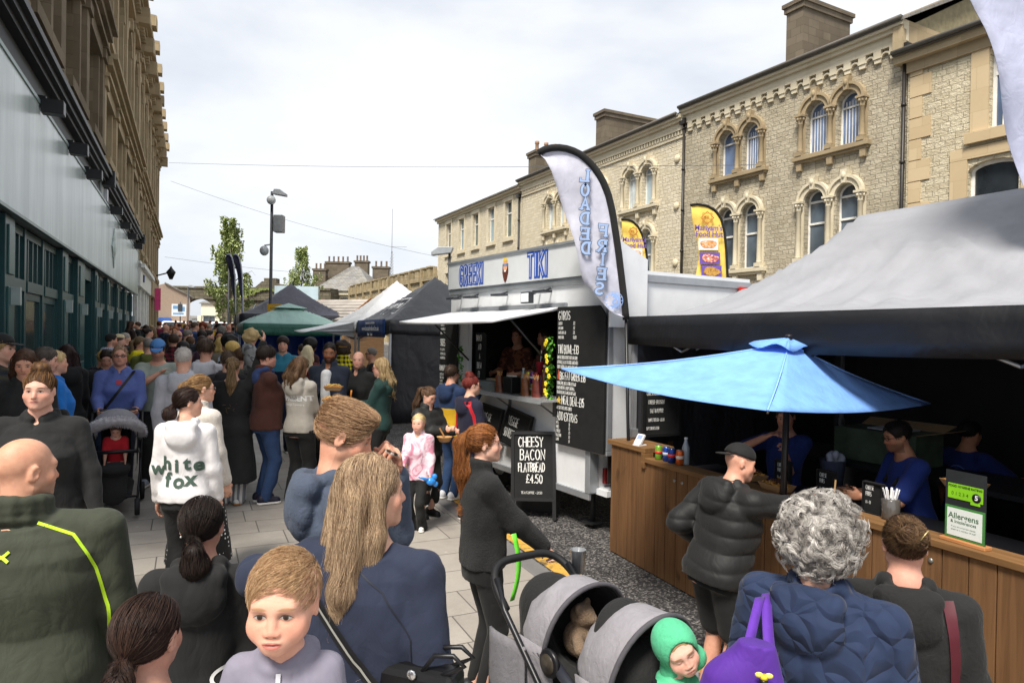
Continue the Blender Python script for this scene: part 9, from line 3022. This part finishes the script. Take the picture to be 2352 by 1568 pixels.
# people along the pub wall and in the middle of the street
MID = [
(3, 769, 6.4, -120, 'man in black flat cap and tartan coat at the left edge', ('coat', '#2a3038', 'plaid', '#4a4436'), ('jeans', '#2c2f22'), ('short', '#8a7048', '#b09468'), dict(cap=('peak', '#131316'), rh=(.1, .3, 1.05))),
(58, 801, 6.2, 172, 'woman with long brown curls looking down beside the pub windows', ('jacket', '#121316'), ('jeans', '#15171c'), ('long', '#2e1f18', '#6b4a36'), dict(female=True, hp=22, hairL=.34, wild=.9, nstr=300, fat=.3)),
(104, 797, 6.9, -95, 'grey-haired man in dark coat behind the black-hooded woman', ('jacket', '#26221f'), ('jeans', '#1a1c22'), ('short', '#3d3732', '#6e665e'), dict(hp=12)),
(127, 805, 7.0, -80, 'blond woman in bright blue coat with cream fur collar', ('jacket', '#1f6fc0'), ('jeans', '#1b1e28'), ('short', '#b89a68', '#e0cc9c'), dict(female=True, fat=.2)),
(153, 791, 8.2, 20, 'person with long dark red hair in black coat by the pub door', ('coat', '#131316'), ('jeans', '#131316'), ('long', '#1c100f', '#3a2020'), dict(female=True, hairL=.34)),
(162, 862, 6.6, 120, 'child with light brown hair bending over a pushchair', ('jacket', '#9d958e', 'camo', '#c9c2ba'), ('joggers', '#3d4148'), ('mop', '#5d4a36', '#8a7356'), dict(child=.6, lean=38, hp=35, H=1.25)),
(226, 804, 9.4, -150, 'blond person in navy jacket leaning in behind the blue hoodie', ('jacket', '#171d2e'), ('jeans', '#2c3a52'), ('mop', '#8a6f42', '#c2a468'), dict(hp=20, lean=10)),
(246, 802, 8.9, 178, 'dark-haired man in black looking down beside the blue hoodie', ('jacket', '#16171a'), ('jeans', '#2b3850'), ('short', '#241b17', '#3c302a'), dict(hp=24)),
(256, 767, 13, -75, 'man in black cap and pale grey hoodie near the pub entrance', ('hoodie', '#9fa0b0'), ('jeans', '#1c1f28'), ('short', '#2a211c', '#3a302a'), dict(cap=('peak', '#15161b'), stubble=.5)),
(275, 768, 13.6, -85, 'person in cream baseball cap facing right by the pub', ('jacket', '#4a2230'), ('jeans', '#1c1f28'), ('short', '#4a3a2c', '#6a5642'), dict(cap=('peak', '#cdbd96'))),
(288, 764, 14.2, -70, 'silver-haired man in black coat beside the cream cap', ('jacket', '#1b1b1d'), ('jeans', '#1c1f28'), ('short', '#7d766e', '#b0aaa2'), dict()),
(322, 772, 12, -70, 'girl with dark blond ponytail in bright yellow hoodie', ('hoodie', '#d6c61e'), ('jeans', '#1a1c24'), ('pony', '#3d2e22', '#8f7652'), dict(female=True, hairL=.4)),
(341, 776, 11, 5, 'grey cropped man in olive green hooded coat seen from behind', ('jacket', '#565c2c'), ('jeans', '#1f222b'), ('crop', '#6a625c', '#968d86'), dict()),
(363, 780, 8.8, 172, 'man in light blue cap and sage sweatshirt with hand on chest', ('tee', '#98a095'), ('jeans', '#121318'), ('short', '#3d2d22', '#5d4636'), dict(cap=('peak', '#4f80b8'), rh=(-.04, .2, 1.42), hp=20, fat=.2, stubble=.4, shoes='#8d929c', rpole=(1, 0, -.6), stride=.8)),
(399, 766, 11.4, 0, 'brown-haired man in dark red checked shirt from behind', ('jacket', '#6a1c2c', 'plaid', '#171318'), ('jeans', '#1c1f28'), ('short', '#2e211b', '#4f3c30'), dict(hood=False)),
(421, 783, 9.6, -20, 'man with black hair under a white-striped black jacket', ('jacket', '#131418'), ('jeans', '#1a1c22'), ('short', '#130f0e', '#2a211d'), dict(hood=False)),
(422, 797, 7.2, -8, 'silver-haired man in pale grey jacket with black collar', ('jacket', '#a9a9b0', 'shell'), ('jeans', '#23262e'), ('crop', '#9d958e', '#cfc8c0'), dict(fat=.25, nstr=200)),
(473, 780, 8.5, -12, 'shaggy brown-haired boy in off-white hoodie seen from behind', ('hoodie', '#c4c2c6'), ('jeans', '#2b3244'), ('mop', '#2e231c', '#6b5644'), dict(nstr=200)),
(464, 771, 12, 10, 'auburn-haired person in dusty mauve coat', ('jacket', '#4a3542'), ('jeans', '#1a1c22'), ('short', '#2b1c18', '#4c342b'), dict()),
(464, 760, 14, 10, 'dark-haired boy behind the mauve coat', ('jacket', '#22252c'), ('jeans', '#1a1c22'), ('mop', '#1d1714', '#33291f'), dict()),
(479, 758, 14.2, -80, 'man with black swept-back hair in profile wearing black', ('jacket', '#141518'), ('jeans', '#1a1c22'), ('quiff', '#15110f', '#2a2320'), dict(stubble=.6)),
(448, 739, 19.5, -60, 'tall man in denim blue hoodie standing above the crowd', ('hoodie', '#34486f'), ('jeans', '#222c44'), ('short', '#4a3a2c', '#6a5644'), dict()),
(431, 757, 15, -60, 'grey-haired man in charcoal jacket looking right', ('jacket', '#25282a'), ('jeans', '#1a1c22'), ('short', '#5d5650', '#8f8880'), dict(hp=10)),
(410, 759, 15.4, 175, 'bald man with dark sunglasses in black jumper', ('sweat', '#1a1b1e'), ('jeans', '#1a1c22'), None, dict(glasses='#141214')),
(403, 750, 19.5, 160, 'woman with orange hair in brown coat', ('coat', '#3f3426'), ('jeans', '#1a1c22'), ('long', '#7a3a1c', '#b8642e'), dict(female=True)),
(437, 772, 15, 0, 'child in bright pink coat behind the charcoal jacket', ('puffer', '#d83a78'), ('leggings', '#1a1c22'), ('short', '#4a3526', '#6b4e38'), dict(child=.6, H=1.2, female=True)),
(505, 759, 14, 175, 'dark bearded man in olive jacket facing us', ('jacket', '#4d4a36'), ('jeans', '#1c2030'), ('short', '#18120f', '#2c231e'), dict(stubble=.9, skin='#a8775c')),
(509, 774, 11.6, -40, 'woman with yellow blond hair next to the green gazebo', ('jacket', '#7d7468'), ('jeans', '#1c2030'), ('long', '#9a7c44', '#dcc07c'), dict(female=True, hairL=.18)),
(525, 771, 11, 60, 'person with black curly hair in blue striped shirt', ('tee', '#c9cfd9', 'stripe', '#4c5f86'), ('jeans', '#1c2030'), ('curly', '#120e0d', '#261e1a'), dict(rh=(.15, .3, 1.1))),
(534, 785, 9.6, -40, 'fair woman with bobbed golden hair beside the raised arm', ('jacket', '#4a4c4a', 'camo', '#2f312d'), ('jeans', '#1c2030'), ('mop', '#a8843e', '#e6ca80'), dict(female=True, hp=12)),
(524, 806, 8.3, -10, 'person with smooth brown hair just behind the black coat', ('jacket', '#2f2c2e'), ('jeans', '#1c2030'), ('short', '#3d2e24', '#6f5a48'), dict()),
(366, 737, 25, 0, 'ginger-haired person in claret hooded top', ('hoodie', '#6a1438'), ('jeans', '#1c2030'), ('short', '#5a2a18', '#8a4a2c'), dict()),
(381, 745, 21.5, -60, 'bald man in navy coat holding a white cup', ('jacket', '#252b3a'), ('jeans', '#1c2030'), None, dict(rh=(.1, .3, 1.2))),
(341, 753, 17, -70, 'woman with dark tied hair in white top looking right', ('sweat', '#d3d2da'), ('jeans', '#1c2030'), ('bun', '#1f1613', '#3a2a24'), dict(female=True)),
(351, 750, 18.5, -10, 'woman with long brown-blond hair from behind near the white shopfront', ('coat', '#3d3026'), ('jeans', '#1c2030'), ('long', '#4a3626', '#9a7d58'), dict(female=True)),
(302, 737, 23, -70, 'long-haired man in brown coat by the pub wall', ('coat', '#33261f'), ('jeans', '#1c2030'), ('long', '#2c1d16', '#5d4030'), dict(stubble=.6)),
(316, 739, 24.5, 90, 'brown-haired person in black facing the pub wall', ('coat', '#131316'), ('jeans', '#1c2030'), ('short', '#3d2a1e', '#6b4a36'), dict()),
(335, 746, 21, 30, 'dark-haired person in dark green anorak near the white shopfront', ('jacket', '#1d2a24'), ('jeans', '#1c2030'), ('short', '#2a1d18', '#4a352b'), dict()),
(466, 740, 24, 170, 'woman with curly copper red hair in black cardigan', ('jacket', '#1a181b'), ('jeans', '#1c2030'), ('curly', '#5a2414', '#a8522c'), dict(female=True)),
(481, 744, 26, -40, 'fair-haired person in mustard yellow jacket', ('jacket', '#d0a42c'), ('jeans', '#1c2030'), ('short', '#8a7a66', '#b8aa96'), dict()),
(502, 742, 24, -90, 'black-haired man in grey t-shirt looking right', ('tee', '#7d8288'), ('jeans', '#1c2030'), ('short', '#130f0e', '#261e1b'), dict()),
(509, 749, 20, 0, 'grey curly-haired person in black jacket under the birch', ('jacket', '#1f2024'), ('jeans', '#1c2030'), ('curly', '#5d5852', '#8f8a84'), dict()),
(526, 745, 24, -20, 'bald pink-faced man in slate jacket beside the green gazebo', ('jacket', '#3a3c42'), ('jeans', '#1c2030'), None, dict(skin='#dba08c')),
]
for (u, v, d, yaw, lab, top, legs, hair, kw) in MID:
 kw.setdefault('skin', rng.choice(('#d3a48c', '#cf9c84', '#dcae98', '#c99880')))
 person(u, v, d, yaw, lab, top, legs, hair, **kw)
# the crowd further up the street
tops = [('black', '#17181b'), ('navy', '#1c2438'), ('charcoal', '#2c2f34'), ('grey', '#73777d'), ('white', '#d3d3d6'), ('denim blue', '#3d567f'), ('olive', '#4d5236'), ('red', '#8f2430'), ('pink', '#c9708c'), ('teal', '#28616a'), ('beige', '#b5a68c'), ('brown', '#4c3528'), ('pale blue', '#8fa8c9'), ('mustard', '#b8902e'), ('purple', '#4f356e')]
hairs = [('short dark hair', ('short', '#211914', '#3a2d25'), 0), ('short brown hair', ('short', '#4a3526', '#6f5540'), 0), ('grey hair', ('short', '#6d6660', '#9a938c'), 0), ('a bald head', None, 0), ('long blond hair', ('long', '#8f7448', '#d3b880'), 1), ('long brown hair', ('long', '#3d2b20', '#6f543e'), 1), ('a dark bun', ('topbun', '#221814', '#40302a'), 1), ('auburn hair', ('mop', '#54281a', '#83462f'), 0)]
kinds = [('jacket', 'jacket'), ('hoodie', 'hoodie'), ('coat', 'coat'), ('t-shirt', 'tee'), ('padded coat', 'puffer')]
used, placed = set(), [PS(r.location.x, r.location.y) for r, _, _ in PEOPLE]
n_far = 0
for tries in range(3000):
 if n_far >= 60:
  break
 s_ = rng.uniform(27, 58)
 p_ = rng.uniform(-1.7, 1.6 if s_ < 33 else 3.6)
 if any((p_ - a) ** 2 + ((s_ - b)) ** 2 < .55 for a, b in placed):
  continue
 x, y = W(p_, s_)
 if y < 25:
  continue
 ha, tt, kk = rng.choice(hairs), rng.choice(tops), rng.choice(kinds)
 if (ha[0], tt[0], kk[0]) in used:
  continue
 used.add((ha[0], tt[0], kk[0]))
 placed.append((p_, s_))
 where = 'near the shopfront' if p_ < -.6 else 'in mid street' if p_ < 1 else 'by the gazebos'
 dist = 'far up the street' if s_ > 38 else 'in the crowd'
 lab = 'person with %s, %s %s, %s %s' % (ha[0], tt[0], kk[0], dist, where)
 H = rng.gauss(1.63, .05) if ha[2] else rng.gauss(1.76, .06)
 person(0, 0, y, rng.choice((0, 0, 180, 180, 90, -90)) + rng.uniform(-40, 40), lab, (kk[1], tt[1]), ('jeans', rng.choice(('#1c2230', '#16171b', '#2b3a58', '#5d5648'))), ha[1], rng.choice(('#d3a48c', '#cf9c84', '#dcae98', '#a8775c')),
  base=(x, y, GZ(x, y)), H=H, female=bool(ha[2]), fat=rng.uniform(0, .5), shoes=None if s_ > 30 else '#1a1a1c', stride=rng.uniform(-.6, .6))
 n_far += 1
# ------------------------------------------------------------------ pushchairs
def hood_shell(mb, c, w, r, a0, a1, nrib, squash=1.0, ripple=.012, mat_=0):
 """folding canopy: arches hinged on a cross axis, from angle a0 (back) to a1 (front)"""
 rows = []
 nn = nrib * 4
 for i in range(nn + 1):
  th = R(a0 + (a1 - a0) * i / nn)
  dip = ripple * abs(math.sin(math.pi * i / 4))
  rows.append([(c[0] + w * math.cos(ph) * (1 - .1 * dip), c[1] + (r - dip * math.sin(ph)) * math.sin(ph) ** .75 * math.cos(th), c[2] + (r * squash - dip * math.sin(ph)) * math.sin(ph) ** .75 * math.sin(th)) for ph in [math.pi * j / 20 for j in range(21)]])
 mb.grid(rows, mat_)
def wheel(parent, c, r, w):
 k = MB(); k.lathe([(r * .55, -w), (r * .92, -w), (r, -w * .5), (r, w * .5), (r * .92, w), (r * .55, w)], c, 22, 0, 'x'); wq = k.build('wheel', mat('#17181a', .7), parent)
 k = MB(); k.lathe([(r * .12, -w * 1.1), (r * .2, -w * 1.05), (r * .56, -w * .6), (r * .56, w * .6), (r * .2, w * 1.05), (r * .12, w * 1.1)], c, 14, 0, 'x'); k.build('rim', mat('#3a3c40', .4), wq)
GREYC, BLKF, FRAME = fabric('#8a878c', 'shell'), fabric('#18191d', 'shell'), mat('#1b1c1f', .35, .2)
st1 = thing('pushchair', 'black pushchair with grey hood and pale fur trim facing us', 'pushchair', (man.x + fw.x * .88, man.y + fw.y * .88, GZ(man.x, man.y)), man_r)
k = MB()
for sg in (-1, 1):
 k.tube([(sg * .25, -.42, 1.02), (sg * .25, -.3, .85), (sg * .24, .1, .42), (sg * .22, .36, .17)], .013, 8)
 k.tube([(sg * .24, -.38, .16), (sg * .24, -.05, .5), (sg * .24, .05, .62)], .013, 8)
k.tube([(-.25, -.42, 1.02), (-.2, -.46, 1.04), (.2, -.46, 1.04), (.25, -.42, 1.02)], .017, 8)
k.tube([(-.22, .36, .2), (.22, .36, .2)], .012, 8)
k.build('frame', FRAME, st1)
for sg in (-1, 1):
 wheel(st1, (sg * .22, .38, .09), .09, .025)
 wheel(st1, (sg * .26, -.4, .1), .1, .025)
part_sdf('seat', [Cap((0, -.02, .46), (0, .24, .47), .15, .15, .03, 1, ((0, 0, 1), 2.2)), Cap((0, -.08, .5), (0, -.24, .95), .15, .14, .03, 1, ((0, .8, .5), 2.0)), Cap((0, .28, .44), (0, .38, .24), .13, .12, .02, 1, ((0, .9, .3), 3.2))], BLKF, st1, .014)
k = MB()
for sg in (-1, 1):
 k.grid([[(sg * .21, -.24 + .36 * j / 4, .5 + (.48 - .1 * j / 4 * 2) * i / 4) for i in range(5)] for j in range(5)])
k.build('side_panel', BLKF, st1, solid=.008)
k = MB(); hood_shell(k, (0, -.14, .8), .24, .30, 168, 34, 3); hd = k.build('hood', GREYC, st1, solid=.008)
th = R(34)
rim = np.array([(.245 * math.cos(ph), -.14 + .31 * math.sin(ph) ** .75 * math.cos(th), .8 + .31 * math.sin(ph) ** .75 * math.sin(th)) for ph in [math.pi * j / 60 for j in range(61)]])
fp = [Cap(a, b, .028, .028, .01) for a, b in zip(rim[:-1:4], rim[4::4])]
fv, ff = sdf_mesh(fp, .01)
sv, sf, sr = strands(fp, V3(0, 0, 0), np.eye(3), 1.0, lambda q_: np.stack([q_[:, 0] * 2, .6 + 0 * q_[:, 0], (q_[:, 2] - .9) * 3], 1), 4200, .04, .0026, 5, fv, .5, .02)
np_mesh('fur_trim', np.concatenate([fv, sv]), np.concatenate([ff, sf + len(fv)]), hairmat('#e2dbe0', '#ffffff'), hd, {'rnd': ('FLOAT', np.concatenate([np.full(len(fv), .7), sr]))})
k = MB(); k.tube([(-.21, .0, .62), (-.18, .2, .66), (.18, .2, .66), (.21, .0, .62)], .02, 8); k.build('bumper_bar', FRAME, st1)
part_sdf('basket', [Cap((0, -.25, .24), (0, .2, .2), .18, .17, .03, 1, ((0, 0, 1), 2.5))], BLKF, st1, .016)
M1 = st1.matrix_basis
bq = M1 @ Vector((0, .0, .10))
person(0, 0, 7, math.degrees(man_r), 'small child in red top slumped in the fur-trimmed pushchair', ('tee', '#b3202a'), ('joggers', '#15181f'), ('short', '#4a3526', '#6b4e38'), '#d8aa94', base=tuple(bq), H=.86, child=1, hp=35, sit=True, shoes='#e2e2e4', rh=(.1, .18, .40), lh=(-.1, .18, .40), voxel=.012)
s2x, s2y = .46, 2.98
st2 = thing('pushchair', 'large grey and black double pushchair in the foreground', 'pushchair', (s2x, s2y, GZ(s2x, s2y)), R(-145))
st2.scale = (.93, .93, .93)
k = MB()
for sg in (-1, 1):
 k.tube([(sg * .24, -.62, .98), (sg * .27, -.5, .86), (sg * .27, -.1, .52), (sg * .25, .3, .3), (sg * .24, .52, .16)], .017, 8)
 k.tube([(sg * .27, -.48, .16), (sg * .27, -.15, .5), (sg * .27, .0, .56)], .017, 8)
k.tube([(-.25, .5, .18), (.25, .5, .18)], .014, 8)
k.build('frame', FRAME, st2)
k = MB(); k.tube([(.26 * (abs(math.cos(a)) ** .5) * (1 if math.cos(a) > 0 else -1), -.5 - .22 * math.sin(a) ** .7, .86 + .17 * math.sin(a) ** .7) for a in [math.pi * i / 24 + 1e-6 * (i == 0) for i in range(24)] + [math.pi - 1e-4]], .022, 10); k.build('handle', mat('#141416', .6), st2)
for sg in (-1, 1):
 wheel(st2, (sg * .27, -.5, .13), .13, .03)
 wheel(st2, (sg * .22, .55, .1), .1, .028)
for (cy, cz, r_, nm) in ((-.2, .72, .34, 'rear_hood'), (.24, .70, .36, 'front_hood')):
 k = MB(); hood_shell(k, (0, cy, cz), .255, r_, 172, 78, 3, 1.0, .02)
 h_ = k.build(nm, GREYC, st2, solid=.01)
 k = MB(); hood_shell(k, (0, cy, cz), .246, r_ - .022, 172, 80, 2, 1.0, .0); k.build('lining', fabric('#2a2a2e'), h_, solid=.004)
 k = MB(); th = R(78); k.tube([(.258 * math.cos(ph), cy + r_ * math.sin(ph) ** .75 * math.cos(th), cz + r_ * math.sin(ph) ** .75 * math.sin(th)) for ph in [math.pi * j / 20 for j in range(21)]], .012, 8); k.build('hood_rim', fabric('#4f4d52'), h_)
 for sg in (-1, 1):
  k = MB()
  k.grid([[(sg * (.258 - .03 * f), cy - .2 + .26 * j / 4 + .02 * f, cz + .06 - .36 * f) for f in np.linspace(0, 1, 6)] for j in range(5)])
  k.build('side_drape', GREYC, h_, solid=.006)
part_sdf('infant_seat', [Cap((0, -.38, .62), (0, .1, .56), .21, .19, .05, 1, ((0, 0, 1), 1.4)), Cap((0, -.4, .62), (0, -.46, .84), .19, .17, .05), Cap((0, .05, .6), (0, .16, .74), .19, .17, .04), Ell((0, -.14, .82), (.155, .27, .2), None, .04, -1)], BLKF, st2, .009)
k = MB(); k.tube([(-.25, -.12, .74), (-.255, .06, .66), (-.25, .28, .46), (-.2, .36, .38), (.2, .36, .38), (.25, .28, .46), (.255, .06, .66), (.25, -.12, .74)], .026, 10); k.build('carry_handle', mat('#2c2e36', .4), st2)
for sg in (-1, 1):
 k = MB(); k.lathe([(.062, -.012), (.068, 0), (.062, .012)], (sg * .268, -.13, .74), 22, 0, 'x'); hb_ = k.build('hub', mat('#151518', .35), st2)
 k = MB(); k.lathe([(.045, -.002), (.045, .002)], (sg * .2815, -.13, .74), 20, 0, 'x'); k.build('hub_badge', mat('#3a342c', .3), hb_)
part_sdf('front_seat', [Cap((0, .2, .5), (0, .46, .5), .2, .19, .04, 1, ((0, 0, 1), 2)), Cap((0, .18, .52), (0, .08, .88), .19, .17, .04, 1, ((0, .95, .2), 2)), Cap((0, .5, .48), (0, .6, .24), .17, .15, .03, 1, ((0, .9, .3), 3))], BLKF, st2, .01)
part_sdf('basket', [Cap((0, -.4, .3), (0, .3, .26), .22, .2, .03, 1, ((0, 0, 1), 1.8))], BLKF, st2, .014)
k = MB(); k.lathe([(.036, -.06), (.045, .07), (.047, .072), (.04, .07), (.034, -.05)], (-.30, -.6, .98), 16); k.build('cup_holder', glass('#8d9094', .1), st2)
k = MB(); k.grid([[(.275 + .01 * math.sin(j), -.62 + .3 * j / 6, 0.74 - .32 * f) for f in np.linspace(0, 1, 7)] for j in range(7)]); k.build('hanging_bag', fabric('#77757a', 'shell'), st2, solid=.012)
k = MB(); k.grid([[(.19 * math.cos(a), -.02 + .13 * b, .735 + .03 * math.sin(a) - .04 * b) for a in np.linspace(.1, 3.0, 12)] for b in (0, .5, 1)]); k.build('striped_blanket', fabric('#d8d8dc', 'stripe', '#55565c'), st2, solid=.006)
M2 = st2.matrix_basis
tq = M2 @ Vector((0, -.24, .70))
ty = thing('teddy_bear', 'brown plush bear lying in the rear seat of the double pushchair', 'soft toy', tq, R(-120))
part_sdf('bear_body', [Ell((0, 0, .05), (.075, .07, .085)), Ell((0, .02, .16), (.06, .058, .055)), Ell((.05, .02, .205), (.022, .014, .022)), Ell((-.05, .02, .205), (.022, .014, .022)), Cap((.06, .02, .08), (.13, .07, .06), .025, .028), Cap((-.06, .02, .08), (-.13, .07, .06), .025, .028), Cap((.04, .04, .0), (.07, .15, .01), .03, .032), Cap((-.04, .04, .0), (-.07, .15, .01), .03, .032), Ell((0, .07, .15), (.026, .022, .02))], fabric('#7a6652', 'fleece'), ty, .006)
pp = person(0, 0, 2.7, -160, 'baby asleep in green hooded suit in the front pushchair seat', ('puffer', '#55b488'), ('joggers', '#c9532c'), ('crop', '#9a7c58', '#c2a67c'), '#e3b7a4', base=tuple(M2 @ Vector((.03, .42, .36))), H=.66, hh=.185, child=1, hp=8, hr=28, hy=-8, sit=True, eyes='closed', rh=(.09, .13, .32), lh=(-.09, .13, .32), shoes=None, voxel=.005, nstr=0, lip='#b8746c')
Th, Mh, s = pp['Th'], pp['Mh'], pp['s']
part_sdf('hood', [Ell(Th + Mh @ (V3(0, -.02, .02) * s), V3(.105, .118, .118) * s, Mh, .01), Cap(Th + Mh @ (V3(-.06, -.02, -.1) * s), Th + Mh @ (V3(.06, -.02, -.1) * s), .06 * s, .06 * s, .03), Ell(Th + Mh @ (V3(0, .1, -.015) * s), V3(.072, .13, .098) * s, Mh, .012, -1), Ell(Th + Mh @ (V3(0, -.012, .01) * s), V3(.088, .1, .1) * s, Mh, .01, -1)], fabric('#55b488', 'shell'), pp['root'], .005)
k = MB(); k.tube([(0.09, -.02, .44), (.04, .12, .36), (-.06, .15, .24)], .012, 6); k.build('harness_strap', mat('#17181b', .6), pp['root'])
if rng.random() > 2:
 print(PEOPLE)
for r_, H_, d_ in PEOPLE:
 if not 1.45 < H_ < 1.95:
  print('HEIGHT', round(H_, 2), r_['label'])
